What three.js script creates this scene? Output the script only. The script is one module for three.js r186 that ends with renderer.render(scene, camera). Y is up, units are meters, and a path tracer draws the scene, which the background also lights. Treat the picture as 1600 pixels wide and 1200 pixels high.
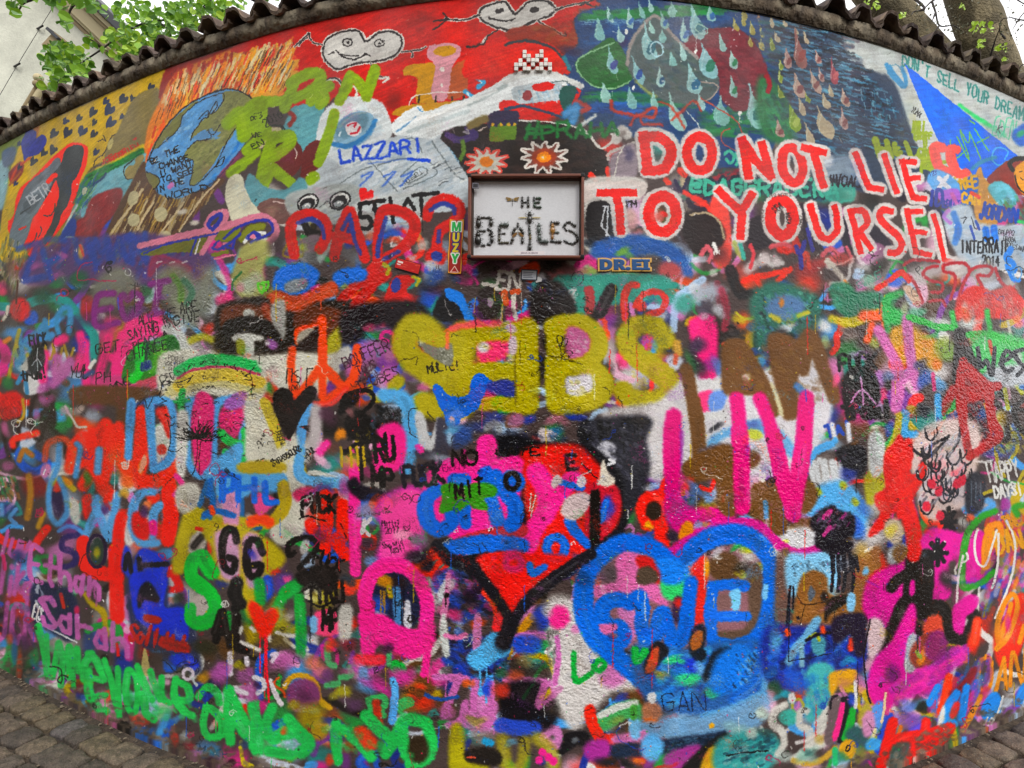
import * as THREE from 'three';
import { mergeGeometries } from 'three/addons/utils/BufferGeometryUtils.js';
import { FontLoader } from 'three/addons/loaders/FontLoader.js';
import { TextGeometry } from 'three/addons/geometries/TextGeometry.js';
import { RoundedBoxGeometry } from 'three/addons/geometries/RoundedBoxGeometry.js';

// ---------------------------------------------------------------- camera, sky, sun, exposure
const F = 850, XC = 868, Y0 = 620, K = 5.0e-7, CAMH = 1.65;          // lens (photo pixels), lens axis, wall bend, eye height
const scene = new THREE.Scene();
const camera = new THREE.PerspectiveCamera(2 * Math.atan(600 / F) * 180 / Math.PI, 4 / 3, 0.05, 400);
camera.position.set(0, CAMH, 0);
camera.lookAt(0, CAMH, -1);
camera.setViewOffset(1600, 1200, 800 - XC, 600 - Y0, 1600, 1200);      // shifted lens: horizon a little below mid picture
scene.add(camera);

const SUN = new THREE.Vector3(0.5, 0.95, 0.62).normalize();
{ // overcast sky: bright cloud cover, a little brighter toward the hidden sun and the zenith
  const W = 256, H = 128, d = new Float32Array(W * H * 4), v = new THREE.Vector3();
  for (let j = 0; j < H; j++) for (let i = 0; i < W; i++) {
    const el = ((j + 0.5) / H - 0.5) * Math.PI, az = ((i + 0.5) / W - 0.5) * 2 * Math.PI;
    v.set(Math.cos(el) * Math.cos(az), Math.sin(el), Math.cos(el) * Math.sin(az));
    const g = Math.max(0, v.dot(SUN)), up = Math.max(0, v.y);
    const L = 0.86 + 0.25 * up + 0.45 * g * g * g, o = (j * W + i) * 4;
    d[o] = L; d[o + 1] = L * 1.0; d[o + 2] = L * 1.02; d[o + 3] = 1;
  }
  const t = new THREE.DataTexture(d, W, H, THREE.RGBAFormat, THREE.FloatType);
  t.mapping = THREE.EquirectangularReflectionMapping; t.magFilter = THREE.LinearFilter; t.needsUpdate = true;
  scene.background = t; scene.environment = t;
}
const sun = new THREE.DirectionalLight(new THREE.Color(1, 0.965, 0.91), 1.1);
sun.position.copy(SUN).multiplyScalar(20); sun.target.position.set(0, 1.5, -2.5);
sun.castShadow = true; sun.shadow.radius = 30; sun.shadow.mapSize.set(2048, 2048);
Object.assign(sun.shadow.camera, { left: -9, right: 9, top: 9, bottom: -9, near: 1, far: 50 });
scene.add(sun, sun.target);
const renderer = new THREE.WebGLRenderer({ antialias: true });
renderer.toneMapping = THREE.LinearToneMapping;
renderer.toneMappingExposure = 1.66;
renderer.shadowMap.enabled = true;
renderer.setSize(1024, 768);

// ---------------------------------------------------------------- helpers
let seedState = 12345;
const rnd = () => { seedState = (seedState + 0x6d2b79f5) | 0; let t = Math.imul(seedState ^ (seedState >>> 15), 1 | seedState); t = (t + Math.imul(t ^ (t >>> 7), 61 | t)) ^ t; return ((t ^ (t >>> 14)) >>> 0) / 4294967296; };
const rr = (a, b) => a + (b - a) * rnd(), pick = (a) => a[Math.floor(rnd() * a.length)];
const clamp = (x, a, b) => Math.min(b, Math.max(a, x)), lerp = (a, b, t) => a + (b - a) * t, sstep = (a, b, x) => { const t = clamp((x - a) / (b - a), 0, 1); return t * t * (3 - 2 * t); };
const taken = new Map();
const numbered = (n) => { const k = taken.get(n) ?? 0; taken.set(n, k + 1); return k ? n + '_' + String(k).padStart(3, '0') : n; };
function mesh(name, geo, mat, parent = scene) { const m = new THREE.Mesh(geo, mat); m.name = parent === scene ? numbered(name) : name; m.castShadow = m.receiveShadow = true; parent.add(m); return m; }
function group(name, label, category, grp) { const g = new THREE.Group(); g.name = numbered(name); g.userData = { label, category }; if (grp) g.userData.group = grp; scene.add(g); return g; }
// tileable value noise lookup, 256 x 256 cells
const NT = new Float32Array(65536); for (let i = 0; i < 65536; i++) NT[i] = rnd();
function vnoise(x, y) {
  const xi = Math.floor(x), yi = Math.floor(y); let fx = x - xi, fy = y - yi; fx = fx * fx * (3 - 2 * fx); fy = fy * fy * (3 - 2 * fy);
  const a = xi & 255, b = (xi + 1) & 255, c = (yi & 255) << 8, e = ((yi + 1) & 255) << 8;
  const p = NT[c + a], q = NT[c + b], r = NT[e + a], s = NT[e + b];
  return p + (q - p) * fx + (r - p) * fy + (p - q - r + s) * fx * fy;
}
const fbm = (x, y, o = 4) => { let s = 0, a = 0.5, t = 0; for (let i = 0; i < o; i++) { s += a * vnoise(x, y); t += a; x = x * 2.03 + 17.3; y = y * 2.03 + 9.1; a *= 0.5; } return s / t; };
function dataTex(W, H, fn, srgb = true) {
  const d = new Uint8Array(W * H * 4);
  for (let j = 0; j < H; j++) for (let i = 0; i < W; i++) { const c = fn(i, j), o = (j * W + i) * 4; if (c.length) { d[o] = c[0]; d[o + 1] = c[1]; d[o + 2] = c[2]; } else d[o] = d[o + 1] = d[o + 2] = c; d[o + 3] = 255; }
  const t = new THREE.DataTexture(d, W, H); t.magFilter = THREE.LinearFilter; t.minFilter = THREE.LinearMipmapLinearFilter; t.generateMipmaps = true; t.wrapS = t.wrapT = THREE.RepeatWrapping;
  if (srgb) t.colorSpace = THREE.SRGBColorSpace; t.needsUpdate = true; return t;
}

// ---------------------------------------------------------------- the wall's plan: a bend with two long arms
const D = CAMH * F / 670, PAINT_TOP = CAMH + 633 * D / F;             // nearest distance, height at which the paint stops
const wallZ = (X) => -(D / 2 + Math.sqrt(D * D / 4 + K * F * F * X * X));
const ARC0 = -7, ARCN = 1400, arcX = [], arcS = [];
{ let s = 0, px = ARC0, pz = wallZ(ARC0); for (let i = 0; i <= ARCN; i++) { const X = ARC0 + 14 * i / ARCN, z = wallZ(X); s += Math.hypot(X - px, z - pz); px = X; pz = z; arcX.push(X); arcS.push(s); } const mid = arcS[ARCN / 2]; for (let i = 0; i <= ARCN; i++) arcS[i] -= mid; }
const xToS = (X) => { const t = clamp((X - ARC0) / 14 * ARCN, 0, ARCN - 1e-6), i = Math.floor(t); return lerp(arcS[i], arcS[i + 1], t - i); };
const sToX = (s) => { let a = 0, b = ARCN; while (b - a > 1) { const m = (a + b) >> 1; if (arcS[m] < s) a = m; else b = m; } return lerp(arcX[a], arcX[b], (s - arcS[a]) / (arcS[b] - arcS[a])); };
const pix2wall = (px, py) => { const q = px - XC, Z = D / (1 - K * q * q); return [q * Z / F, CAMH - (py - Y0) * Z / F, -Z]; };   // where the line of sight meets the wall
function wallFrame(s) { const X = sToX(s), X2 = sToX(s + 0.01), z = wallZ(X), t = new THREE.Vector3(X2 - X, 0, wallZ(X2) - z).normalize(); return { p: new THREE.Vector3(X, 0, z), t, n: new THREE.Vector3(-t.z, 0, t.x) }; }   // n: toward the street
const onWall = (px, py) => { const [X, Y] = pix2wall(px, py), f = wallFrame(xToS(X)); f.p.y = Y; return f; };
// ---------------------------------------------------------------- paint on the wall: brushes that work in metres along the wall
const PPM = 600, TW = 2048, TILES = 3, CW = TW * TILES, CH = Math.ceil(PAINT_TOP * PPM / 4) * 4, S0 = -5.4;      // texels per metre; the painted stretch starts at S0
const cv = document.createElement('canvas'); cv.width = CW; cv.height = CH;
const cx = cv.getContext('2d'); cx.lineCap = 'round'; cx.lineJoin = 'round';
const toCanvas = (px, py) => { const [X, Y] = pix2wall(clamp(px, -420, 2100), py); return [(xToS(X) - S0) * PPM, (PAINT_TOP - Y) * PPM]; };
let ox = 0, oy = 0, oz = 4;                                            // sketch sheets: origin and scale of the sheet being copied
const O = (x, y, z = 4) => { ox = x; oy = y; oz = z; };
function jac(x, y) { const a = toCanvas(x - 2, y), b = toCanvas(x + 2, y), c = toCanvas(x, y - 2), d = toCanvas(x, y + 2); return [(b[0] - a[0]) / 4, (b[1] - a[1]) / 4, (d[0] - c[0]) / 4, (d[1] - c[1]) / 4]; }
function spline(p, closed) {                                           // Catmull-Rom
  const n = p.length / 2, out = [], g = (i) => { i = closed ? (i + n) % n : clamp(i, 0, n - 1); return [p[2 * i], p[2 * i + 1]]; };
  for (let i = 0; i < (closed ? n : n - 1); i++) {
    const [a, b, c, d] = [g(i - 1), g(i), g(i + 1), g(i + 2)], L = Math.hypot(c[0] - b[0], c[1] - b[1]), m = clamp(Math.ceil(L / 4), 2, 24);
    for (let k = 0; k < m; k++) { const t = k / m, t2 = t * t, t3 = t2 * t; for (const q of [0, 1]) out.push(0.5 * (2 * b[q] + (c[q] - a[q]) * t + (2 * a[q] - 5 * b[q] + 4 * c[q] - d[q]) * t2 + (3 * b[q] - a[q] - 3 * c[q] + d[q]) * t3)); }
  }
  if (!closed) out.push(...g(n - 1)); return out;
}
function straight(p, closed) {
  const out = [], n = p.length / 2;
  for (let i = 0; i < (closed ? n : n - 1); i++) { const a = [p[2 * i], p[2 * i + 1]], j = (i + 1) % n, b = [p[2 * j], p[2 * j + 1]], m = clamp(Math.ceil(Math.hypot(b[0] - a[0], b[1] - a[1]) / 10), 1, 40); for (let k = 0; k < m; k++) out.push(lerp(a[0], b[0], k / m), lerp(a[1], b[1], k / m)); }
  if (!closed) out.push(p[2 * n - 2], p[2 * n - 1]); return out;
}
let softK = 1, wob = 0.5;                                                         // unsteadiness of the hand, photo pixels
function trace(flat, closed) {                                         // sets the local frame and the path
  let mx = 0, my = 0; const n = flat.length / 2; for (let i = 0; i < n; i++) { mx += flat[2 * i]; my += flat[2 * i + 1]; } mx /= n; my /= n;
  const J = jac(mx, my), c0 = toCanvas(mx, my), det = J[0] * J[3] - J[1] * J[2];
  cx.setTransform(J[0], J[1], J[2], J[3], c0[0], c0[1]); cx.beginPath(); const q = rnd() * 200;
  for (let i = 0; i < n; i++) {
    const x = flat[2 * i] + (vnoise(i * 0.55 + q, 3.3) - 0.5) * 2 * wob, y = flat[2 * i + 1] + (vnoise(i * 0.55 + q, 77.7) - 0.5) * 2 * wob, w = toCanvas(x, y), dx = w[0] - c0[0], dy = w[1] - c0[1];
    const lx = (J[3] * dx - J[2] * dy) / det, ly = (J[0] * dy - J[1] * dx) / det; if (i) cx.lineTo(lx, ly); else cx.moveTo(lx, ly);
  }
  if (closed) cx.closePath(); return [mx, my];
}
const toPhoto = (p) => p.map((v, i) => v / oz + (i & 1 ? oy : ox));
function layered(n, alpha, each) { let prev = 0; for (let i = 0; i < n; i++) { const t = (i + 1) / n, c = alpha * (n > 1 ? t * t * (3 - 2 * t) : 1), a = (c - prev) / (1 - prev + 1e-9); prev = c; cx.globalAlpha = clamp(a, 0, 1); each(n > 1 ? i / (n - 1) : 1); } cx.globalAlpha = 1; cx.lineJoin = 'round'; }
// stroke: colour, width, softness 0..1, points; o: c closed, l straight, a alpha
function S(col, w, soft, pts, o = {}) {
  w /= oz; if (w > 7) soft = Math.min(0.55, soft * softK); const p = toPhoto(pts), flat = pts.length === 2 ? [p[0], p[1], p[0] + 0.3, p[1]] : o.l ? straight(p, o.c) : spline(p, o.c);
  trace(flat, o.c); cx.strokeStyle = col; cx.lineCap = o.b ? 'square' : 'round'; cx.lineJoin = o.b ? 'miter' : 'round';
  const n = soft < 0.06 ? 1 : clamp(Math.round(w * soft / 1.1) + 1, 2, 9);
  layered(n, o.a ?? 1, (t) => { cx.lineWidth = Math.max(0.5, n === 1 ? w : w * (1 + soft * (1 - 2 * t))); cx.stroke(); });
  if (w > 6 && !o.c && flat.length > 24 && soft < 0.5) {
    for (let i = 0; i < 2; i++) { const m = flat.length / 2, a = Math.floor(rr(0, 0.6) * m), b = Math.min(m, a + Math.max(4, Math.floor(rr(0.2, 0.45) * m))), d = rr(-0.06, 0.06) * w, sl = flat.slice(2 * a, 2 * b); trace(sl.map((v, k) => v + (k & 1 ? d : -d)), false); layered(n, (o.a ?? 1) * 0.9, (t) => { cx.lineWidth = Math.max(0.5, w * rr(1.04, 1.07) * (1 + soft * (1 - 2 * t))); cx.stroke(); }); }
  }
  if (w > 9 && !o.q && flat.length > 6) {
    for (let i = 0; i < 2; i++) { cx.strokeStyle = rnd() < 0.5 ? '#f4f0e8' : '#0c0a08'; cx.globalAlpha = rr(0.03, 0.08); cx.lineWidth = w * rr(0.2, 0.5); cx.stroke(); } cx.globalAlpha = 1;
    if (softK > 1 && rnd() < 0.2) { const k = 2 * Math.floor(rnd() * flat.length / 2), x = flat[k] + rr(-0.3, 0.3) * w, y = flat[k + 1], L = rr(10, 44); trace(straight([x, y, x + rr(-1, 1), y + L]), false); cx.strokeStyle = col; cx.lineWidth = rr(1, 2.2); cx.globalAlpha = 0.9; cx.stroke(); cx.globalAlpha = 1; }
  }
  if (soft > 0.2 && w > 5 && !o.q) {                                   // overspray
    cx.fillStyle = col; const m = Math.min(60, flat.length / 2 * 0.7); cx.setTransform(1, 0, 0, 1, 0, 0);
    for (let i = 0; i < m; i++) { const k = Math.floor(rnd() * flat.length / 2), an = rr(0, 6.283), r = w * rr(0.5, 0.75 + soft), c = toCanvas(flat[2 * k] + Math.cos(an) * r, flat[2 * k + 1] + Math.sin(an) * r), z = rr(0.5, 1.3); cx.globalAlpha = rr(0.3, 0.8); cx.fillRect(c[0], c[1], z, z); } cx.globalAlpha = 1;
  }
}
// area: colour, soft edge width, outline; o: l straight, a alpha
function A(col, soft, pts, o = {}) {
  soft *= softK / oz; const p = toPhoto(pts); trace(o.l ? straight(p, true) : spline(p, true), true); cx.fillStyle = cx.strokeStyle = col;
  const n = soft < 0.8 ? 1 : clamp(Math.round(soft / 1.2) + 1, 3, 12);
  layered(n, o.a ?? 1, (t) => { if (n > 1 && t < 1) { cx.lineWidth = 2 * soft * (1 - t); cx.stroke(); } cx.fill(); });
}
const ell = (x, y, rx, ry, rot = 0, n = 14) => { const p = [], c = Math.cos(rot), s = Math.sin(rot); for (let i = 0; i < n; i++) { const a = i / n * 6.2832, u = Math.cos(a) * rx, v = Math.sin(a) * ry; p.push(x + u * c - v * s, y + u * s + v * c); } return p; };
// cloud of spray: centre, radii
function B(col, x, y, rx, ry = rx, a = 1, rot = 0) {
  if (rx / oz > 8 && !B.part) { B.part = 1; for (let i = 0; i < 3; i++) { const t = rr(0, 6.28); B(col, x + Math.cos(t) * rx * 0.34, y + Math.sin(t) * ry * 0.34, rx * rr(0.6, 0.95), ry * rr(0.5, 0.85), a * 0.8, rot + rr(-0.8, 0.8)); } B.part = 0; return; }
  const px = x / oz + ox, py = y / oz + oy, J = jac(px, py), c = toCanvas(px, py); rx /= oz; ry /= oz;
  cx.setTransform(J[0], J[1], J[2], J[3], c[0], c[1]); cx.rotate(rot); cx.scale(rx, ry);
  const g = cx.createRadialGradient(0, 0, 0, 0, 0, 1), k = new THREE.Color(col).getStyle().replace('rgb(', '').replace(')', '');
  for (const [t, v] of [[0, 1], [0.35, 0.93], [0.6, 0.62], [0.8, 0.22], [1, 0]]) g.addColorStop(t, `rgba(${k},${v * a})`);
  cx.fillStyle = g; cx.beginPath(); cx.arc(0, 0, 1, 0, 6.2832); cx.fill();
}
// hand lettering: strokes on a 4 x 6 grid
const GL = { A: '06 20 46|14 34', B: '00 06 36 45 44 33 03|33 42 41 30 00', C: '41 30 10 01 05 16 36 45', D: '00 06 26 44 42 20 00', E: '40 00 06 46|03 33', F: '40 00 06|03 33', G: '41 30 10 01 05 16 36 45 43 23', H: '00 06|40 46|03 43', I: '20 26', J: '30 35 26 16 05', K: '00 06|40 03 46', L: '00 06 46', M: '06 00 24 40 46', N: '06 00 46 40', O: '20 01 05 26 45 41 20', P: '06 00 30 41 42 33 03', Q: '20 01 05 26 45 41 20|24 47', R: '06 00 30 41 42 33 03|23 46', S: '41 30 10 01 12 34 45 36 16 05', T: '00 40|20 26', U: '00 05 16 36 45 40', V: '00 26 40', W: '00 16 23 36 40', X: '00 46|40 06', Y: '00 23 40|23 26', Z: '00 40 06 46',
  0: '20 01 05 26 45 41 20', 1: '11 20 26', 2: '01 10 30 41 42 06 46', 3: '00 40 23 44 35 16 05', 4: '36 30 04 44', 5: '40 00 03 33 45 36 06', 6: '30 02 05 16 36 45 43 03', 7: '00 40 16', 8: '23 01 20 41 23 05 26 45 23', 9: '43 03 01 20 41 44 26', '#': '10 06|40 36|02 42|04 44', '!': '20 24|26 26', '.': '26 26', '-': '13 33', '+': '21 25|03 43', ':': '22 22|25 25', '*': '21 25|02 44|42 04', '@': '43 34 13 22 42 41 30 10 01 05 16 46', '?': '01 10 30 41 33 24|26 26', "'": '20 21', '(': '30 12 14 36', ')': '10 32 34 16',
  a: '33 13 05 16 36|32 36', b: '00 06 36 45 34 03', c: '43 13 04 16 46', d: '40 46 16 05 13 43', e: '05 44 33 13 04 16 46', f: '40 31 26|03 43', g: '43 13 05 36|42 47 17', h: '00 06|04 23 44 46', i: '23 26|21 21', k: '00 06|42 04 46', l: '20 26', m: '06 02|03 13 24 26|24 33 44 46', n: '06 02|04 23 44 46', o: '23 04 16 36 44 23', p: '08 03 33 44 36 06', r: '06 02|04 23 43', s: '43 12 03 34 45 36 06', t: '20 25 36|02 42', u: '02 05 26 44|42 46', v: '02 26 42', w: '02 16 24 36 42', x: '02 46|42 06', y: '02 24|42 17', z: '02 42 06 46' };
// text along a baseline from (x0,y0) to (x1,y1), letters h high and spread to fill it
function T(str, x0, y0, x1, y1, h, col, lw, o = {}) {
  const n = str.length, dx = (x1 - x0) / n, dy = (y1 - y0) / n, an = Math.atan2(dy, dx), cw = Math.hypot(dx, dy) * (o.fill ?? 0.74), sl = o.sl ?? 0;
  const ux = Math.cos(an), uy = Math.sin(an), vx = o.up ? o.up[0] : -uy * -1, vy = o.up ? o.up[1] : -ux;
  for (let i = 0; i < n; i++) {
    const g = GL[str[i]] ?? GL[str[i].toUpperCase()]; if (!g) continue; const bx = x0 + dx * i, by = y0 + dy * i, hh = h * rr(0.86, 1.14), bob = h * rr(-0.07, 0.07);
    for (const st of g.split('|')) {
      const p = []; for (const q of st.split(' ')) { const gx = (+q[0] / 4 + rr(-0.09, 0.09)) * cw + sl * (6 - +q[1]) / 6 * h, gy = (1 - +q[1] / 6 + rr(-0.055, 0.055)) * hh + bob; p.push(bx + ux * gx + vx * gy, by + uy * gx + vy * gy); }
      S(col, lw, o.soft ?? 0.12, p, { l: o.round || rnd() < 0.4 ? 0 : 1, a: o.a, q: 1 });
    }
  }
}
function heart(col, x, y, w, h, rot = 0, soft = 2) { rot += rr(-0.2, 0.2); w *= rr(0.85, 1.15); const c = Math.cos(rot), s = Math.sin(rot), p = []; for (const [a, b] of [[0, -0.28], [0.2, -0.5], [0.42, -0.45], [0.5, -0.2], [0.38, 0.1], [0.15, 0.36], [0, 0.52], [-0.15, 0.36], [-0.38, 0.1], [-0.5, -0.2], [-0.42, -0.45], [-0.2, -0.5]]) p.push(x + a * w * c - b * h * s + rr(-0.05, 0.05) * w, y + a * w * s + b * h * c + rr(-0.05, 0.05) * w); A(col, soft, p); }
function drop(x, y, h, light, dark, tilt = 0.18) { const w = h * rr(0.34, 0.54), p = []; tilt += rr(-0.14, 0.12); h *= rr(0.88, 1.15); for (const [a, b] of [[0, -0.6], [0.12, -0.25], [0.42, 0.1], [0.45, 0.35], [0.2, 0.52], [-0.2, 0.5], [-0.45, 0.28], [-0.35, -0.02], [-0.12, -0.3]]) p.push(x + (a + rr(-0.07, 0.07)) * w * 1.1 + b * h * tilt, y + (b + rr(-0.05, 0.05)) * h); A(light, 4, p, { a: 0.9 }); if (dark) { A(dark, 5, ell(x + w * 0.16 + h * 0.04, y + h * 0.17, w * 0.26, h * 0.2, 0.4), { a: 0.85 }); } S('#d5e4dc', 3, 0.3, [x - 0.05 * w, y - h * 0.4, x - w * 0.3, y + h * 0.05, x - w * 0.3, y + h * 0.35], { a: 0.55 }); }
// hatching inside a quad given by corner points a b c d
function hatch(cols, n, quad, dx, dy, w, a = 0.8) { for (let i = 0; i < n; i++) { const u = rnd(), v = rnd(), [x1, y1, x2, y2, x3, y3, x4, y4] = quad, x = lerp(lerp(x1, x2, u), lerp(x4, x3, u), v), y = lerp(lerp(y1, y2, u), lerp(y4, y3, u), v), L = rr(0.4, 1.2); S(pick(cols), w * rr(0.5, 1.4), 0.2, [x, y, x + dx * L * 0.5 + rr(-5, 5), y + dy * L * 0.5 + rr(-5, 5), x + dx * L, y + dy * L], { a: a * rr(0.6, 1), q: 1 }); } }
function drips(col, xs, y, len, w = 5) { for (const x of xs) S(col, w, 0.1, [x, y, x + rr(-3, 3), y + len * rr(0.5, 1.1)], { a: 0.85, q: 1 }); }
// ---------------------------------------------------------------- undercoat: years of older tags
O(0, 0, 1);
cx.fillStyle = '#463a38'; cx.fillRect(0, 0, CW, CH);
const scrawl = (x, y, r, n, col, w, soft, a) => { const p = [x, y]; let t = rr(0, 6.28), u = rr(-1, 1); for (let k = 0; k < n; k++) { u = clamp(u + rr(-1.2, 1.2), -2.2, 2.2); t += u; p.push(p[p.length - 2] + Math.cos(t) * r, p[p.length - 1] + Math.sin(t) * r * 0.9); } S(col, w, soft, p, { a }); };
{
  const LO = ['#d02a80', '#1c54c0', '#4a9ce0', '#17130f', '#cfccc2', '#b8a010', '#22963c', '#d82818', '#74348c', '#5c3c1c', '#c8cfdc', '#c87ab4', '#f04a14', '#1a2c84', '#2a8c84', '#a8c4e0', '#d9d6d4', '#e0b0c8'];
  for (let i = 0; i < 900; i++) B(pick(LO), rr(-420, 2100), rr(180, 1270), rr(14, 50), rr(12, 42), rr(0.5, 0.95), rr(0, 3));
  for (let i = 0; i < 1100; i++) scrawl(rr(-420, 2100), rr(330, 1270), rr(8, 30), 4, pick(LO), rr(3, 14), rr(0.15, 0.5), rr(0.6, 1));
  for (let i = 0; i < 200; i++) scrawl(rnd() < 0.5 ? rr(-420, -20) : rr(1620, 2100), rr(230, 1150), rr(16, 40), 7, pick(LO), rr(4, 14), 0.25, 1);
}
const older = cx.getImageData(0, 0, CW, CH).data;                        // what shows again where newer paint has flaked or was sprayed thin
// ---------------------------------------------------------------- top left: hearts, portrait, globe
O(0, 0);
A('#6f7c34', 20, [0, 890, 220, 800, 260, 900, 130, 1010, 0, 1080]);
A('#c7a414', 12, [90, 1000, 210, 815, 450, 700, 800, 545, 1060, 425, 1120, 440, 1010, 560, 940, 800, 880, 930, 600, 1030, 500, 1150, 300, 1500, 100, 1620, 0, 1600, 30, 1250]);
hatch(['#d4b41c', '#b8960e', '#c8a01c', '#a98a18'], 120, [120, 950, 1000, 480, 900, 900, 200, 1400], 40, -14, 16, 0.5);
A('#b06a1c', 14, [200, 830, 240, 790, 230, 850, 205, 870]);
A('#86a6ae', 22, [0, 1030, 45, 1060, 30, 1220, 0, 1300]);
A('#4f5f78', 16, [20, 960, 90, 930, 80, 1010, 30, 1040]); A('#7a2f34', 10, [60, 1090, 130, 1020, 140, 1080, 80, 1150]);
S('#b8472c', 14, 0.4, [70, 1130, 110, 1050, 190, 990]); S('#9a5a2c', 12, 0.4, [60, 1160, 130, 1080]);
for (const [x, y, w] of [[408, 764, 40], [492, 746, 46], [578, 710, 62], [660, 640, 44], [680, 695, 72], [768, 626, 58], [826, 622, 36], [588, 774, 42], [688, 776, 70], [762, 738, 36], [334, 842, 58], [420, 838, 66], [512, 828, 62], [582, 846, 52], [596, 958, 48], [272, 962, 46], [330, 944, 54], [206, 1016, 54], [120, 1052, 36], [96, 1154, 34], [118, 906, 34], [942, 554, 50]]) heart(pick(['#2a2f3c', '#30343a', '#2c3550']), x, y, w * 0.9, w * 1.15, 0.55, 3);
heart('#2b3188', 196, 920, 150, 190, 0.42, 4); hatch(['#3a3f9a', '#22286c'], 24, [130, 880, 250, 840, 220, 960, 140, 990], 20, -26, 10, 0.5);
A('#7d6f42', 8, [840, 625, 960, 560, 1000, 590, 960, 720, 905, 900, 760, 985, 660, 1000, 680, 900, 735, 830]); hatch(['#8d7d4c', '#6c6038'], 50, [800, 650, 960, 590, 900, 880, 700, 940], 30, -20, 14, 0.5);
S('#28221c', 7, 0.1, [720, 845, 690, 870, 668, 930, 640, 975, 600, 1000, 586, 1045]); S('#28221c', 6, 0.1, [612, 890, 640, 878, 660, 885]); S('#28221c', 6, 0.1, [645, 850, 660, 880]); A('#b5a86c', 4, ell(690, 905, 14, 34, 0.3));
T('JOETTE', 640, 1035, 800, 960, 30, '#b02a18', 8); T('RENNIEH', 700, 1020, 880, 925, 32, '#b02a18', 8); S('#c8301c', 10, 0.2, [835, 880, 850, 870]);
A('#c8ad1c', 10, [600, 1060, 700, 1020, 870, 925, 900, 920, 880, 950, 640, 1090]); S('#1f7430', 52, 0.25, [560, 1120, 650, 1075, 760, 1030, 880, 960]); hatch(['#2c9440', '#155a24', '#0f3f2a'], 40, [540, 1120, 880, 940, 880, 990, 540, 1190], 40, -20, 9, 0.7);
A('#6fa2ac', 8, [560, 1200, 660, 1100, 780, 1035, 890, 975, 960, 940, 900, 1100, 820, 1200, 780, 1340, 640, 1330, 520, 1380, 520, 1260]); hatch(['#82b0b4', '#5c929c', '#4f8a9a'], 60, [580, 1200, 900, 990, 780, 1300, 560, 1320], 30, -16, 14, 0.5);
S('#1e3a5c', 14, 0.3, [600, 1150, 640, 1120, 660, 1090]); S('#1e3a5c', 14, 0.3, [530, 1240, 570, 1190, 590, 1140]); S('#15481f', 14, 0.3, [520, 1150, 545, 1120, 575, 1100]);
S('#28221c', 7, 0.1, [840, 1000, 780, 1050, 775, 1090, 800, 1125, 850, 1110]); A('#8d7f50', 4, [880, 975, 900, 990, 860, 1060, 840, 1115, 795, 1120, 780, 1080, 805, 1045, 840, 1035, 850, 1000]);
// portrait in red and grey
O(0, 200);
A('#f0260f', 5, [430, 108, 470, 98, 530, 112, 548, 150, 535, 240, 500, 330, 480, 420, 470, 500, 420, 570, 330, 690, 250, 780, 190, 810, 150, 740, 60, 660, 55, 600, 90, 540, 100, 460, 130, 380, 190, 330, 270, 250, 340, 180]);
A('#5f676e', 4, [300, 250, 360, 190, 380, 240, 350, 330, 300, 380, 270, 470, 200, 550, 160, 650, 110, 740, 70, 700, 90, 560, 130, 440, 180, 350]);
A('#34383a', 3, [440, 118, 500, 115, 525, 140, 510, 230, 480, 310, 450, 350, 445, 420, 420, 490, 385, 540, 360, 620, 290, 730, 270, 700, 320, 600, 350, 490, 370, 420, 350, 330, 330, 370, 280, 450, 250, 430, 290, 330, 330, 290, 380, 230, 400, 160]);
A('#7b858c', 8, [200, 400, 290, 330, 320, 350, 250, 470, 190, 560, 150, 600, 120, 560]); A('#454a4e', 6, [100, 560, 150, 600, 120, 720, 60, 740, 80, 640]);
A('#f0260f', 3, [265, 480, 330, 440, 360, 420, 350, 500, 300, 560, 240, 620, 260, 540]); S('#34383a', 9, 0.1, [275, 550, 310, 555, 340, 520, 345, 480]); S('#34383a', 7, 0.1, [240, 690, 260, 640, 255, 620]); S('#f0260f', 30, 0.1, [300, 340, 330, 310, 345, 300]); S('#f0260f', 22, 0.1, [170, 560, 210, 540]); S('#f0260f', 26, 0.1, [150, 650, 180, 610, 200, 580]); S('#f0260f', 18, 0.1, [60, 590, 70, 640]); S('#34383a', 8, 0.1, [230, 660, 220, 700, 180, 740]);
A('#68737a', 6, [60, 720, 90, 580, 190, 430, 280, 390, 250, 500, 200, 570, 180, 650, 130, 750]); A('#50585e', 8, [150, 480, 230, 420, 250, 450, 180, 540]); S('#c82a1a', 12, 0.2, [120, 640, 160, 620]); S('#3a3f42', 10, 0.2, [130, 540, 190, 500]); T('BETR', 195, 485, 330, 400, 62, '#b8bcc0', 9, { a: 0.8 }); S('#f0260f', 22, 0.2, [90, 860, 110, 890, 135, 870, 145, 830]);
A('#7f2a2c', 10, [560, 480, 600, 430, 720, 388, 760, 400, 740, 500, 690, 570, 640, 620, 600, 690, 470, 700, 480, 600, 530, 560]); hatch(['#933234', '#6c2224', '#a03a38'], 70, [540, 470, 740, 410, 640, 660, 480, 680], 20, -40, 14, 0.5);
A('#3e7a34', 8, [470, 480, 520, 330, 560, 340, 550, 420, 520, 470, 480, 530]); hatch(['#2c6a3a', '#7aa26c', '#2a5a7c', '#28447c'], 60, [480, 380, 600, 300, 560, 500, 420, 620], 30, -50, 9, 0.8); A('#c8c49c', 3, ell(528, 398, 14, 26, 0.3));
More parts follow.
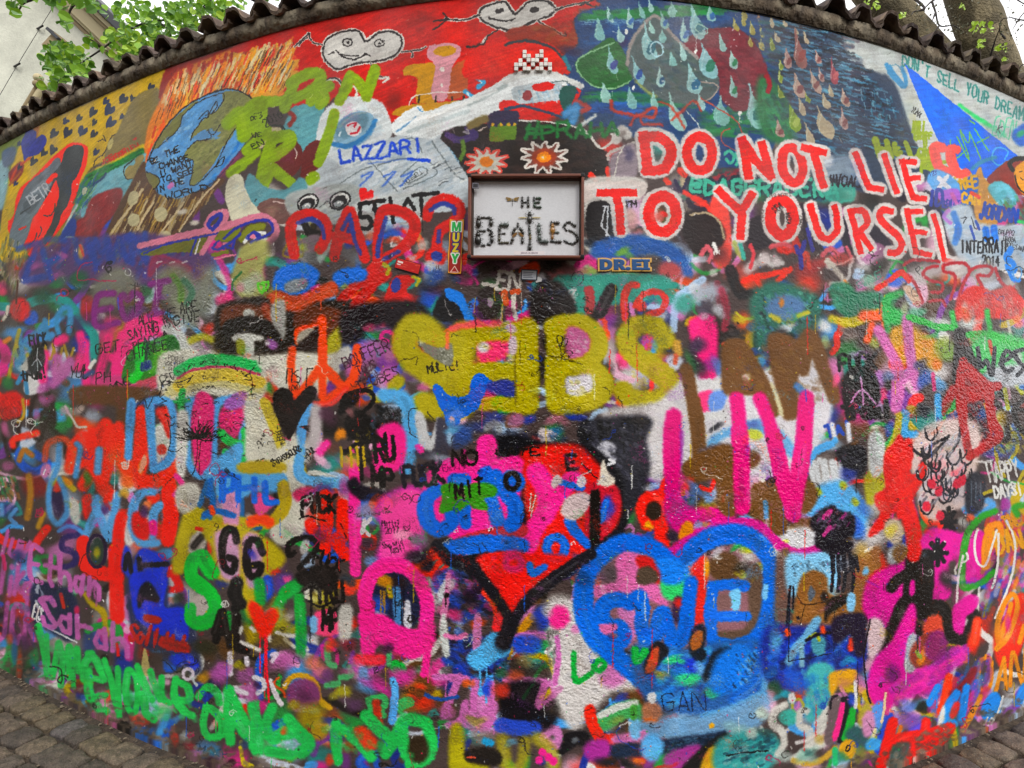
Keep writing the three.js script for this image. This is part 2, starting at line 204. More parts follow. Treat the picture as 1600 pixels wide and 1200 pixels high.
// globe, flames and tail
O(0, 0);
A('#8a231a', 10, [1040, 440, 1150, 400, 1400, 320, 1620, 245, 1620, 330, 1400, 420, 1100, 560, 1000, 620]);
A('#d07a2c', 14, [920, 960, 930, 800, 1000, 650, 1100, 470, 1300, 380, 1620, 260, 1830, 255, 1870, 400, 1850, 520, 1680, 640, 1500, 600, 1300, 620, 1100, 740]);
hatch(['#d8c89c', '#c8b890', '#e8dcb4'], 150, [1000, 640, 1150, 430, 1830, 260, 1800, 480], -28, 90, 15, 0.75); hatch(['#f0a01c', '#e8751c', '#f2b62c'], 120, [930, 880, 1100, 560, 1830, 400, 1560, 620], -24, 80, 16, 0.7);
hatch(['#d8301c', '#e84a14', '#b8281c'], 90, [930, 900, 1090, 480, 1860, 290, 1840, 480], -26, 90, 10, 0.85); hatch(['#2c1a12', '#40241a'], 90, [960, 760, 1080, 480, 1850, 280, 1840, 520], -30, 80, 4, 0.85);
hatch(['#e84a14', '#f06a1c'], 40, [920, 960, 1000, 800, 1040, 760, 960, 900], -10, 60, 12, 0.8); hatch(['#b0281a', '#8a1c14'], 60, [1040, 450, 1600, 260, 1600, 320, 1060, 520], -14, 46, 14, 0.8);
O(0, 200);
A('#553a24', 10, [900, 220, 930, 330, 1000, 430, 1180, 420, 1320, 330, 1400, 330, 1340, 400, 1230, 530, 1100, 660, 1020, 690, 950, 660, 720, 720, 640, 740, 720, 540, 840, 320]);
hatch(['#c8b890', '#a8905c', '#8a6a3c', '#3a2818', '#b8973c'], 170, [880, 300, 1350, 380, 1050, 640, 680, 700], -60, 120, 9, 0.8);
S('#c8b48c', 16, 0.15, [890, 390, 830, 480, 740, 600, 650, 730], {}); S('#c8b48c', 14, 0.15, [960, 470, 900, 560, 860, 640]); S('#c8b48c', 12, 0.15, [1150, 470, 1060, 590, 990, 680]); S('#cbb690', 12, 0.15, [1370, 330, 1250, 460, 1120, 650]);
for (const [x, y, a, b] of [[832, 445, 30, 46], [836, 580, 34, 40], [1005, 545, 38, 44], [1036, 680, 34, 30]]) A('#b8ae88', 5, ell(x, y, a, b, 0.3)); for (const [x, y] of [[1140, 540], [1210, 590]]) B('#d8d0c0', x, y, 45, 34, 0.9);
function globe() {
O(0, 0);
A('#5a92c2', 6, [915, 1080, 930, 980, 1000, 850, 1110, 715, 1230, 630, 1370, 572, 1480, 575, 1570, 620, 1600, 690, 1600, 770, 1540, 890, 1440, 1010, 1340, 1120, 1240, 1190, 1120, 1240, 1010, 1220, 975, 1180, 990, 1110]);
hatch(['#7cb0d4', '#4a84b8', '#a4cade', '#3f74ac'], 260, [940, 1050, 1150, 720, 1580, 660, 1150, 1200], 14, -18, 12, 0.55); hatch(['#2f7fc4', '#2a6cb0'], 60, [1330, 1160, 1590, 740, 1600, 800, 1250, 1210], 10, -20, 14, 0.7);
const LAND = '#7d7f48';
A(LAND, 3, [1395, 585, 1480, 578, 1568, 620, 1598, 700, 1520, 690, 1430, 700, 1390, 760, 1340, 800, 1250, 830, 1190, 880, 1210, 820, 1240, 790, 1280, 740, 1350, 700, 1390, 650]);
A(LAND, 3, [1170, 940, 1220, 895, 1290, 880, 1360, 870, 1430, 830, 1470, 800, 1450, 860, 1390, 930, 1350, 1010, 1290, 1090, 1230, 1150, 1190, 1160, 1200, 1090, 1210, 1010, 1150, 990]);
A(LAND, 3, [1400, 700, 1480, 660, 1590, 690, 1600, 760, 1500, 800, 1440, 840, 1360, 860, 1330, 810]); A('#73743f', 3, [950, 930, 1010, 840, 1100, 735, 1190, 660, 1240, 640, 1150, 720, 1130, 780, 1090, 840, 1030, 880, 985, 930]); A('#6e6a3a', 3, [915, 1085, 985, 1110, 1000, 1140, 965, 1180, 930, 1140]);
hatch(['#8f8f56', '#66683a', '#9c9a62', '#50532e'], 200, [1200, 950, 1430, 620, 1570, 640, 1250, 1120], 20, -14, 12, 0.5); A('#5a92c2', 3, [1240, 740, 1290, 700, 1300, 730, 1260, 760]); A('#6a9cc4', 3, [1310, 700, 1350, 640, 1350, 670, 1320, 720]); A('#5a92c2', 3, [1220, 880, 1270, 830, 1380, 830, 1330, 865]);
wob = 0.8;
for (const p of [[1240, 755, 1290, 700, 1305, 735, 1265, 750, 1240, 790, 1210, 830, 1190, 885], [1305, 720, 1350, 640, 1358, 670, 1320, 720], [1170, 940, 1225, 893, 1290, 880, 1320, 860, 1300, 820, 1330, 850, 1380, 780], [1150, 990, 1205, 1010, 1200, 1090, 1190, 1160, 1240, 1150, 1340, 1050, 1400, 930, 1440, 850, 1490, 790], [985, 930, 1090, 840, 1130, 780, 1150, 720, 1240, 645, 1380, 590, 1400, 620, 1350, 700, 1280, 730], [915, 1080, 985, 1110, 1000, 1145, 960, 1190], [1350, 1050, 1375, 1010, 1405, 985, 1390, 1030, 1352, 1052]]) S('#1d1712', 6, 0.1, p);
S('#1d1712', 9, 0.15, [925, 1010, 1000, 850, 1110, 715, 1230, 630, 1370, 572, 1480, 570, 1575, 618], {}); S('#1a2a4a', 6, 0.2, [1600, 790, 1500, 950, 1350, 1130, 1240, 1200], { a: 0.6 });
wob = 0.5; O(0, 200);
for (const [t, x0, y0, x1, y1] of [['THE', 1035, 188, 1128, 148], ['BE', 945, 236, 1000, 214], ['CHANGE', 1000, 262, 1186, 200], ['U WANT', 1010, 308, 1212, 240], ['TO', 1012, 352, 1080, 328], ['SEE', 1112, 322, 1216, 282], ['IN THE', 975, 412, 1160, 350], ['WORLD', 1040, 458, 1310, 384]]) T(t, x0, y0, x1, y1, 34, '#120d0a', 8, { sl: 0.1 });
S('#d86aa0', 30, 0.3, [1060, 372, 1075, 362]);
}
// ---------------------------------------------------------------- top middle: red mural, hearts with faces, astronaut
O(400, 0);
A('#b81a10', 8, [-150, 330, 0, 235, 400, 132, 800, 45, 1000, 4, 1300, -60, 2140, -60, 2160, 120, 1960, 250, 1900, 500, 1700, 700, 1500, 760, 1300, 700, 1050, 700, 830, 770, 780, 660, 640, 610, 500, 610, 420, 660, 220, 680, 180, 560, 270, 420, 230, 330, 170, 290]);
hatch(['#cc2214', '#a01408', '#d02a1c', '#8f140c', '#c01c10'], 420, [0, 260, 1500, -20, 1560, 640, 300, 560], 40, -12, 26, 0.45); hatch(['#e03a28', '#d83020'], 60, [1000, 200, 1600, 60, 1600, 500, 1200, 560], 24, -20, 10, 0.5); hatch(['#d88a78', '#e0b0a0'], 40, [300, 180, 1500, 20, 1500, 640, 800, 600], 10, -4, 4, 0.6);
B('#8a180c', 520, 200, 130, 70, 0.5); B('#8a180c', 1000, 120, 180, 60, 0.4); B('#d82818', 1250, 200, 140, 90, 0.5); B('#7a1810', 880, 640, 90, 80, 0.6);
// flames' right end
A('#d89a3c', 6, [-140, 340, -60, 350, -20, 300, 10, 330, 60, 285, 80, 330, 130, 270, 140, 310, 215, 255, 190, 330, 250, 300, 215, 390, 270, 380, 225, 460, 262, 450, 200, 540, 120, 600, 0, 640, -160, 640], { l: 1 }); hatch(['#e0d4ac', '#d0c096', '#f0b42c', '#e8901c', '#e4d8b8'], 190, [0, 290, 230, 240, 240, 440, -60, 520], -42, 96, 13, 0.85); hatch(['#d0401c', '#b8301c'], 26, [0, 320, 240, 270, 220, 480, -40, 560], -40, 80, 7, 0.8); hatch(['#241610'], 40, [0, 300, 240, 260, 240, 500, -40, 560], -44, 80, 4, 0.9);
hatch(['#d8c89c', '#e8901c', '#f0a01c', '#d8301c', '#e4d4a8', '#c8501c'], 240, [-300, 400, 120, 290, 160, 480, -260, 600], -40, 96, 12, 0.85); hatch(['#241610'], 50, [-260, 400, 120, 300, 140, 500, -240, 600], -44, 84, 4, 0.85);
globe(); O(400, 0);
// face heart
const PALE = '#c9c6c0', INK = '#2b2625';
S('#d8d0c8', 24, 0.05, [500, 440, 430, 380, 418, 310, 450, 245, 540, 205, 640, 200, 690, 255, 760, 212, 840, 200, 905, 235, 910, 300, 860, 360, 760, 390, 640, 400, 570, 420], { c: 1 });
A(PALE, 2, [500, 440, 430, 380, 418, 310, 450, 245, 540, 205, 640, 200, 690, 262, 760, 212, 840, 200, 905, 235, 910, 300, 860, 360, 760, 390, 640, 400, 570, 420]); S(INK, 13, 0.05, [505, 438, 432, 380, 420, 310, 452, 245, 540, 207, 640, 202, 688, 270, 760, 214, 840, 204, 903, 237, 908, 300, 860, 358, 760, 388, 640, 400, 570, 420], { c: 1 });
A('#d8d5ce', 10, ell(500, 320, 50, 60)); S('#a5a29c', 20, 0.4, [850, 340, 700, 380, 560, 400], { a: 0.4 });
for (const [x, y] of [[572, 272], [770, 278]]) { S(INK, 8, 0.1, ell(x, y, 30, 22), { c: 1 }); S(INK, 16, 0.1, [x + 2, y]); S(INK, 5, 0.1, [x - 26, y - 14, x, y - 24, x + 30, y - 18]); }
S(INK, 10, 0.05, [500, 325, 540, 360, 600, 378, 650, 366, 680, 345, 715, 355]); S(INK, 8, 0.05, [530, 345, 570, 355, 640, 358]); S(INK, 6, 0.05, [455, 345, 490, 335]);
for (const w of [['#d8d0c8', 16], [INK, 8]]) { S(w[0], w[1], 0.05, [420, 285, 370, 280, 340, 250, 335, 215]); S(w[0], w[1], 0.05, [330, 215, 290, 250, 240, 300]); S(w[0], w[1], 0.05, [320, 240, 280, 270, 270, 290]); S(w[0], w[1], 0.05, [910, 330, 970, 325, 1030, 315, 1060, 300]); S(w[0], w[1], 0.05, [970, 328, 980, 355, 970, 365]); S(w[0], w[1], 0.05, [715, 400, 730, 430, 770, 480, 830, 490]); }
// second heart (crosses two sheets)
S('#d8d0c8', 25, 0.05, [1630, 205, 1480, 170, 1400, 120, 1400, 70, 1470, 30, 1560, 20, 1620, 90, 1700, 20, 1780, 8, 1850, 30, 1870, 70, 1830, 110, 1740, 140, 1680, 170], { c: 1 }); A(PALE, 2, [1630, 205, 1480, 170, 1400, 120, 1400, 70, 1470, 30, 1560, 20, 1620, 90, 1700, 20, 1780, 8, 1850, 30, 1870, 70, 1830, 110, 1740, 140, 1680, 170]); S(INK, 14, 0.05, [1625, 203, 1480, 168, 1402, 120, 1402, 70, 1470, 32, 1560, 22, 1618, 94, 1700, 22, 1780, 10, 1848, 32, 1866, 70, 1828, 108, 1740, 138, 1680, 168], { c: 1 });
A(INK, 2, ell(1520, 75, 30, 16, -0.3)); A(INK, 2, ell(1740, 68, 32, 16, -0.3)); S(INK, 12, 0.05, [1455, 115, 1500, 135, 1570, 138, 1620, 125]);
for (const w of [['#d8d0c8', 20], [INK, 10]]) { S(w[0], w[1], 0.05, [1400, 100, 1300, 130, 1180, 128]); S(w[0], w[1], 0.05, [1870, 70, 1960, 40, 2080, 20]); S(w[0], w[1], 0.05, [1760, 140, 1850, 190, 1940, 240]); }
S(INK, 12, 0.2, [1170, 90, 1190, 128, 1110, 190]); S(INK, 12, 0.2, [1110, 140, 1190, 128]); S(INK, 10, 0.2, [2030, 40, 2120, 0]); S(INK, 10, 0.2, [2060, 30, 2130, 50]); S(INK, 9, 0.2, [1860, 240, 1940, 240, 1930, 210]);
S('#d8d0c8', 12, 0.05, [1500, 200, 1440, 240, 1410, 280]); S(INK, 11, 0.1, [1510, 195, 1450, 235, 1415, 285, 1320, 300]); S('#3a1a16', 34, 0.3, [1400, 290, 1430, 300]); S(INK, 14, 0.2, [1600, 290, 1500, 380, 1410, 470]);
// orange and pink flat-topped shapes
A('#b8861c', 4, [925, 440, 960, 415, 1060, 405, 1120, 420, 1120, 640, 1060, 650, 1000, 640, 1010, 500, 930, 475]); A('#a9532a', 4, [1230, 430, 1270, 395, 1350, 380, 1425, 410, 1420, 460, 1330, 480, 1310, 590, 1200, 620, 1200, 480]); A('#c98f98', 4, [1075, 310, 1120, 285, 1230, 280, 1280, 310, 1270, 360, 1225, 420, 1190, 620, 1100, 610, 1120, 420, 1075, 370]); A('#bb8a1c', 4, ell(1180, 325, 68, 30, -0.1)); A('#ddd5cc', 2, ell(1162, 440, 13, 17)); A('#ddd5cc', 2, ell(1160, 540, 8, 12));
S('#d8d0c8', 7, 0.05, [960, 665, 985, 610, 1140, 585, 1300, 585]); S('#262019', 7, 0.05, [975, 660, 1150, 655, 1300, 630]); for (const x of [1020, 1125, 1225, 1300]) S('#262019', 12, 0.2, [x, 610, x - 5, 650]); A('#b8861c', 4, [880, 690, 960, 665, 1300, 640, 1100, 700, 870, 730]);
for (const [x, y] of [[1400, 520], [1330, 610]]) { S('#3f9cc8', 30, 0.3, [x - 20, y - 30, x + 20, y, x - 10, y + 30]); S('#bfe0ea', 8, 0.2, [x - 10, y - 25, x + 10, y + 10]); }
// lying astronaut
A('#5f9aa2', 8, [210, 720, 250, 670, 420, 655, 400, 760, 380, 860, 290, 950, 200, 900, 170, 820]); hatch(['#6fabae', '#4f8a94'], 60, [230, 690, 410, 670, 370, 860, 220, 880], 20, -6, 18, 0.4);
A('#cfd4d4', 8, [400, 760, 460, 670, 560, 620, 680, 610, 780, 650, 830, 740, 850, 830, 800, 930, 720, 1000, 620, 1060, 520, 1060, 440, 1000, 380, 920]); hatch(['#b8c4c8', '#dfe2e0', '#a8b8c0'], 90, [440, 700, 760, 640, 800, 900, 480, 1020], 50, -10, 24, 0.4);
A('#dfe3e2', 6, [850, 790, 960, 690, 1030, 670, 1060, 705, 1200, 660, 1330, 620, 1450, 560, 1600, 480, 1760, 440, 1880, 470, 2000, 520, 2040, 545, 1900, 540, 1790, 540, 1690, 590, 1600, 640, 1480, 720, 1300, 800, 1130, 870, 1000, 900, 900, 870]); S('#8f9a9a', 26, 0.5, [1330, 660, 1450, 600, 1560, 540], { a: 0.7 }); S('#a8b4b4', 22, 0.5, [950, 830, 1150, 760, 1330, 700], { a: 0.6 }); S('#5a8ab0', 10, 0.4, [880, 830, 1000, 740]); S('#4a8ab8', 8, 0.3, [1010, 680, 1040, 705]); S('#f0f0ec', 18, 0.5, [900, 770, 1100, 730, 1300, 660, 1500, 570], { a: 0.7 });
S('#6a94b8', 60, 0.1, ell(615, 815, 110, 70, -0.55), { c: 1 }); A('#7fa4b8', 6, ell(615, 815, 140, 88, -0.55)); A('#5f8494', 14, ell(600, 790, 110, 58, -0.55)); S('#2f74a8', 26, 0.3, [480, 905, 580, 920, 690, 850, 745, 760]); S('#8a9a9a', 12, 0.3, [520, 800, 600, 730, 690, 710], { a: 0.7 });
A('#d5d0cf', 4, [560, 800, 600, 765, 640, 775, 660, 820, 620, 860, 580, 850]); S('#b01c30', 12, 0.1, [575, 790, 625, 775, 615, 800]); S('#b01c30', 12, 0.1, [590, 845, 630, 835, 650, 800]); S('#d8e6ea', 10, 0.4, [520, 855, 530, 835]);
A('#b4bcc0', 8, [440, 1000, 560, 1060, 700, 1020, 830, 880, 950, 860, 1080, 880, 1190, 870, 1320, 1080, 1330, 1300, 700, 1330, 640, 1200, 420, 1180, 330, 1260, 300, 1140]); hatch(['#cdd2d2', '#96a2a8', '#dcdedc', '#8496a4', '#aab8c4'], 150, [480, 1060, 1150, 880, 1280, 1200, 700, 1280], 50, -30, 20, 0.5);
for (const p of [[850, 920, 960, 870, 1010, 900, 1040, 960], [720, 1020, 800, 1110, 880, 1200], [900, 1110, 1040, 1000, 1120, 1060, 1110, 1110, 920, 1190], [940, 1120, 1030, 1050, 1070, 1090, 950, 1160], [1100, 890, 1230, 1080, 1300, 1130], [760, 1040, 900, 1000, 1040, 1000], [520, 1160, 640, 1080, 720, 1050]]) S('#5d6668', 8, 0.3, p, { a: 0.8 });
T('HOLEWELL', 935, 1160, 1050, 1085, 26, '#4a5050', 4); S('#7aa8c4', 14, 0.4, [1180, 880, 1300, 1060]);
A('#5d2320', 5, [110, 960, 200, 880, 260, 900, 290, 960, 270, 1060, 200, 1110, 120, 1040]); A('#5d2320', 5, [300, 950, 360, 890, 420, 900, 430, 1000, 380, 1060, 290, 1140, 285, 1040]); S('#c8b8a8', 7, 0.1, [240, 930, 255, 970, 245, 1000]); S('#8a2418', 26, 0.2, [200, 700, 240, 740, 210, 785]);
S('#1f2a20', 7, 0.1, [0, 830, 100, 790, 170, 800, 170, 860, 100, 910, 20, 960]); A('#b8ad8c', 6, [20, 850, 130, 800, 160, 830, 100, 890, 20, 930]);
S('#d4d0c8', 22, 0.1, [380, 580, 420, 520, 500, 500, 540, 540]); S(INK, 10, 0.1, [380, 570, 430, 510, 500, 495, 545, 540]); S('#d4d0c8', 16, 0.1, [590, 535, 630, 570, 625, 610]); S('#d4d0c8', 12, 0.1, [770, 500, 830, 490, 790, 520]);
// green writing over the mural
const LIME = '#84a010';
for (const p of [[-60, 700, 0, 650, 80, 640, 150, 640], [20, 660, 40, 720, 20, 830], [180, 680, 210, 600, 250, 500], [215, 530, 320, 470, 400, 470, 390, 530, 310, 590, 240, 620], [340, 640, 400, 580, 460, 545], [400, 580, 430, 620, 400, 660], [520, 640, 560, 560, 590, 480], [590, 490, 640, 520, 690, 600], [690, 610, 720, 520, 745, 440], [490, 720, 460, 830, 390, 1020], [30, 1140, 60, 1000, 110, 860], [100, 880, 200, 850, 210, 900, 120, 980, 60, 1010], [60, 1020, 130, 1080, 220, 1150], [40, 1180, 90, 1080], [-80, 860, 0, 800, 60, 830, -60, 950]]) S(LIME, 66, 0.12, p);
S(LIME, 70, 0.15, [340, 1130, 360, 1110]); S(LIME, 60, 0.15, [-30, 760, 30, 700, 60, 640]); O(0, 0); S(LIME, 90, 0.2, [1500, 740, 1600, 680]); S(LIME, 80, 0.2, [1420, 780, 1500, 720, 1520, 860]); S(LIME, 60, 0.2, [1440, 1090, 1530, 1020, 1600, 960]); O(400, 0);
T('2016', 60, 800, 180, 735, 50, '#1d1c14', 7); T('UE', -20, 870, 40, 855, 30, '#1d1c14', 6); T('EN', -20, 940, 60, 905, 34, '#1d1c14', 6); T('OF3', -30, 760, 50, 735, 30, '#1d1c14', 5);
T('LAZZARI', 530, 1020, 1060, 950, 80, '#1440b8', 17, { soft: 0.3 }); S('#1440b8', 20, 0.2, [950, 1000, 1080, 1010]); S('#2a54b0', 9, 0.4, [700, 1030, 950, 1000], { a: 0.6 }); for (const x of [640, 780, 890]) { S('#2a56b8', 12, 0.4, [x + 20, 1110, x + 90, 1080, x + 50, 1130, x + 10, 1170], { a: 0.8 }); }
// ---------------------------------------------------------------- space left of the drops: red cap, dark panel, flowers
O(800, 0);
A('#8a2c16', 10, [-20, 200, 180, 170, 340, 240, 420, 90, 560, 60, 540, 0, 600, -20, 600, 40, 420, 200, 400, 330, 330, 360, 240, 280, 0, 260]); hatch(['#a03a1c', '#7a2410', '#8f4a20'], 90, [100, 180, 540, 30, 420, 280, 200, 260], 36, -10, 22, 0.5);
A('#1c3c68', 14, [400, 120, 560, 40, 580, -30, 1500, -30, 1640, 60, 1640, 900, 1300, 1050, 1000, 950, 620, 800, 480, 780, 420, 640, 330, 480, 330, 360, 420, 280]);
hatch(['#1d4f86', '#17335a', '#235c94', '#1a2c4c', '#204a6c'], 260, [430, 60, 1600, 20, 1600, 850, 480, 760], 90, 4, 30, 0.55); hatch(['#1d7a36', '#249046', '#1a5c38'], 90, [400, 90, 1300, 20, 1300, 90, 420, 130], 110, 2, 22, 0.65); hatch(['#1f6a3a', '#1a5a4a', '#287a4c'], 90, [420, 580, 1100, 600, 1100, 680, 430, 640], 110, 6, 22, 0.6); hatch(['#1d7a3a', '#2a8a4c', '#1a5a3c'], 120, [1150, 700, 1600, 640, 1600, 860, 1200, 860], 80, 6, 26, 0.6); hatch(['#7aa8c8', '#9cc4d4'], 30, [400, 120, 900, 130, 900, 160, 420, 160], 60, 2, 6, 0.5); hatch(['#1a3f80', '#2560b0'], 60, [450, 640, 900, 660, 860, 760, 470, 700], 80, 4, 18, 0.7); B('#2a2244', 360, 330, 90, 60, 0.7); B('#2a2050', 700, 290, 90, 50, 0.7);
A('#1d5a24', 8, [612, 250, 470, 345, 402, 400, 430, 480, 520, 545, 640, 560, 735, 515, 752, 470, 715, 400, 690, 320]); hatch(['#256c2c', '#164c1c', '#2a7a34'], 80, [480, 360, 640, 300, 730, 460, 500, 520], 40, 10, 20, 0.5); S('#8fbc90', 8, 0.3, [640, 270, 470, 345, 405, 400, 430, 480, 520, 545, 640, 560, 735, 515]);
A('#6c202c', 10, [1060, 320, 1130, 230, 1250, 190, 1400, 190, 1500, 260, 1580, 400, 1610, 560, 1560, 640, 1420, 700, 1310, 620, 1290, 500, 1160, 370]); hatch(['#7c2834', '#5a1824', '#84343c', '#4c1a28'], 140, [1150, 250, 1500, 240, 1580, 560, 1320, 600], 40, 14, 24, 0.5);
A('#505c5c', 10, [890, 105, 770, 220, 715, 380, 760, 490, 850, 585, 1000, 640, 1150, 655, 1250, 610, 1290, 530, 1270, 460, 1150, 370, 1030, 250]); hatch(['#3f5c64', '#5a6a66', '#44584c', '#626a6c', '#3a4c58'], 150, [780, 250, 1000, 230, 1260, 540, 880, 570], 40, 20, 26, 0.5); S('#938a86', 20, 0.25, [1160, 370, 1030, 255, 900, 110, 800, 190, 735, 300, 722, 410]); S('#a89a90', 8, 0.3, [1180, 520, 1270, 530, 1290, 560, 1240, 620, 1150, 655]); S('#8f9a5a', 20, 0.3, [780, 520, 850, 585, 900, 610], { a: 0.8 });
for (const [x, y, h, d] of [[610, 100, 84, '#2a6a5c'], [735, 120, 110, '#2a5a98'], [545, 195, 120, 0], [675, 225, 80, 0], [865, 45, 74, 0], [1000, 65, 104, 0], [808, 72, 84, 0], [870, 178, 70, 0], [948, 132, 96, '#2a5a98'], [940, 232, 80, 0], [1075, 200, 124, '#2a5a98'], [1240, 90, 110, '#2a5a98'], [1310, 275, 92, 0], [1380, 382, 104, '#1d6a40'], [1380, 552, 106, '#1d6a40'], [1066, 330, 104, 0], [1000, 378, 80, 0], [925, 492, 112, '#1d4468'], [580, 592, 124, 0], [745, 622, 124, 0], [885, 634, 94, 0], [1180, 645, 84, 0], [1580, 592, 100, 0], [1020, 710, 250, 0], [1310, 705, 190, 0]]) drop(x, y, h, pick(['#8fbcb4', '#9cc4bc', '#84b4b0', '#a4c8c4']), d);
for (const [x, y, h, d] of [[1150, 150, 170, '#2a6a78'], [1218, 385, 190, '#256a50'], [780, 445, 140, '#20408a'], [620, 385, 170, '#28307c'], [1128, 505, 160, '#1d5a80'], [848, 270, 190, '#2a5a68'], [1512, 670, 220, '#1d5a60']]) drop(x, y, h, pick(['#8cbcc0', '#98c4c4']), d, 0.22);
S('#a8ccd4', 9, 0.2, ell(905, 315, 40, 46, -0.5), { c: 1 }); S('#a0ccc0', 8, 0.2, ell(1185, 190, 42, 26, 0.6), { c: 1 });
for (const [x, y] of [[1395, 160], [1445, 130], [1500, 185], [1560, 205], [1490, 270], [1560, 285], [1450, 95]]) drop(x, y, 68, pick(['#a09448', '#b0a45c']), 0); drop(1545, 118, 46, '#a06a50', 0);
hatch(['#e8ece8'], 26, [700, 180, 1500, 150, 1500, 800, 760, 560], 3, 4, 5, 0.9); for (const [x, y] of [[760, 555], [1425, 715], [1148, 328], [715, 205]]) A('#e4e6e0', 2, ell(x, y, 11, 16, 0.3)); S('#d8dad4', 4, 0, [1148, 330, 1156, 230]); S('#d8dad4', 4, 0, [1425, 720, 1418, 790]);
S('#b8301c', 22, 0.4, [620, 640, 625, 690, 680, 710, 790, 730, 860, 690, 900, 690, 880, 740, 800, 730], { a: 0.9 }); S('#b0281c', 16, 0.4, [740, 790, 760, 750, 800, 740, 820, 780, 940, 790], { a: 0.9 }); S('#b8301c', 14, 0.4, [920, 640, 1000, 680, 1080, 810], { a: 0.8 }); S('#b8301c', 14, 0.4, [1080, 690, 1000, 760, 1130, 640, 1180, 700], { a: 0.8 }); S('#a84a3c', 8, 0.2, [1180, 620, 1280, 680, 1400, 760, 1440, 840]); S('#a84a3c', 7, 0.2, [1400, 950, 1320, 900, 1310, 840, 1360, 810]); S('#c8d4d0', 5, 0.1, [1090, 700, 1160, 780, 1170, 810]);
// cap
A('#c82010', 8, [-300, 420, -260, 330, -140, 280, 0, 275, 180, 270, 280, 320, 340, 400, 350, 470, 200, 450, 0, 470, -200, 500, -300, 480]); hatch(['#d82c18', '#b01808', '#e03420'], 70, [-240, 330, 260, 300, 330, 440, -260, 460], 40, 6, 24, 0.5); S('#31393f', 16, 0.2, [-40, 290, 0, 272, 110, 262, 240, 300, 320, 370]);
A('#c91e14', 4, [-60, 640, 180, 640, 330, 600, 420, 590, 400, 560, 430, 545, 400, 640, 280, 720, 120, 760, -40, 720]); A('#b5c0c4', 4, [0, 570, 60, 540, 260, 520, 320, 560, 310, 620, 200, 640, 40, 650]); hatch(['#8fb0c4', '#d4d8d8', '#7aa0b4', '#c8d0d0'], 60, [20, 570, 300, 540, 300, 620, 40, 640], 10, 30, 14, 0.6); A('#c91e14', 3, ell(195, 548, 74, 28, -0.1)); A('#8a3a3c', 4, ell(95, 605, 28, 34, 0.4)); S('#d6d8d4', 40, 0.12, [-40, 510, 60, 470, 200, 460, 330, 500, 430, 545]); S('#5d6a6c', 9, 0.3, [250, 520, 330, 515, 390, 555]); A('#1f5048', 4, [310, 560, 400, 560, 350, 700, 330, 700, 300, 640]);
S('#24425c', 18, 0.15, [-40, 690, 60, 670, 150, 690, 250, 720, 330, 745]); S('#a5403a', 30, 0.3, [400, 640, 480, 680, 430, 700]); S('#3f80b0', 60, 0.4, [340, 720, 400, 680, 380, 760]); S('#2a7a88', 24, 0.2, [325, 370, 360, 440]);
// dark panel and flowers
A('#1f1815', 8, [-90, 780, 0, 770, 150, 765, 380, 800, 560, 940, 600, 1000, 600, 1280, -100, 1280, -270, 1110, -360, 960, -440, 870, -400, 820, -250, 790]); hatch(['#2c211c', '#15100e', '#3a2a24'], 90, [-140, 860, 500, 860, 560, 1180, -200, 1130], 60, 6, 30, 0.4); S('#d5d2cc', 9, 0.1, [30, 762, 200, 768, 380, 795, 430, 820]); S('#cfd6d4', 22, 0.3, [420, 800, 520, 730]); S('#d4d0c8', 16, 0.15, [420, 800, 480, 850, 560, 935, 630, 880, 625, 850]); S('#cfccc6', 60, 0.2, [650, 880, 690, 820, 720, 850]); S('#8f8882', 30, 0.3, [680, 850, 700, 840]);
T('#PRAHA', 90, 875, 690, 850, 86, '#1c6a30', 22, { soft: 0.3 });
function flower(x, y, r, petals, col, edge, core, mid) { const p = [], q = []; for (let i = 0; i < petals * 2; i++) { const a = i / petals * Math.PI + 0.2, R = i & 1 ? r * 0.52 : r * rr(0.9, 1.08); p.push(x + Math.cos(a) * R, y + Math.sin(a) * R * 0.7); } S(edge, r * 0.2, 0.05, p, { c: 1, l: 1 }); A(col, 3, p, { l: 1 }); if (mid) A(mid, 14, ell(x, y, r * 0.5, r * 0.36)); A(core, 6, ell(x, y, r * 0.3, r * 0.22)); }
flower(200, 990, 140, 11, '#6a4038', '#c8c2ba', '#e0801c', '#8a3a24'); A('#f0a02c', 3, ell(196, 990, 24, 18)); A('#f4e4c0', 2, ell(194, 990, 9, 8)); flower(-160, 1020, 130, 11, '#c8c6b8', '#cc4a3c', '#e0801c', 0);
A('#2a2440', 5, [-150, 740, -100, 705, 0, 700, 40, 720, 30, 790, -40, 820, -140, 810]); A('#5a7a1c', 4, [-135, 820, -130, 890, -40, 880, 20, 870, 22, 775, -5, 800, -25, 772, -50, 800, -72, 772, -95, 805, -125, 790]); for (const x of [-120, -66, -20, 15]) A('#c89a2c', 2, ell(x, 785, 9, 11)); S('#3a2a5c', 40, 0.2, [-400, 850, -340, 880, -280, 870, -230, 850, -280, 810]); S('#8f8890', 12, 0.2, [-300, 830, -270, 840, -280, 815]); S('#b8a8a0', 10, 0.2, [-210, 825, -160, 800]); S('#5a7a2c', 26, 0.2, [-310, 890, -300, 950, -320, 1000]); S('#7a6a3c', 50, 0.3, [-260, 790, -170, 750]);
S('#bcb6ae', 20, 0.1, [600, 1000, 620, 960, 760, 900]); S('#d8301c', 30, 0.1, [600, 1130, 600, 1060]); S('#d8301c', 34, 0.1, [490, 1100, 520, 1130]); A('#8d8088', 20, [620, 1000, 700, 940, 760, 920, 770, 1100, 640, 1130]); B('#3a3454', 740, 960, 40, 90, 0.6); S('#d8d4c8', 6, 0.1, [700, 920, 660, 1000, 650, 1060, 630, 1130]);
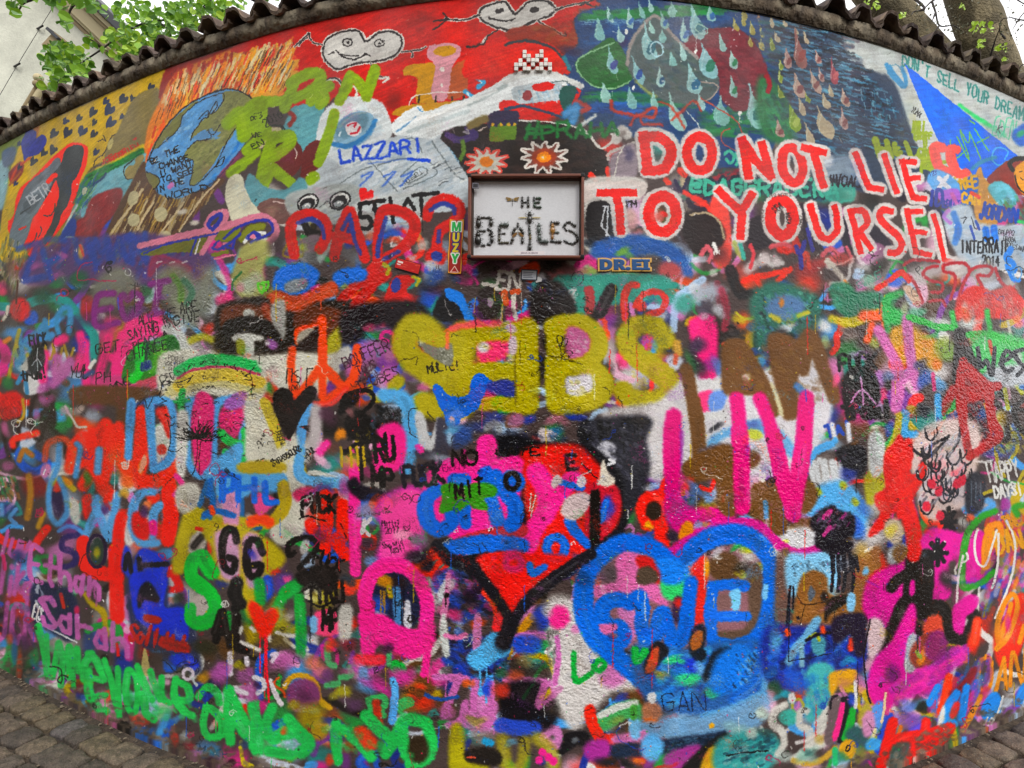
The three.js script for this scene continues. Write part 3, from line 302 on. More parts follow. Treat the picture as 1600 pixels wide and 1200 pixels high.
// ---------------------------------------------------------------- top right: dark sea, white corner, blue triangle
O(1200, 0);
A('#b9bfbd', 4, [380, 60, 800, 290, 1600, 600, 1900, 720, 1900, 1300, 1500, 1200, 1000, 1100, 900, 900, 700, 480, 500, 400]); hatch(['#c4c9c4', '#aab2b0', '#b4b8b0', '#c0c4c4'], 140, [480, 220, 1600, 660, 1600, 940, 900, 760], 60, 24, 40, 0.4);
A('#2a384c', 26, [40, 66, 100, 90, 430, 170, 455, 270, 520, 400, 610, 450, 740, 490, 795, 560, 850, 720, 930, 950, 1000, 1120, 500, 1180, 120, 960, 60, 700, 30, 400]); hatch(['#1c3c68', '#232b3a', '#2c4a6c', '#1d5a4c', '#26405c'], 130, [-70, 70, 60, 90, 90, 480, -20, 440], 70, 10, 18, 0.6);
hatch(['#1a2230', '#2c3a50', '#161a22', '#33425a', '#3a2c3a'], 260, [-40, 100, 440, 190, 900, 960, 60, 900], 80, 16, 24, 0.6); hatch(['#3a7a98', '#4f94ae', '#6fa8bc', '#2c6080', '#4a6c84'], 420, [0, 110, 440, 180, 960, 1000, 160, 960], 64, 16, 11, 0.65); hatch(['#9cc0cc', '#b8d0d4', '#84a8b8'], 70, [180, 160, 440, 220, 860, 860, 300, 880], 40, 10, 6, 0.6); hatch(['#10131a', '#181418'], 130, [0, 110, 440, 200, 900, 940, 160, 900], 70, 14, 10, 0.7); hatch(['#2a6a80', '#74a4b4'], 40, [560, 560, 760, 560, 820, 740, 640, 740], 6, 30, 8, 0.6);
A('#256c3e', 40, [-40, 500, 50, 560, 110, 660, 140, 780, 120, 880, 0, 860, -60, 700], { a: 0.8 }); hatch(['#1f6a3a', '#3a9454', '#1d5030', '#1c3a44', '#2c7c60'], 120, [-20, 540, 110, 620, 160, 860, 0, 840], 20, 30, 22, 0.6); S('#8a1c28', 30, 0.2, [-10, 480, 10, 530, 0, 580]);
for (const [x, y, h, c] of [[25, 145, 60, 0], [105, 150, 50, 0], [55, 240, 60, 0], [235, 245, 66, 0], [175, 200, 44, 0], [120, 370, 110, 1], [310, 365, 70, 1], [25, 285, 70, 2], [80, 415, 56, 2], [75, 485, 66, 2], [75, 585, 70, 2], [185, 540, 130, 1], [290, 515, 150, 1], [330, 475, 64, 1], [390, 575, 66, 0], [478, 620, 112, 1], [360, 640, 84, 0], [245, 620, 50, 2], [210, 680, 84, 0], [345, 770, 180, 0], [470, 755, 130, 1], [255, 845, 130, 0], [70, 815, 100, 1]]) drop(x, y, h, pick([['#b0a084', '#bca98c'], ['#a8857c', '#b09484'], ['#98a04c', '#8a9440']][c]), [0, '#6a3a3a', '#6a7a28'][c], 0.25);
drop(192, 320, 200, '#8a5a54', '#7a4440', 0.12); drop(410, 455, 124, '#8a3a44', '#a85a5c', 0.25); drop(160, 745, 150, '#7f9a24', '#a8b85c', 0.3);
B('#c8d8e0', 520, 1080, 60, 30, 0.8); A('#7f93a4', 40, [360, 1020, 560, 990, 600, 1110, 420, 1150], { a: 0.7 });
A('#0c62d6', 2, [850, 395, 1560, 978, 1470, 1050, 1372, 1120, 1290, 1110, 1180, 1040, 1065, 890, 950, 640], { l: 1 }); hatch(['#1470e4', '#0a58c4', '#1a7aec'], 110, [900, 520, 1100, 620, 1420, 960, 1150, 960], 30, 24, 26, 0.45);
T("DON'T SELL YOUR DREAMS", 838, 412, 1640, 782, 70, '#2a7f78', 10, { fill: 0.66, soft: 0.3, up: [0.1, -1] }); S('#3f88b4', 26, 0.2, [740, 410, 770, 470, 850, 545, 860, 500, 835, 430]); S('#3f88b4', 20, 0.2, [760, 420, 800, 480, 850, 540]); S('#6a94a4', 8, 0.2, [770, 420, 800, 410, 830, 440]);
T('YUMA', 890, 700, 950, 745, 34, '#2c2c2c', 5); T('WILL', 900, 830, 990, 840, 66, '#8ca018', 15); T('GRIFF', 920, 880, 1030, 870, 40, '#8ca018', 12); T('II', 970, 920, 1000, 920, 40, '#8ca018', 12); T('ON', 940, 990, 1020, 985, 50, '#8ca018', 14);
S('#20c860', 22, 0.5, [1200, 665, 1290, 730, 1390, 790], { a: 0.8 }); S('#2cc46c', 30, 0.6, [1300, 740, 1380, 790, 1480, 850], { a: 0.5 }); T('EDEN', 1400, 850, 1540, 880, 110, '#4ab88c', 9, { a: 0.7 }); T('K', 1430, 830, 1460, 840, 40, '#4a4a4a', 6);
for (const p of [[1140, 880, 1160, 1000, 1240, 940], [1180, 860, 1260, 1010, 1200, 820, 1250, 900, 1260, 830], [1260, 830, 1330, 1000], [1290, 810, 1380, 950], [1310, 900, 1380, 860], [1260, 760, 1290, 780]]) S('#6cb04c', 8, 0.15, p); S('#3fa0dc', 10, 0.2, [1480, 1000, 1500, 950, 1430, 930, 1400, 990, 1440, 1040, 1500, 1010]); S('#2a8aa0', 24, 0.3, [1280, 1060, 1330, 1020, 1420, 990], { a: 0.8 });
A('#1c5cb8', 20, [1540, 830, 1640, 780, 1640, 900, 1560, 900]); B('#18b050', 1580, 830, 50, 30, 0.5);
// ---------------------------------------------------------------- second row, left
O(0, 200);
hatch(['#6a6a34', '#8a8f68', '#3f4a2c', '#7a6a44', '#b0a888'], 120, [0, 640, 190, 740, 120, 1000, 0, 1000], -14, 60, 10, 0.7); B('#6a4a3c', 60, 900, 90, 120, 0.5); B('#5a2a3c', 20, 1000, 70, 60, 0.6);
S('#b8c4b8', 14, 0.3, [480, 490, 430, 580, 390, 660]); A('#2a3c7c', 10, [370, 700, 430, 600, 470, 580, 460, 680, 400, 720]); S('#7fa09c', 14, 0.3, [380, 720, 420, 690, 460, 690]);
A('#533a64', 40, [180, 840, 380, 720, 620, 700, 900, 680, 1250, 760, 1300, 900, 1000, 980, 560, 960, 160, 960]); hatch(['#2a3f94', '#5a3a74', '#3f2a5c', '#4a2a44', '#2c4a7c'], 150, [180, 850, 620, 700, 1200, 780, 900, 960], 40, -60, 26, 0.5);
T('ZF', 160, 970, 480, 900, 210, '#25438f', 40, { soft: 0.5, a: 0.75 }); T('UMAN', 480, 850, 940, 830, 150, '#26408c', 38, { soft: 0.5, a: 0.75 }); for (const [x, y] of [[230, 870], [390, 810], [380, 930]]) B('#8a4a7c', x, y, 60, 34, 0.8); B('#c8a43c', 505, 780, 26, 60, 0.8); S('#b84a3c', 14, 0.3, [500, 740, 520, 800]); A('#8a2c44', 20, [930, 880, 980, 800, 1090, 830, 1190, 880, 1130, 910, 1020, 850, 940, 930], { a: 0.7 });
B('#283c94', 830, 700, 80, 60, 0.8); B('#1f5c34', 500, 960, 90, 80, 0.9); B('#2a6a3c', 370, 980, 80, 50, 0.8); B('#1f4a34', 240, 1060, 90, 80, 0.8); B('#2a6a3c', 330, 1130, 120, 50, 0.7);
A('#b82c2c', 26, ell(125, 1140, 55, 60)); A('#a82a2c', 26, ell(555, 1130, 44, 70)); B('#b03a6c', 10, 1010, 50, 60, 0.8); S('#c8c0b0', 20, 0.3, [50, 1120, 40, 1170, 20, 1200]); S('#4a2a1c', 12, 0.3, [110, 960, 100, 1100]);
// arrow tag in pink, olive and blue
A('#6c7014', 6, [880, 790, 1000, 750, 1140, 720, 1260, 690, 1300, 720, 1260, 780, 1100, 780, 960, 800], { a: 0.8 });
S('#c8788c', 40, 0.1, [870, 745, 1030, 705, 1280, 650, 1400, 620, 1600, 555]); S('#c8788c', 34, 0.1, [1290, 610, 1330, 550, 1410, 530, 1400, 590, 1330, 680, 1260, 790]); S('#28308c', 24, 0.1, [1330, 640, 1300, 610, 1340, 560, 1380, 545, 1370, 590, 1330, 640]); S('#28308c', 12, 0.1, [900, 790, 1050, 730, 1290, 680, 1480, 640]); S('#28308c', 12, 0.1, [1230, 690, 1190, 800]); S('#d8d4d0', 10, 0.1, [1250, 700, 1220, 790]); S('#28308c', 14, 0.1, [1380, 690, 1330, 760, 1400, 760]); S('#28308c', 14, 0.1, [1450, 660, 1400, 720, 1450, 760, 1470, 680]); S('#717618', 24, 0.1, [1350, 700, 1440, 660]); S('#717618', 24, 0.1, [1330, 800, 1420, 780]); S('#d07a90', 14, 0.1, [1400, 730, 1440, 725]); S('#d07a90', 12, 0.1, [1340, 825, 1470, 800]);
for (const x of [980, 1060, 1140]) S('#d8d4d0', 10, 0.1, [x, 850, x + 30, 840], { a: 0.7 });
O(350, 230);
A('#5c9098', 10, [160, 180, 260, 260, 380, 280, 480, 200, 520, 270, 480, 330, 420, 380, 300, 330, 200, 420, 130, 330]);
A('#cbc7b0', 6, [20, 230, 60, 180, 110, 190, 130, 260, 170, 350, 230, 420, 150, 450, 60, 470, 30, 400, 10, 320]);
A('#6a4a44', 6, [210, 380, 260, 340, 340, 330, 410, 360, 430, 440, 390, 480, 330, 480, 250, 430]); S('#c8b0a8', 8, 0.2, [310, 345, 390, 360, 410, 400]); B('#8a6a5c', 300, 400, 50, 50, 0.8);
A('#717618', 4, [-40, 550, 30, 510, 100, 500, 80, 560, 0, 600]); S('#c8788c', 40, 0.1, [0, 510, 120, 465, 240, 440, 310, 480, 325, 550, 280, 600]); S('#28308c', 18, 0.1, [0, 580, 80, 510, 190, 470, 280, 470, 305, 530, 240, 570, 170, 600]); S('#717618', 44, 0.1, [110, 580, 160, 520, 240, 500]); S('#d8d8d4', 24, 0.1, [130, 600, 170, 550, 250, 540]); S('#28308c', 30, 0.1, [150, 570, 190, 545, 220, 570]); A('#d07a90', 2, ell(180, 565, 18, 14)); S('#28308c', 16, 0.1, [-20, 640, 60, 590, 100, 550]);
A('#9c9a5c', 30, [120, 640, 250, 600, 280, 660, 230, 760, 240, 900, 120, 930, 60, 830, 90, 720]); B('#a8b09c', 170, 850, 100, 100, 0.9); B('#c88a94', 90, 880, 50, 40, 0.7); S('#2a6a34', 14, 0.3, [50, 900, 60, 840, 110, 790]); B('#e0307c', 20, 950, 60, 70, 0.9); S('#5cc02c', 14, 0.2, [235, 920, 250, 870, 210, 860, 230, 910, 270, 890, 275, 850, 240, 850]);
// eyes, small black word, astronaut papers
A('#a4a9a6', 16, [420, 300, 820, 250, 840, 420, 700, 480, 440, 440]); hatch(['#c4c8c4', '#8a9090'], 60, [440, 300, 800, 260, 820, 420, 460, 430], 30, -16, 18, 0.5);
for (const [x, y] of [[525, 355], [725, 340]]) { A('#d5d5d0', 3, ell(x, y, 64, 50, -0.5)); S('#1d1a1a', 12, 0.1, ell(x, y, 66, 50, -0.5), { c: 1 }); A('#1d1a1a', 4, ell(x - 4, y + 8, 48, 36, -0.4)); A('#8f9494', 4, ell(x - 10, y + 20, 28, 16, -0.3)); S('#e4e4e0', 6, 0.1, [x - 18, y + 20, x, y + 10, x + 14, y + 20]); } S('#5d6060', 7, 0.1, [600, 380, 640, 350, 670, 350]);
heart('#d81818', 885, 315, 90, 90, 0.2, 4);
A('#c5c9c6', 16, [830, 360, 1200, 290, 1280, 300, 1260, 450, 1000, 520, 860, 540], { a: 0.7 }); for (const p of [[930, 350, 850, 360, 850, 440, 900, 440, 930, 480, 900, 520, 860, 510], [940, 350, 960, 480], [940, 350, 1000, 340], [940, 400, 990, 395], [1040, 330, 1060, 480], [1120, 390, 1150, 330, 1180, 380, 1190, 400], [1230, 310, 1240, 440], [1180, 310, 1340, 290]]) S('#141212', 26, 0.08, p, { l: 1 }); drips('#1a1716', [960, 1060, 1240], 440, 110, 5);
for (const [c, n, w] of [['#3f4448', 12, 7], ['#dadcd8', 8, 10]]) hatch([c], n, [1240, 60, 1480, 150, 1500, 230, 1300, 250], 60, -24, w, 0.7);
// DAD? in red
B('#3a2c30', 350, 640, 100, 110, 0.7); B('#5a5c5c', 560, 700, 120, 90, 0.8); B('#64686a', 820, 690, 120, 80, 0.7); A('#8f9a94', 16, [640, 600, 740, 560, 760, 590, 660, 650, 600, 720, 590, 660]); A('#6a5a60', 14, [450, 600, 590, 560, 600, 640, 460, 660]); B('#7a8a3c', 500, 635, 50, 34, 0.8); B('#d84a2c', 1060, 590, 60, 40, 0.7); B('#2a50a0', 1060, 520, 70, 50, 0.8); B('#9cb0c8', 1160, 520, 50, 50, 0.8); B('#c8b84c', 1210, 560, 30, 60, 0.7); B('#c86a4c', 900, 560, 60, 50, 0.7); B('#a8b0a8', 1230, 620, 50, 60, 0.7);
const RD = '#bf1d16', NV = '#2a3a86';
for (const p of [[440, 680, 420, 580, 420, 490, 470, 440, 560, 430, 630, 480, 640, 560, 600, 640], [690, 690, 720, 560, 780, 410, 830, 540, 880, 700], [700, 560, 830, 590], [960, 730, 960, 600, 990, 410, 1110, 410, 1190, 470, 1180, 560, 1110, 640, 1000, 710], [1270, 440, 1300, 360, 1400, 330, 1470, 390, 1440, 470, 1350, 530, 1330, 610, 1330, 650], [970, 720, 900, 800, 820, 870, 730, 970], [920, 880, 850, 960, 810, 1010]]) S(RD, 66, 0.14, p);
S(RD, 110, 0.2, [1310, 690, 1340, 690]); S(RD, 90, 0.2, [900, 860, 1000, 800]); A(RD, 10, [1010, 990, 1040, 860, 1100, 810, 1190, 830, 1140, 900, 1170, 960, 1120, 990]); B('#e83030', 1150, 940, 60, 60, 0.9);
for (const p of [[460, 480, 540, 455, 610, 500, 625, 570], [740, 520, 785, 430], [790, 450, 815, 580, 850, 670], [960, 690, 970, 600, 1010, 450], [1290, 400, 1360, 360, 1430, 380, 1440, 420], [1340, 600, 1345, 530], [1090, 660, 1000, 710]]) S(NV, 26, 0.2, p, { a: 0.9 }); A(NV, 6, ell(1330, 690, 34, 30)); A(NV, 6, ell(1075, 870, 28, 44, 0.2)); drips('#2a1a18', [1310, 1325, 1340, 1290], 750, 60, 5);
S('#b0a020', 26, 0.2, [1000, 740, 1030, 760, 1020, 800]); S('#c0b020', 20, 0.2, [1180, 820, 1220, 830, 1200, 870]);
// blue puffs
A('#0f66c8', 22, [320, 900, 330, 800, 400, 750, 500, 740, 580, 790, 560, 860, 470, 920, 430, 930]); A('#7f868c', 16, ell(450, 870, 70, 34, -0.3)); A('#0f66c8', 20, [690, 860, 700, 800, 780, 770, 880, 780, 870, 830, 780, 850, 740, 880]); B('#a8b04c', 760, 880, 40, 20, 0.7);
A('#a83a18', 20, [240, 1000, 320, 910, 420, 940, 520, 930, 640, 870, 700, 900, 600, 960, 420, 1000]); A('#b8401c', 16, [640, 880, 680, 850, 700, 900, 660, 930]);
B('#1d1a24', 1320, 860, 120, 90, 0.7); B('#3c5a84', 1310, 830, 80, 60, 0.7); B('#b8c0c4', 1280, 730, 70, 60, 0.8); B('#b0b8bc', 1160, 700, 60, 30, 0.7); B('#6a3a4c', 1490, 840, 60, 60, 0.8); B('#2c3c5c', 1450, 820, 50, 50, 0.8);
S('#1c7cdc', 50, 0.14, [1400, 910, 1470, 950, 1500, 1010, 1530, 1060]); S('#1c7cdc', 40, 0.14, [1600, 960, 1550, 985, 1530, 1050]);
// ---------------------------------------------------------------- around the box
O(680, 250);
A('#c8c4bf', 20, [960, 130, 1290, 130, 1280, 240, 1170, 260, 1180, 480, 1100, 480, 960, 460, 940, 260], { a: 0.9 });
B('#9a8f94', 100, 640, 90, 70, 0.6); B('#8a5a5c', 820, 690, 160, 60, 0.8); B('#6a4a5c', 400, 680, 150, 50, 0.8); B('#b8b4b4', 640, 740, 60, 40, 0.9); B('#2a4a9c', 250, 710, 30, 40, 0.9); B('#a85a5c', 760, 720, 90, 34, 0.8); B('#9aa07c', 960, 690, 60, 30, 0.8); B('#22408c', 10, 740, 80, 60, 0.6);
A('#161214', 8, [950, 320, 990, 270, 1080, 280, 1110, 380, 1200, 400, 1120, 420, 1120, 490, 960, 490]); for (const p of [[1040, 420, 1060, 300], [1070, 480, 1080, 310], [1040, 420, 1090, 490], [1050, 300, 1080, 300]]) S('#c8ccd0', 10, 0.1, p); B('#0c1420', 1000, 520, 90, 50, 0.8);
T('TM', 1185, 305, 1270, 300, 38, '#221c1c', 10); S('#c4beb8', 24, 0.1, [940, 260, 980, 160, 1290, 160]); A('#c8beb8', 6, [930, 170, 1290, 140, 1290, 240, 1170, 240, 1000, 240, 930, 270]); B('#c89898', 1210, 400, 70, 90, 0.8); B('#c8a8a0', 1220, 340, 50, 60, 0.8); B('#c05850', 1160, 400, 40, 70, 0.8); B('#d8888c', 1260, 470, 60, 50, 0.7);
A('#1c5298', 40, [1020, 540, 1180, 490, 1320, 500, 1460, 540, 1560, 620, 1590, 720, 1480, 660, 1380, 580, 1200, 600, 1000, 600], { a: 0.95 }); B('#1f5aa8', 1100, 560, 120, 60, 0.9); B('#6a9a3c', 1180, 590, 90, 40, 0.9); B('#8aa84c', 960, 700, 80, 40, 0.8); B('#9ab04c', 1200, 700, 140, 40, 0.7); B('#1c5aa8', 1500, 640, 80, 110, 0.9); A('#a84a4c', 40, ell(1470, 700, 55, 40, 0.3)); B('#3a3034', 1560, 520, 90, 120, 0.7);
A('#358c7c', 30, [750, 760, 920, 740, 1100, 730, 1400, 740, 1480, 800, 1460, 900, 1300, 880, 1100, 900, 900, 960, 780, 900]); B('#3f9884', 1000, 800, 160, 80, 0.8); B('#3a9480', 1300, 800, 120, 70, 0.7); B('#c8cdc8', 1400, 1000, 90, 70, 0.8); B('#c0ccc8', 850, 850, 40, 50, 0.8); S('#d0d4d0', 14, 0.3, [830, 830, 880, 815, 850, 860, 870, 900]);
B('#2a2624', 720, 880, 150, 110, 0.95); A('#211d1c', 30, [600, 960, 620, 820, 720, 770, 820, 830, 870, 960, 760, 1020, 640, 1020]); A('#2c2422', 14, [270, 980, 270, 850, 330, 790, 400, 820, 410, 900, 380, 980, 320, 1000]); A('#9a8f8c', 6, ell(345, 895, 16, 26)); A('#191718', 14, [0, 1000, 10, 900, 60, 850, 130, 870, 180, 980, 160, 1010]); S('#8f8a88', 5, 0.2, [60, 880, 70, 930, 100, 980]); S('#1c7cdc', 54, 0.14, [90, 850, 160, 890, 200, 960, 215, 1010]); S('#1c7cdc', 40, 0.14, [250, 900, 215, 940, 210, 990]);
T('EN', 385, 810, 540, 830, 100, '#c8c2ba', 20); S('#c8c2ba', 24, 0.1, [300, 780, 370, 790]); S('#d0501c', 44, 0.1, [430, 840, 440, 900]); S('#d0501c', 34, 0.1, [480, 830, 520, 830]); S('#c8c2b8', 28, 0.1, [490, 860, 490, 930, 505, 1000]); S('#c8b8a8', 14, 0.2, [420, 930, 410, 1010]); drips('#d8cfc4', [420, 500, 540], 840, 90, 6); B('#4a3238', 450, 960, 60, 50, 0.8);
S('#a03a3c', 60, 0.2, [960, 820, 970, 900, 960, 940]); S('#242022', 80, 0.15, [1100, 820, 1060, 900, 1030, 960]); S('#c8362c', 44, 0.15, [1260, 790, 1210, 800, 1180, 880, 1190, 1000]); S('#c8362c', 36, 0.15, [1250, 920, 1300, 850, 1390, 830, 1440, 880, 1410, 950, 1330, 970]); S('#d03a2c', 70, 0.2, [1275, 910, 1285, 920]);
// ---------------------------------------------------------------- big red letters
O(940, 180);
B('#3a2c44', 500, 440, 90, 80, 0.8); hatch(['#1c2c4c', '#2a4a6c', '#1f5a4c', '#4a2440', '#2c2438'], 160, [480, 340, 1400, 400, 1400, 520, 480, 560], 40, 10, 30, 0.6); B('#c8b090', 510, 420, 30, 70, 0.9); S('#c83a2c', 40, 0.15, [490, 350, 520, 380]); S('#d04030', 34, 0.15, [400, 410, 420, 430]); S('#2a2440', 22, 0.1, [460, 420, 500, 480, 540, 400]); S('#d83a30', 30, 0.3, [520, 490, 640, 560, 680, 600]); B('#d83a30', 620, 560, 60, 40, 0.8); S('#2c2434', 34, 0.2, [540, 540, 570, 580, 640, 600]); A('#d84a40', 16, [700, 520, 760, 500, 800, 700, 800, 900, 740, 960, 700, 900, 740, 760, 690, 600]); hatch(['#7a2434', '#8f2c34'], 20, [680, 400, 860, 340, 860, 400, 700, 420], 40, -16, 16, 0.7);
T('@DAGGRAGERA', 560, 490, 1500, 520, 92, '#1c2a34', 34, { soft: 0.1, fill: 0.66, round: 1 }); T('@DAGGRAGERA', 560, 490, 1500, 520, 92, '#43a48c', 24, { soft: 0.1, fill: 0.66, round: 1 }); S('#43a48c', 18, 0.1, [770, 250, 800, 230, 830, 270, 800, 310, 780, 280]); S('#43a48c', 16, 0.1, [840, 250, 850, 290, 840, 320]);
A('#3fa08c', 16, [1380, 460, 1500, 440, 1580, 470, 1560, 540, 1440, 540], { a: 0.8 }); B('#8a9aa8', 1480, 340, 110, 70, 0.8); B('#c8ccd0', 1420, 290, 60, 50, 0.9); B('#c8cdd4', 1160, 420, 120, 40, 0.8); T('#VOAC', 1420, 440, 1620, 460, 66, '#241f28', 12);
A('#251d1e', 24, [500, 660, 560, 620, 640, 620, 740, 690, 760, 780, 700, 850, 600, 870, 540, 800]); B('#2a2020', 640, 720, 130, 90, 0.7); S('#a8987c', 14, 0.3, [560, 630, 660, 620, 740, 680, 765, 780]); S('#a0a84c', 30, 0.3, [830, 800, 850, 860, 880, 900], { a: 0.8 }); S('#3fa090', 26, 0.2, [860, 790, 880, 860, 890, 900]); B('#4a2a2c', 700, 900, 120, 90, 0.7); hatch(['#b8bcc0'], 6, [960, 740, 1040, 740, 1040, 800, 960, 800], 16, 20, 6, 0.7);
A('#241c22', 12, [900, 700, 1000, 640, 1060, 780, 1000, 840, 920, 820]); A('#2a2028', 12, [1250, 560, 1290, 720, 1380, 840, 1300, 840, 1230, 760]); O(1200, 200); A('#241f2a', 12, [480, 560, 520, 760, 560, 800, 500, 800, 470, 700]); A('#241f2a', 12, [640, 620, 700, 650, 780, 760, 700, 720, 640, 700]); A('#241f2a', 12, [740, 220, 780, 200, 860, 440, 800, 430]); A('#241f2a', 12, [980, 400, 1060, 480, 1120, 720, 1090, 760, 1040, 560, 980, 500]);
S('#8a9a28', 44, 0.1, [670, 80, 700, 180]); S('#8a9a28', 36, 0.1, [740, 90, 770, 190]); S('#8a9a28', 30, 0.1, [680, 140, 760, 130]); S('#8a9a28', 34, 0.1, [790, 110, 800, 170, 830, 160]); S('#8a9a28', 20, 0.1, [790, 140, 820, 130]); S('#8a9a28', 32, 0.1, [860, 100, 900, 190, 940, 180]); S('#98a82c', 40, 0.15, [970, 240, 1000, 200, 1020, 260]); T('PRE', 960, 290, 1140, 290, 80, '#8ca018', 22); B('#98a82c', 980, 200, 50, 60, 0.8); T('GRIFF', 915, 80, 1030, 75, 40, '#8ca018', 12); T('II', 970, 120, 1000, 120, 40, '#8ca018', 12); T('ON', 945, 180, 1020, 180, 46, '#8ca018', 15);
const letter = (list) => { for (const [c, k, sf] of [['#cdc6c2', 1, 0.06], ['#d8211c', 0, 0.03]]) for (const [w, p, o] of list) S(c, k ? w * 0.8 + 44 : w * 0.8, sf, p, { l: !(o ?? 0), c: o === 2, q: 1, b: !k }); };
wob = 0.9;
O(940, 180);
letter([[80, [262, 140, 275, 240, 288, 345]], [80, [262, 142, 350, 140, 420, 190, 435, 260, 400, 330, 350, 350, 285, 348], 1]]); letter([[76, ell(613, 247, 78, 106, -0.05), 2]]); letter([[70, [882, 170, 900, 280, 918, 380]], [70, [882, 170, 960, 290, 1052, 385]], [66, [1005, 195, 1030, 290, 1058, 385]]]); letter([[72, ell(1192, 318, 64, 110, -0.15), 2]]); letter([[58, [1265, 210, 1390, 240]], [62, [1325, 235, 1385, 440]]]);
letter([[60, [-10, 490, 200, 490]], [66, [95, 500, 110, 620, 120, 730]]]); letter([[86, ell(380, 625, 86, 112, 0), 2]]); letter([[66, [740, 485, 850, 590, 865, 610]], [66, [935, 510, 880, 600, 870, 760]]]); letter([[84, ell(1128, 648, 72, 112, -0.05), 2]]);
O(1200, 200);
letter([[50, [548, 170, 590, 280, 632, 375, 705, 388]]]); letter([[48, [728, 185, 765, 300, 805, 400]]]); letter([[46, [838, 215, 870, 330, 905, 440, 975, 450]], [44, [838, 218, 915, 220]], [42, [870, 325, 940, 320]]]);
letter([[52, [268, 500, 295, 600, 330, 680, 380, 700, 430, 650, 430, 580, 418, 505], 1]]); letter([[50, [515, 530, 545, 640, 580, 780]], [48, [515, 530, 590, 525, 620, 590, 590, 640, 555, 650], 1], [46, [570, 655, 640, 755]]]); letter([[52, [765, 525, 715, 520, 700, 560, 740, 620, 810, 680, 835, 740, 810, 785, 765, 785], 1]]); letter([[44, [868, 525, 895, 640, 925, 780, 1010, 800]], [42, [868, 528, 950, 528]], [42, [895, 655, 980, 660]]]); letter([[40, [1035, 555, 1065, 660, 1100, 830, 1180, 850]]]);
wob = 0.5; B('#d8302a', 860, 780, 10, 10); O(940, 180); S('#d8211c', 34, 0.3, [380, 620, 395, 630]); B('#d86a64', 350, 640, 46, 60, 0.8); T('STEVA', 1085, 620, 1140, 580, 36, '#241c1c', 5); T('NICKA', 1150, 620, 1160, 690, 28, '#241c1c', 5, { up: [1, 0] }); T('TRANS', 1020, 690, 1010, 590, 20, '#4a3f3c', 3); T('LOV3 MOTEL', 1030, 520, 1190, 510, 20, '#4a3f3c', 3); T('CRAZY CREW', 1235, 640, 1240, 790, 18, '#4a3f3c', 4, { up: [1, 0] });
// purple Y, red mess under the letters
B('#b84a40', 860, 1000, 160, 100, 0.6); S('#c05a64', 26, 0.2, [620, 880, 660, 830, 690, 880, 670, 920]); S('#d8d8d4', 24, 0.2, [700, 810, 720, 860]); drips('#dcdcd8', [705, 718, 735], 850, 40, 6); for (const [x, y, a, b] of [[1000, 900, 46, 60], [1095, 905, 34, 44], [930, 960, 44, 50], [700, 975, 30, 40], [1440, 940, 40, 50]]) B('#c8bdbc', x, y, a * 1.3, b * 1.3, 0.95); B('#a82c2c', 1250, 950, 180, 90, 0.6); B('#b83a34', 1450, 900, 150, 80, 0.7); S('#c85a64', 30, 0.2, [1380, 880, 1430, 840, 1470, 870]); S('#c85a64', 20, 0.2, [1530, 830, 1560, 890]); S('#c8404a', 24, 0.2, [930, 820, 950, 880, 930, 960]); S('#c85058', 30, 0.25, [1060, 830, 1140, 810, 1180, 830]);
S('#e03018', 34, 0.25, [880, 1050, 960, 1020, 1060, 1000, 1180, 970]); S('#e03018', 30, 0.25, [960, 1020, 1000, 1090]); S('#e03018', 30, 0.25, [1100, 1040, 1180, 970]); S('#c84030', 26, 0.3, [1240, 950, 1280, 870, 1300, 960]);
S('#2f2c84', 30, 0.1, [1215, 830, 1240, 870, 1270, 800]); S('#2f2c84', 30, 0.1, [1240, 870, 1250, 960]); S('#2f2c84', 24, 0.1, [1285, 720, 1320, 850]); A('#1c1a1c', 16, [780, 960, 830, 960, 880, 1090, 960, 1120, 860, 1150, 800, 1050], { a: 0.9 }); B('#b0b4c0', 640, 1120, 120, 110, 0.95); B('#d0d4d8', 600, 1080, 60, 60, 0.8); B('#3a3440', 640, 1190, 60, 60, 0.9); S('#8a3040', 40, 0.4, [720, 1060, 740, 1200], { a: 0.7 });
A('#2c6a58', 40, [960, 1160, 1050, 1080, 1160, 1080, 1300, 1140, 1330, 1240, 1000, 1260], { a: 0.9 }); hatch(['#1c4038', '#7ab8a0', '#3a5a8c', '#1a1c20', '#5a9a84'], 220, [960, 1120, 1320, 1120, 1320, 1280, 960, 1280], 12, 16, 14, 0.6); S('#d88a2c', 26, 0.3, [1120, 1150, 1125, 1190]);
// ---------------------------------------------------------------- second row, right
O(1200, 200);
A('#7a2c22', 6, [1375, 320, 1530, 200, 1640, 260, 1640, 420, 1500, 400, 1420, 370]); A('#d8941c', 6, [1540, 290, 1560, 240, 1640, 220, 1660, 460, 1600, 420, 1560, 370]); S('#17120f', 26, 0.1, [1530, 270, 1510, 230, 1540, 200, 1600, 195, 1640, 205]); S('#17120f', 6, 0.1, [1570, 280, 1590, 275]); S('#17120f', 6, 0.1, [1580, 320, 1596, 330]); S('#17120f', 10, 0.1, [1545, 300, 1560, 370, 1600, 410]);
A('#b8863c', 6, [1290, 340, 1325, 250, 1350, 320, 1420, 400, 1450, 470, 1470, 540, 1400, 620, 1320, 600, 1290, 500]); hatch(['#c8964c', '#a8762c'], 30, [1300, 340, 1400, 420, 1440, 560, 1310, 540], 10, 20, 18, 0.5);
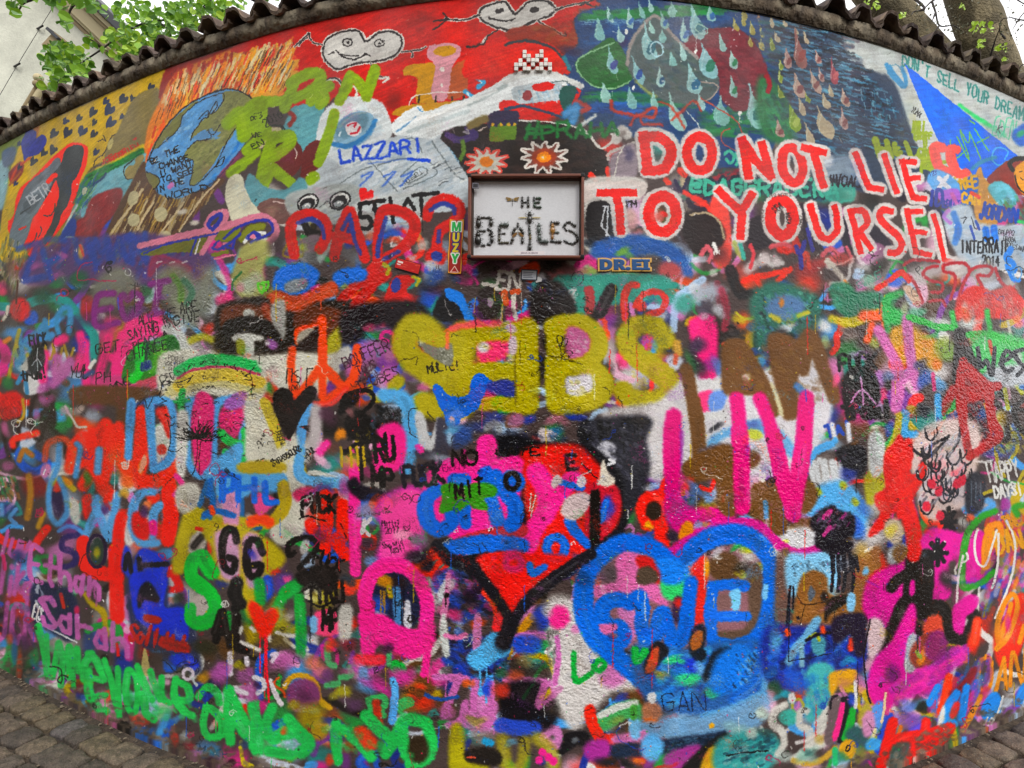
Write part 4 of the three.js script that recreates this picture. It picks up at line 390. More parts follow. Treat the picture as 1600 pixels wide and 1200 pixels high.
A('#1854a8', 10, [1180, 420, 1260, 310, 1310, 330, 1290, 460, 1220, 480]); T('FREE', 1170, 390, 1320, 370, 76, '#c89a18', 18); T('CAN', 1210, 470, 1330, 480, 60, '#d0a020', 16); S('#c83a1c', 22, 0.2, [1270, 410, 1320, 440]); S('#e0554c', 60, 0.08, [1085, 130, 1040, 130, 1050, 210, 1090, 270, 1150, 285], {}); S('#e0554c', 56, 0.08, [1180, 140, 1140, 140, 1150, 220, 1190, 290, 1240, 285]);
A('#5a9ad0', 10, [1000, 330, 1040, 270, 1130, 300, 1190, 360, 1180, 420, 1060, 400]); S('#d4d8dc', 30, 0.1, [1070, 320, 1130, 380]); S('#d4d8dc', 26, 0.1, [1120, 310, 1070, 380]); T('123', 1010, 310, 1060, 300, 30, '#2a3a7c', 5); A('#9a5ab8', 10, [1060, 420, 1180, 390, 1200, 480, 1130, 490]); T('ID', 1000, 480, 1100, 490, 90, '#28368c', 22); T('KEFALTET', 1090, 500, 1200, 500, 40, '#28368c', 9); S('#b05a9c', 26, 0.2, [1150, 420, 1180, 480]);
A('#5aa4b0', 10, [1380, 380, 1440, 340, 1520, 380, 1560, 460, 1480, 500, 1420, 450]); S('#6cb4c4', 30, 0.2, [1430, 400, 1480, 370, 1520, 440, 1470, 460]); hatch(['#4a8a4c', '#7a2c2c', '#3a7a6c'], 40, [1440, 460, 1600, 420, 1600, 560, 1480, 560], 16, 24, 18, 0.7); T('JORDAN', 1320, 560, 1560, 600, 84, '#173f94', 20); S('#28c060', 24, 0.4, [1570, 590, 1610, 600]);
A('#aab6c0', 20, [1130, 520, 1250, 500, 1300, 600, 1440, 620, 1640, 640, 1640, 860, 1480, 880, 1250, 860, 1180, 780, 1120, 620]); hatch(['#c4ccd0', '#8aa4bc', '#9cb0bc'], 70, [1150, 560, 1600, 660, 1600, 840, 1240, 820], 30, 14, 24, 0.5); S('#2f6cb8', 40, 0.4, [1160, 540, 1190, 640, 1170, 720], { a: 0.8 }); S('#b07ac0', 24, 0.3, [1130, 520, 1100, 560, 1140, 600]); S('#1c6cc8', 44, 0.2, [1360, 640, 1370, 700]); S('#1c6cc8', 44, 0.2, [1410, 630, 1420, 700]); S('#284a9c', 16, 0.1, [1265, 620, 1290, 700]); S('#284a9c', 16, 0.1, [1300, 590, 1320, 640]);
T('INTERRAIL', 1205, 780, 1520, 790, 78, '#14161c', 12, { fill: 0.66 }); T('2014', 1340, 860, 1450, 860, 56, '#14161c', 11); T('GRUPPO', 1440, 665, 1540, 680, 30, '#30343c', 5); T('DROGA', 1470, 710, 1550, 720, 30, '#30343c', 5); T('MOCESANA', 1480, 750, 1610, 780, 30, '#30343c', 5); S('#2a80d8', 34, 0.15, [1520, 760, 1490, 820, 1530, 850, 1540, 900, 1500, 880]); S('#2a80d8', 22, 0.15, [1490, 860, 1530, 950, 1570, 960]); S('#5a94c8', 9, 0.2, ell(1560, 910, 26, 40), { c: 1 });
S('#23242c', 6, 0.1, [1205, 570, 1240, 565, 1220, 600]); S('#23242c', 6, 0.1, [1270, 565, 1280, 590, 1290, 630, 1310, 635]); S('#c03048', 12, 0.3, [1170, 560, 1110, 600], { a: 0 });
// STEA outline letters
B('#b8b2b0', 950, 900, 130, 90, 0.9); B('#c0bab8', 1180, 920, 140, 120, 0.9); B('#b4b0b0', 1340, 940, 130, 110, 0.9); B('#b8acac', 1070, 880, 100, 70, 0.8);
const MR = '#a3202c'; for (const p of [[1060, 870, 1000, 880, 970, 920, 1020, 960, 1090, 980, 1080, 1030, 1020, 1030], [1070, 840, 920, 830, 850, 860], [1100, 860, 1100, 900, 1160, 920, 1170, 980, 1140, 1080], [1110, 860, 1220, 850, 1260, 900, 1230, 960, 1180, 1100], [1260, 900, 1320, 870, 1400, 880, 1380, 930, 1310, 930, 1340, 1000], [1420, 880, 1450, 960, 1500, 1010], [870, 920, 920, 980, 960, 1080, 960, 1100], [1010, 1090, 1080, 1080, 1110, 1120]]) S(MR, 20, 0.25, p);
A('#c02418', 16, [1180, 1120, 1240, 1020, 1320, 1000, 1400, 1030, 1520, 1000, 1570, 1080, 1570, 1180, 1400, 1190, 1280, 1170, 1180, 1200]); hatch(['#d83020', '#a81c14', '#c83a2c', '#b89a94'], 60, [1190, 1100, 1540, 1030, 1560, 1180, 1200, 1180], 10, 40, 22, 0.6); B('#c0b4b0', 1230, 1130, 30, 60, 0.8); S('#d02c1c', 34, 0.2, [680, 1010, 760, 960, 830, 910, 880, 960]); A('#c8a890', 14, [850, 1000, 900, 1010, 950, 1090, 930, 1110, 880, 1060]); B('#c03424', 260, 950, 180, 90, 0.7); B('#c84434', 230, 1020, 60, 50, 0.9); B('#8a4a3c', 380, 1000, 120, 60, 0.6); S('#c8c0b4', 34, 0.35, [370, 840, 430, 900, 490, 980]); S('#d88a3c', 16, 0.3, [480, 960, 510, 1000]); T('EWAU5', 570, 1010, 720, 940, 44, '#3f7a6c', 6); S('#3c3c3c', 5, 0.1, [580, 890, 620, 865, 630, 890, 590, 915], { c: 1 }); B('#c8ccc8', 600, 880, 60, 40, 0.5); B('#7aa08c', 640, 960, 90, 50, 0.6); T('NADE', 680, 890, 730, 860, 24, '#3a3a3a', 4);
A('#2a7a58', 24, [400, 1000, 500, 990, 560, 1060, 680, 1080, 690, 1130, 560, 1160, 440, 1140]); B('#3a9070', 430, 1050, 60, 90, 0.8); B('#2a8058', 780, 1080, 70, 50, 0.9); B('#2a9a50', 750, 1140, 50, 70, 0.9); B('#7a4a4c', 620, 1040, 70, 40, 0.6);
softK = 1.7;
// ---------------------------------------------------------------- third row, left
O(0, 400);
A('#757566', 40, [600, 220, 680, 120, 760, 100, 830, 180, 800, 260, 660, 300], { a: 0.9 }); A('#7d7f6c', 40, [1000, 160, 1090, 90, 1170, 140, 1200, 260, 1120, 330], { a: 0.9 }); A('#77786c', 40, [1240, 240, 1290, 120, 1320, 100, 1330, 200, 1290, 340, 1240, 380, 1200, 420], { a: 0.9 }); S('#5a8a2c', 40, 0.4, [1080, 130, 1130, 200, 1130, 280], { a: 0.8 }); S('#2a6a4c', 40, 0.4, [1150, 160, 1200, 230, 1170, 300], { a: 0.7 }); B('#2a6a3c', 910, 250, 60, 90, 0.7); B('#8a8f84', 1180, 400, 130, 80, 0.7); B('#4a2a4c', 600, 420, 120, 80, 0.7); B('#3a3a54', 470, 400, 90, 80, 0.7); B('#d03a24', 1300, 450, 50, 60, 0.8); S('#a8a01c', 44, 0.3, [1180, 540, 1260, 510, 1350, 540]); B('#c03a6c', 1400, 270, 60, 70, 0.9); B('#e8486c', 10, 240, 40, 60, 0.5);
const PU = '#6f1f68'; for (const p of [[710, 240, 610, 260, 600, 440, 740, 420], [600, 350, 690, 330], [870, 250, 830, 240, 800, 280, 770, 250, 750, 290, 790, 400, 860, 330, 880, 270, 850, 250], [940, 180, 1050, 160], [1000, 180, 960, 360], [930, 380, 1010, 360]]) S(PU, 40, 0.3, p);
for (const p of [[430, 480, 440, 350, 400, 330, 350, 400, 370, 490], [150, 540, 250, 460, 300, 420], [280, 410, 290, 480, 310, 520], [120, 500, 140, 640, 70, 690], [160, 560, 220, 640]]) S('#4088b4', 36, 0.35, p);
S('#b8a01c', 24, 0.3, [120, 470, 90, 600, 60, 740, 40, 800]); S('#d07a1c', 30, 0.3, [30, 540, 60, 520]); B('#2c6a3c', 30, 800, 60, 70, 0.8); B('#5a2a1c', 250, 690, 80, 70, 0.6); for (const x of [280, 330, 400]) S('#a88c24', 16, 0.2, [x, 560, x + 30, 650, x + 60, 580]); B('#3f86b0', 110, 690, 50, 120, 0.7); S('#3f86b0', 26, 0.3, [110, 800, 150, 740, 170, 860]);
B('#6a3a44', 40, 620, 70, 80, 0.5);
for (const p of [[360, 540, 400, 520], [500, 500, 530, 620, 540, 800], [530, 560, 480, 700], [680, 520, 640, 680, 600, 820], [760, 500, 740, 640, 720, 830], [820, 420, 770, 560, 700, 800], [260, 660, 270, 780], [700, 640, 900, 800], [280, 620, 250, 740]]) S('#f0287c', 56, 0.3, p); A('#f02c80', 24, [740, 620, 790, 480, 840, 420, 950, 390, 1010, 420, 1010, 480, 900, 520, 820, 620, 780, 740, 700, 800]); A('#c8407c', 20, [600, 780, 800, 760, 960, 740, 960, 820, 860, 850, 620, 850], { a: 0.9 }); A('#c04a5c', 14, [880, 760, 980, 740, 960, 830, 870, 830]);
S('#b45a98', 60, 0.35, [360, 640, 350, 740]); S('#b860a0', 60, 0.35, [440, 660, 400, 740, 330, 800]); B('#c070a8', 380, 690, 90, 70, 0.8); B('#a84a90', 260, 820, 60, 60, 0.8); S('#dcd8d0', 26, 0.3, [590, 660, 560, 700]); S('#3a4a70', 30, 0.4, [520, 760, 580, 730]);
A('#2c7a1c', 6, [860, 560, 950, 540, 1060, 500, 1110, 560, 1040, 620, 980, 740, 780, 785, 790, 660]); S('#12cc30', 60, 0.1, [880, 580, 870, 720, 830, 770]); S('#4aa01c', 50, 0.3, [1060, 540, 1000, 620, 950, 720]); S('#1a3a24', 20, 0.2, [920, 560, 910, 660]); A('#3c6a64', 3, [880, 680, 940, 660, 945, 710, 885, 725]); T('DIST', 885, 690, 940, 685, 20, '#14206c', 6); T('PIONO', 885, 720, 945, 705, 20, '#14206c', 6);
S('#c5c7c2', 60, 0.3, [1030, 460, 1110, 480, 1150, 560, 1150, 610]); A('#1d5a1c', 8, ell(1080, 570, 34, 60, -0.3)); B('#b4b8b4', 1100, 440, 90, 40, 0.8);
S('#15100e', 8, 0.1, [205, 570, 205, 580]); T('FUCK', 190, 570, 300, 555, 70, '#14110f', 12); A('#16120f', 8, [180, 660, 210, 590, 250, 570, 275, 620, 265, 690, 230, 740, 190, 720]); S('#9aa0a0', 6, 0.1, [235, 580, 232, 650, 236, 720]); S('#9aa0a0', 6, 0.1, [200, 690, 232, 650, 262, 690]); T('trum!', 140, 785, 300, 760, 56, '#14110f', 12);
for (const [t, a, b, c, d, h] of [['ALL', 870, 440, 970, 410, 56], ['WE', 1020, 400, 1110, 380, 64], ['ARE', 1130, 370, 1240, 345, 70], ['SAYING', 805, 530, 1000, 475, 60], ['IS', 1030, 460, 1070, 440, 50], ['GIVE', 1090, 440, 1260, 405, 56], ['PEACE', 835, 590, 1000, 540, 50], ['A', 1020, 510, 1050, 500, 34], ['CHANCE', 800, 660, 1060, 580, 54], ['GET', 600, 620, 760, 590, 60], ['YUL', 430, 760, 560, 770, 80], ['PH', 600, 800, 700, 790, 70], ['MNE', 690, 840, 830, 800, 40]]) T(t, a, b, c, d, h, '#191513', 7, { sl: 0.12 });
A('#cbc8b8', 16, [990, 700, 1030, 620, 1180, 600, 1400, 610, 1620, 600, 1620, 900, 1300, 860, 1040, 900, 1000, 850]); hatch(['#d8d4c4', '#b8b4a0', '#c8c4b8'], 110, [1030, 630, 1600, 620, 1600, 860, 1030, 860], 30, 10, 30, 0.5); B('#8a7484', 1300, 600, 200, 26, 0.6);
for (const [t, x, y] of [['-PDBIE', 1030, 660], ['-SCHLINGEN', 1020, 692], ['-RABU', 1030, 730], ['SOHN', 1030, 765]]) T(t, x, y, x + 130, y - 8, 26, '#5a5650', 4);
A('#c9c088', 20, [1040, 870, 1120, 780, 1220, 740, 1400, 720, 1500, 740, 1620, 800, 1620, 850, 1500, 830, 1300, 810, 1120, 860]);
for (const [c, w, dy] of [['#d0b848', 74, 80], ['#b83a5c', 18, 30], ['#27b85c', 62, -14]]) S(c, w, 0.1, [1110, 740 + dy, 1200, 690 + dy, 1330, 670 + dy, 1450, 672 + dy, 1620, 715 + dy]);
S('#1f9c44', 40, 0.2, [1140, 850, 1130, 950, 1150, 1000]); S('#1f9c44', 22, 0.2, [1080, 920, 1180, 910]); hatch(['#1a7a38'], 20, [1090, 880, 1190, 880, 1190, 1000, 1090, 1000], 10, 20, 8, 0.8);
A('#5a3a1c', 18, [440, 860, 500, 830, 700, 830, 900, 840, 990, 870, 860, 900, 800, 950, 790, 1200, 720, 1200, 740, 960, 620, 920, 480, 920]);
for (const p of [[250, 880, 210, 900, 190, 1000, 210, 1120, 250, 1150, 280, 1050], [300, 870, 290, 1020, 320, 1080, 400, 1160, 410, 1260], [20, 1000, 30, 1150, 60, 1260], [120, 1000, 110, 1150, 80, 1220], [330, 900, 320, 1040]]) S('#2a1a14', 30, 0.3, p); A('#2a1c14', 12, [250, 990, 330, 960, 340, 1060, 280, 1090, 255, 1050]); B('#b05a98', 290, 900, 70, 60, 0.7); B('#a85a90', 230, 1000, 30, 60, 0.8); B('#b8608c', 40, 1080, 40, 80, 0.8); B('#b890a0', 420, 980, 60, 60, 0.7);
A('#c01c14', 16, [0, 900, 40, 870, 110, 870, 140, 930, 100, 1000, 20, 1010]); hatch(['#8a1410', '#e03020'], 30, [0, 880, 130, 880, 130, 1000, 0, 1000], 14, 20, 10, 0.7); S('#b8901c', 20, 0.3, [140, 900, 150, 1000, 110, 1040]);
B('#9ca4b0', 600, 1000, 80, 70, 0.8); B('#c8b4a8', 480, 960, 60, 60, 0.6);
O(0, 650);
for (const p of [[520, 140, 470, 200, 440, 330], [660, 60, 620, 150, 600, 300, 520, 440], [700, 100, 690, 250, 640, 420, 690, 500], [740, 80, 760, 250, 830, 380, 900, 420], [880, -20, 880, 180, 870, 330, 880, 420, 1000, 400, 1080, 330, 1110, 220, 1100, 60, 1050, -20], [930, 440, 960, 520], [1060, 400, 1060, 600, 1050, 780], [480, 300, 560, 260, 580, 120], [920, 240, 870, 340]]) S('#fb2a0c', 80, 0.2, p); B('#fb4a10', 760, 300, 110, 160, 0.9); B('#fb2a0c', 980, 430, 110, 60, 1); B('#e8761c', 800, 420, 60, 60, 0.8); B('#e89028', 880, 330, 26, 60, 0.8); A('#e8a080', 4, [870, 350, 900, 250, 915, 290, 890, 350]); S('#fb2a0c', 40, 0.3, [230, 110, 90, 150, 80, 190]); S('#f04a1c', 40, 0.3, [280, 280, 300, 180, 400, 150, 470, 250, 430, 320], { a: 0.8 });
A('#d0cdc4', 14, [960, 100, 1040, 60, 1060, 180, 1000, 280, 960, 280, 960, 200]); S('#c8261c', 60, 0.2, [1000, -20, 1040, 40, 1070, 120]); A('#c83a2c', 8, ell(1010, 215, 26, 26));
for (const p of [[930, -80, 940, 60, 950, 200, 960, 330], [950, -90, 1050, -80, 1090, 40, 1090, 200, 1040, 300, 960, 340], [1180, -60, 1170, 160, 1180, 300, 1250, 380, 1320, 330, 1330, 150, 1350, -60, 1440, -100], [1530, -100, 1520, 80, 1500, 260], [820, -80, 810, 100, 800, 260]]) S('#559bd4', 50, 0.2, p);
A('#cfccc4', 14, [1120, 0, 1170, 20, 1150, 330, 1130, 380, 1110, 300]); A('#d02a6c', 10, [1230, -120, 1290, -130, 1330, -60, 1320, 150, 1300, 340, 1240, 350, 1210, 200, 1200, 60]); A('#d02a6c', 10, [1380, 0, 1450, -90, 1530, -60, 1500, 70, 1440, 160, 1390, 100]); A('#9a5aa8', 10, [1410, -80, 1500, -140, 1540, -120, 1520, -60, 1430, -40]); S('#22b24c', 50, 0.12, [1380, 110, 1430, 160, 1530, 190]); S('#22b24c', 50, 0.12, [1530, 100, 1540, 250, 1450, 260, 1410, 230]); A('#cfc9b8', 20, [1560, -100, 1620, -60, 1620, 260, 1570, 300, 1560, 100]); A('#b8a430', 14, [1500, 320, 1620, 300, 1620, 350, 1510, 350]);
// tree drawing in black pen
wob = 1; for (const p of [[1230, 150, 1235, 250, 1215, 350, 1170, 395], [1255, 150, 1245, 270, 1250, 380, 1330, 440, 1390, 560], [1050, 220, 1100, 230, 1140, 200], [1310, 220, 1380, 260, 1440, 270, 1530, 250, 1555, 190], [1045, 30, 1070, 130, 1050, 220], [1540, 30, 1590, 80, 1600, 200], [1180, 395, 1080, 390, 1000, 480, 920, 500], [850, 560, 900, 500]]) S('#15110f', 5, 0.05, p); for (let i = 0; i < 64; i++) { const a = rr(-3.3, 0.2), r = rr(70, 150), x = 1245 + rr(-30, 30), y = 140; S('#15110f', 4.5, 0.05, [x, y, x + Math.cos(a) * r * 0.5, y + Math.sin(a) * r * 0.5 + 12, x + Math.cos(a) * r + rr(-10, 10), y + Math.sin(a) * r * 0.75]); }
O(0, 400); for (let i = 0; i < 46; i++) { const a = i / 46 * 6.283, x = 1310 + Math.cos(a) * 290, y = 900 + Math.sin(a) * 230; S('#15110f', 5, 0.05, [x, y, x + rr(-26, 26), y + rr(-20, 20), x + rr(-44, 44), y + rr(-30, 30)]); } for (let i = 0; i < 30; i++) { const x = rr(1080, 1560), y = rr(760, 1060); S('#15110f', 4, 0.05, [x, y, x + rr(10, 24), y + rr(-12, 12), x + rr(24, 44), y + rr(-6, 6)]); } S('#15110f', 6, 0.05, [850, 960, 900, 900, 920, 960, 960, 880, 1000, 870, 1020, 790, 1100, 800, 1190, 770, 1170, 800, 1210, 750]); S('#15110f', 6, 0.05, [1020, 820, 1000, 760, 1040, 760, 1010, 820, 1060, 800]); S('#15110f', 6, 0.05, [1590, 700, 1560, 740, 1580, 800, 1570, 860, 1600, 940, 1580, 1010, 1600, 1100]); wob = 0.5;
// ---------------------------------------------------------------- third row, middle
O(320, 440);
A('#20160f', 20, [80, 200, 130, 150, 300, 120, 420, 130, 500, 150, 860, 140, 870, 210, 800, 400, 750, 440, 500, 450, 470, 380, 450, 440, 100, 440, 80, 330]); A('#5a2c14', 18, [110, 260, 130, 180, 260, 160, 370, 190, 400, 230, 250, 230, 140, 300]); A('#5a2a12', 16, [570, 220, 640, 170, 800, 180, 850, 220, 780, 330, 600, 330]); B('#a83a14', 720, 280, 70, 70, 0.8); S('#c8481c', 70, 0.3, [440, 120, 560, 160, 660, 110, 800, 60]); S('#9a3416', 60, 0.3, [380, 170, 420, 230], { a: 0.8 });
A('#a4a39c', 12, [430, 160, 460, 125, 495, 150, 490, 350, 460, 330, 420, 230]); A('#b0b0a8', 8, ell(275, 208, 32, 24, 0.2)); A('#1d1512', 12, [200, 240, 300, 230, 400, 270, 460, 340, 470, 400, 400, 370, 300, 340, 200, 340, 130, 380, 120, 280]); A('#c5c4bc', 8, [180, 370, 190, 345, 280, 335, 360, 355, 350, 370, 305, 380, 300, 460, 250, 460, 245, 390]); A('#8a8c24', 10, [205, 380, 240, 385, 240, 450, 210, 450]); B('#9a5aa0', 410, 410, 60, 50, 0.9); B('#d8d0d4', 390, 390, 24, 20, 0.9);
A('#a8a020', 16, [780, 370, 850, 300, 840, 400, 800, 560, 770, 520]); A('#cfcdbf', 16, [380, 490, 560, 460, 780, 470, 880, 430, 900, 470, 800, 560, 760, 620, 700, 700, 520, 690, 440, 640, 340, 520]); hatch(['#dcd8c8', '#bcb8a8'], 60, [400, 500, 760, 470, 720, 640, 470, 640], 36, 10, 26, 0.5);
B('#8a3a7c', 1020, 260, 120, 110, 0.8); A('#1c1418', 26, [860, 250, 930, 180, 1100, 150, 1300, 150, 1380, 220, 1200, 290, 1120, 250, 1000, 300, 960, 360, 880, 380]); B('#c0446c', 1030, 300, 50, 40, 0.7); B('#b060a0', 1050, 440, 150, 110, 0.95); B('#c86aa8', 1130, 580, 110, 110, 0.95); B('#c060a0', 900, 560, 100, 90, 0.8); B('#a8648c', 1180, 470, 70, 70, 0.8); A('#c0bdb4', 14, [860, 440, 900, 430, 860, 520, 800, 600, 780, 570]); B('#4a3a6c', 860, 540, 30, 30, 0.8);
for (const p of [[545, 430, 540, 560, 560, 680, 600, 700, 680, 600, 730, 530], [730, 240, 735, 400, 735, 720], [590, 380, 590, 320, 660, 300, 720, 290], [740, 530, 800, 600, 860, 660], [950, 420, 950, 520, 920, 620, 850, 680, 740, 760]]) S('#fb4a0e', 50, 0.2, p); B('#f43a1c', 640, 330, 60, 60, 0.7); S('#fb3a30', 40, 0.3, [680, 780, 800, 760, 880, 680], { a: 0.8 }); A('#b0a898', 10, [580, 390, 600, 330, 680, 300, 640, 360]); A('#2a1c18', 10, [650, 350, 720, 290, 720, 400, 600, 430, 590, 400]); S('#fb4a0e', 44, 0.2, [735, 240, 735, 440]);
for (const p of [[510, 640, 515, 550, 545, 550, 545, 640], [580, 560, 550, 580, 580, 600, 600, 610, 590, 640, 560, 630], [635, 660, 640, 550, 670, 550]]) S('#2a2420', 8, 0.05, p, { l: 1 }); T('ROKO', 530, 690, 600, 680, 30, '#3a2018', 4);
A('#1d1512', 6, [430, 740, 450, 690, 500, 675, 540, 700, 560, 750, 640, 670, 685, 670, 690, 720, 640, 790, 590, 870, 530, 990, 500, 950, 450, 850]); B('#4a2414', 650, 700, 50, 40, 0.9); S('#559bd4', 52, 0.2, [660, 790, 620, 860, 600, 960, 580, 1140]); A('#1d1512', 3, [595, 915, 670, 905, 670, 955], { l: 1 }); A('#b0a8a8', 20, [680, 800, 720, 820, 700, 1000, 660, 1050, 670, 950]);
A('#cdcaba', 20, [260, 780, 340, 740, 420, 900, 480, 1060, 520, 1000, 560, 980, 560, 1150, 440, 1180, 280, 1130, 270, 900]); hatch(['#dad6c4', '#bab6a4'], 60, [290, 800, 380, 800, 540, 1100, 290, 1100], 20, 16, 26, 0.5); S('#c8b43c', 60, 0.12, [370, 760, 420, 880, 480, 1040]); T('-2-*', 350, 1060, 390, 960, 40, '#3a3630', 6); T('-##*', 430, 910, 470, 1050, 40, '#3a3420', 6, { up: [1, -0.3] });
T('#RG', 310, 1200, 400, 1150, 50, '#1d1a18', 7); T('STRASBOURG', 430, 1160, 610, 1060, 36, '#1d1a18', 7); T('ALLEZ RAOUL', 520, 1185, 700, 1060, 36, '#1d1a18', 7); T('07.05.17', 570, 1200, 670, 1110, 26, '#1d1a18', 5); S('#1d1a18', 6, 0.05, [470, 1160, 500, 1150, 510, 1180]);
T('BOUFFER', 880, 550, 1170, 430, 66, '#3a1a2c', 8); T('TOUS', 960, 590, 1080, 540, 50, '#3a1a2c', 7); T('DES', 1010, 615, 1090, 590, 46, '#3a1a2c', 7); T('TEUBES', 960, 690, 1230, 590, 56, '#3a1a2c', 8);
// SEIBS
O(600, 440);
B('#5a3c60', 160, 600, 90, 60, 0.9); B('#b8608c', 230, 660, 70, 50, 0.8); B('#ff3a7c', 560, 280, 170, 60, 0.95); B('#f03a80', 700, 440, 120, 90, 0.95); B('#d8d0d4', 620, 425, 40, 40, 0.9); B('#d0c0c8', 790, 410, 40, 60, 0.9); B('#c8b8c0', 790, 300, 40, 40, 0.8); B('#2a3484', 740, 660, 90, 70, 0.9); B('#2a3a94', 650, 860, 110, 60, 0.9); B('#2a3a94', 910, 880, 60, 60, 0.9); B('#a8a89c', 380, 460, 60, 60, 0.9); B('#b06a90', 820, 870, 60, 80, 0.8); B('#1c1a18', 980, 500, 44, 330, 0.95); B('#b8a8a8', 1400, 460, 60, 130, 0.9); B('#f03a7c', 1480, 500, 50, 110, 0.8); B('#2c2a24', 1400, 560, 60, 60, 0.6); B('#c8748c', 1080, 860, 110, 50, 0.8); B('#ff7050', 500, 300, 90, 40, 0.7);
const OL = '#afa300';
for (const p of [[330, 380, 280, 310, 180, 290, 130, 370, 150, 460, 260, 540, 370, 620, 400, 720, 330, 790, 250, 770]]) S(OL, 150, 0.18, p); for (const p of [[500, 340, 470, 480, 490, 640, 480, 780]]) S(OL, 170, 0.18, p); S(OL, 110, 0.18, [450, 340, 700, 330, 900, 310]); S(OL, 100, 0.18, [480, 580, 640, 575, 830, 570]); S(OL, 90, 0.18, [620, 770, 780, 770, 920, 780]); S(OL, 140, 0.14, [890, 300, 890, 500, 895, 770]); S(OL, 110, 0.14, [1065, 290, 1070, 500, 1075, 760]); S(OL, 120, 0.14, [1060, 290, 1230, 280, 1330, 370, 1320, 450, 1240, 510, 1080, 520], {}); S(OL, 120, 0.14, [1080, 520, 1260, 540, 1370, 620, 1350, 710, 1240, 760, 1080, 770]); S(OL, 80, 0.2, [60, 660, 90, 630]);
A('#b8608c', 14, [1150, 310, 1200, 300, 1270, 350, 1275, 420, 1220, 470, 1160, 470]); hatch(['#c8a0b4', '#a85a80', '#d8b8c4'], 40, [1160, 320, 1260, 350, 1260, 440, 1170, 450], 10, 10, 12, 0.6); A('#ccc8cc', 16, [1150, 620, 1210, 610, 1290, 600, 1280, 690, 1180, 710, 1150, 680]); A('#f03a70', 16, [610, 410, 760, 390, 740, 470, 640, 510, 600, 490]); A('#d8d4d4', 14, ell(620, 420, 26, 22)); S(OL, 60, 0.25, [600, 540, 700, 540]); hatch(['#b8ac10', '#9c9000', '#c4b618', '#a89c08'], 200, [140, 340, 900, 320, 1340, 760, 260, 760], 14, 6, 22, 0.35);
S('#1d1a14', 6, 0.05, [1110, 500, 1100, 420, 1080, 370, 1090, 345, 1115, 360, 1105, 410, 1130, 360, 1150, 370, 1145, 400, 1110, 415]); S('#1d1a14', 5, 0.05, [1110, 480, 1140, 440, 1180, 450, 1150, 480]); S('#4a4210', 6, 0.1, [1010, 470, 1120, 490, 1240, 525]); T('MULTE!', 275, 578, 480, 550, 56, '#16130f', 8); S('#3a3008', 5, 0.05, [105, 500, 140, 490, 170, 490, 205, 475, 200, 530]);
A('#0d60cc', 3, [305, 680, 320, 645, 345, 655, 390, 710, 460, 730, 530, 710, 550, 620, 580, 580, 620, 590, 680, 640, 650, 660, 620, 720, 590, 790, 540, 830, 480, 860, 470, 890, 450, 900, 440, 860, 410, 850, 405, 900, 390, 900, 380, 840, 340, 770, 320, 710]);
B('#4a90c8', 430, 890, 60, 30, 0.8);
O(900, 440); B('#2a2824', 560, 420, 70, 60, 0.8); B('#e8307c', 460, 390, 70, 80, 0.95); B('#b8c4d0', 440, 590, 40, 90, 0.9); B('#c8b8b8', 500, 650, 40, 60, 0.7); S('#f04020', 40, 0.3, [270, 760, 300, 790]); S('#f03030', 26, 0.3, [480, 560, 470, 680, 440, 720], { a: 0.8 });
S(OL, 120, 0.16, [560, 370, 500, 290, 390, 280, 320, 340, 330, 420, 420, 500, 530, 580, 590, 640, 560, 720, 460, 750, 340, 740, 290, 690]); B('#d8307c', 460, 400, 46, 56, 0.9); hatch(['#b8ac10', '#9c9000', '#c4b618'], 70, [300, 300, 520, 290, 580, 700, 320, 720], 14, 6, 22, 0.35); S('#c89a3c', 50, 0.3, [630, 400, 640, 450]); S('#c85a3c', 30, 0.3, [625, 470, 620, 510]);
// ---------------------------------------------------------------- third row, right: I AM, magenta strokes
O(900, 440);
A('#cfccd0', 26, [700, 620, 960, 600, 1250, 560, 1500, 460, 1580, 620, 1560, 900, 1400, 1180, 1200, 1200, 800, 1200, 460, 1200, 440, 860, 560, 780]); A('#d0cccc', 30, [200, 830, 500, 780, 680, 700, 700, 1200, 460, 1200, 250, 900]); hatch(['#dcdadc', '#c0bcc4', '#b4b4bc'], 140, [300, 820, 1560, 560, 1500, 1180, 480, 1180], 20, 16, 26, 0.5); B('#e0e0e0', 1540, 300, 80, 70, 0.9); B('#a8c88c', 1560, 380, 40, 50, 0.7);
B('#a8b0bc', 820, 60, 150, 90, 0.95); B('#4a4454', 810, 160, 90, 80, 0.9); B('#3f9484', 660, 180, 90, 120, 0.8); S('#a82c44', 44, 0.4, [910, 60, 940, 180, 930, 300], { a: 0.8 }); A('#ee1c7c', 20, [720, 280, 760, 240, 850, 240, 870, 380, 850, 640, 800, 640, 760, 460]); B('#c8a8b8', 800, 215, 40, 40, 0.7); B('#3a2c44', 760, 380, 70, 110, 0.9); B('#a42c8c', 830, 550, 60, 80, 0.8); B('#5a7ac0', 900, 520, 50, 120, 0.9); B('#1c1c24', 760, 540, 60, 110, 0.7); B('#c8ccd4', 900, 190, 50, 80, 0.8);
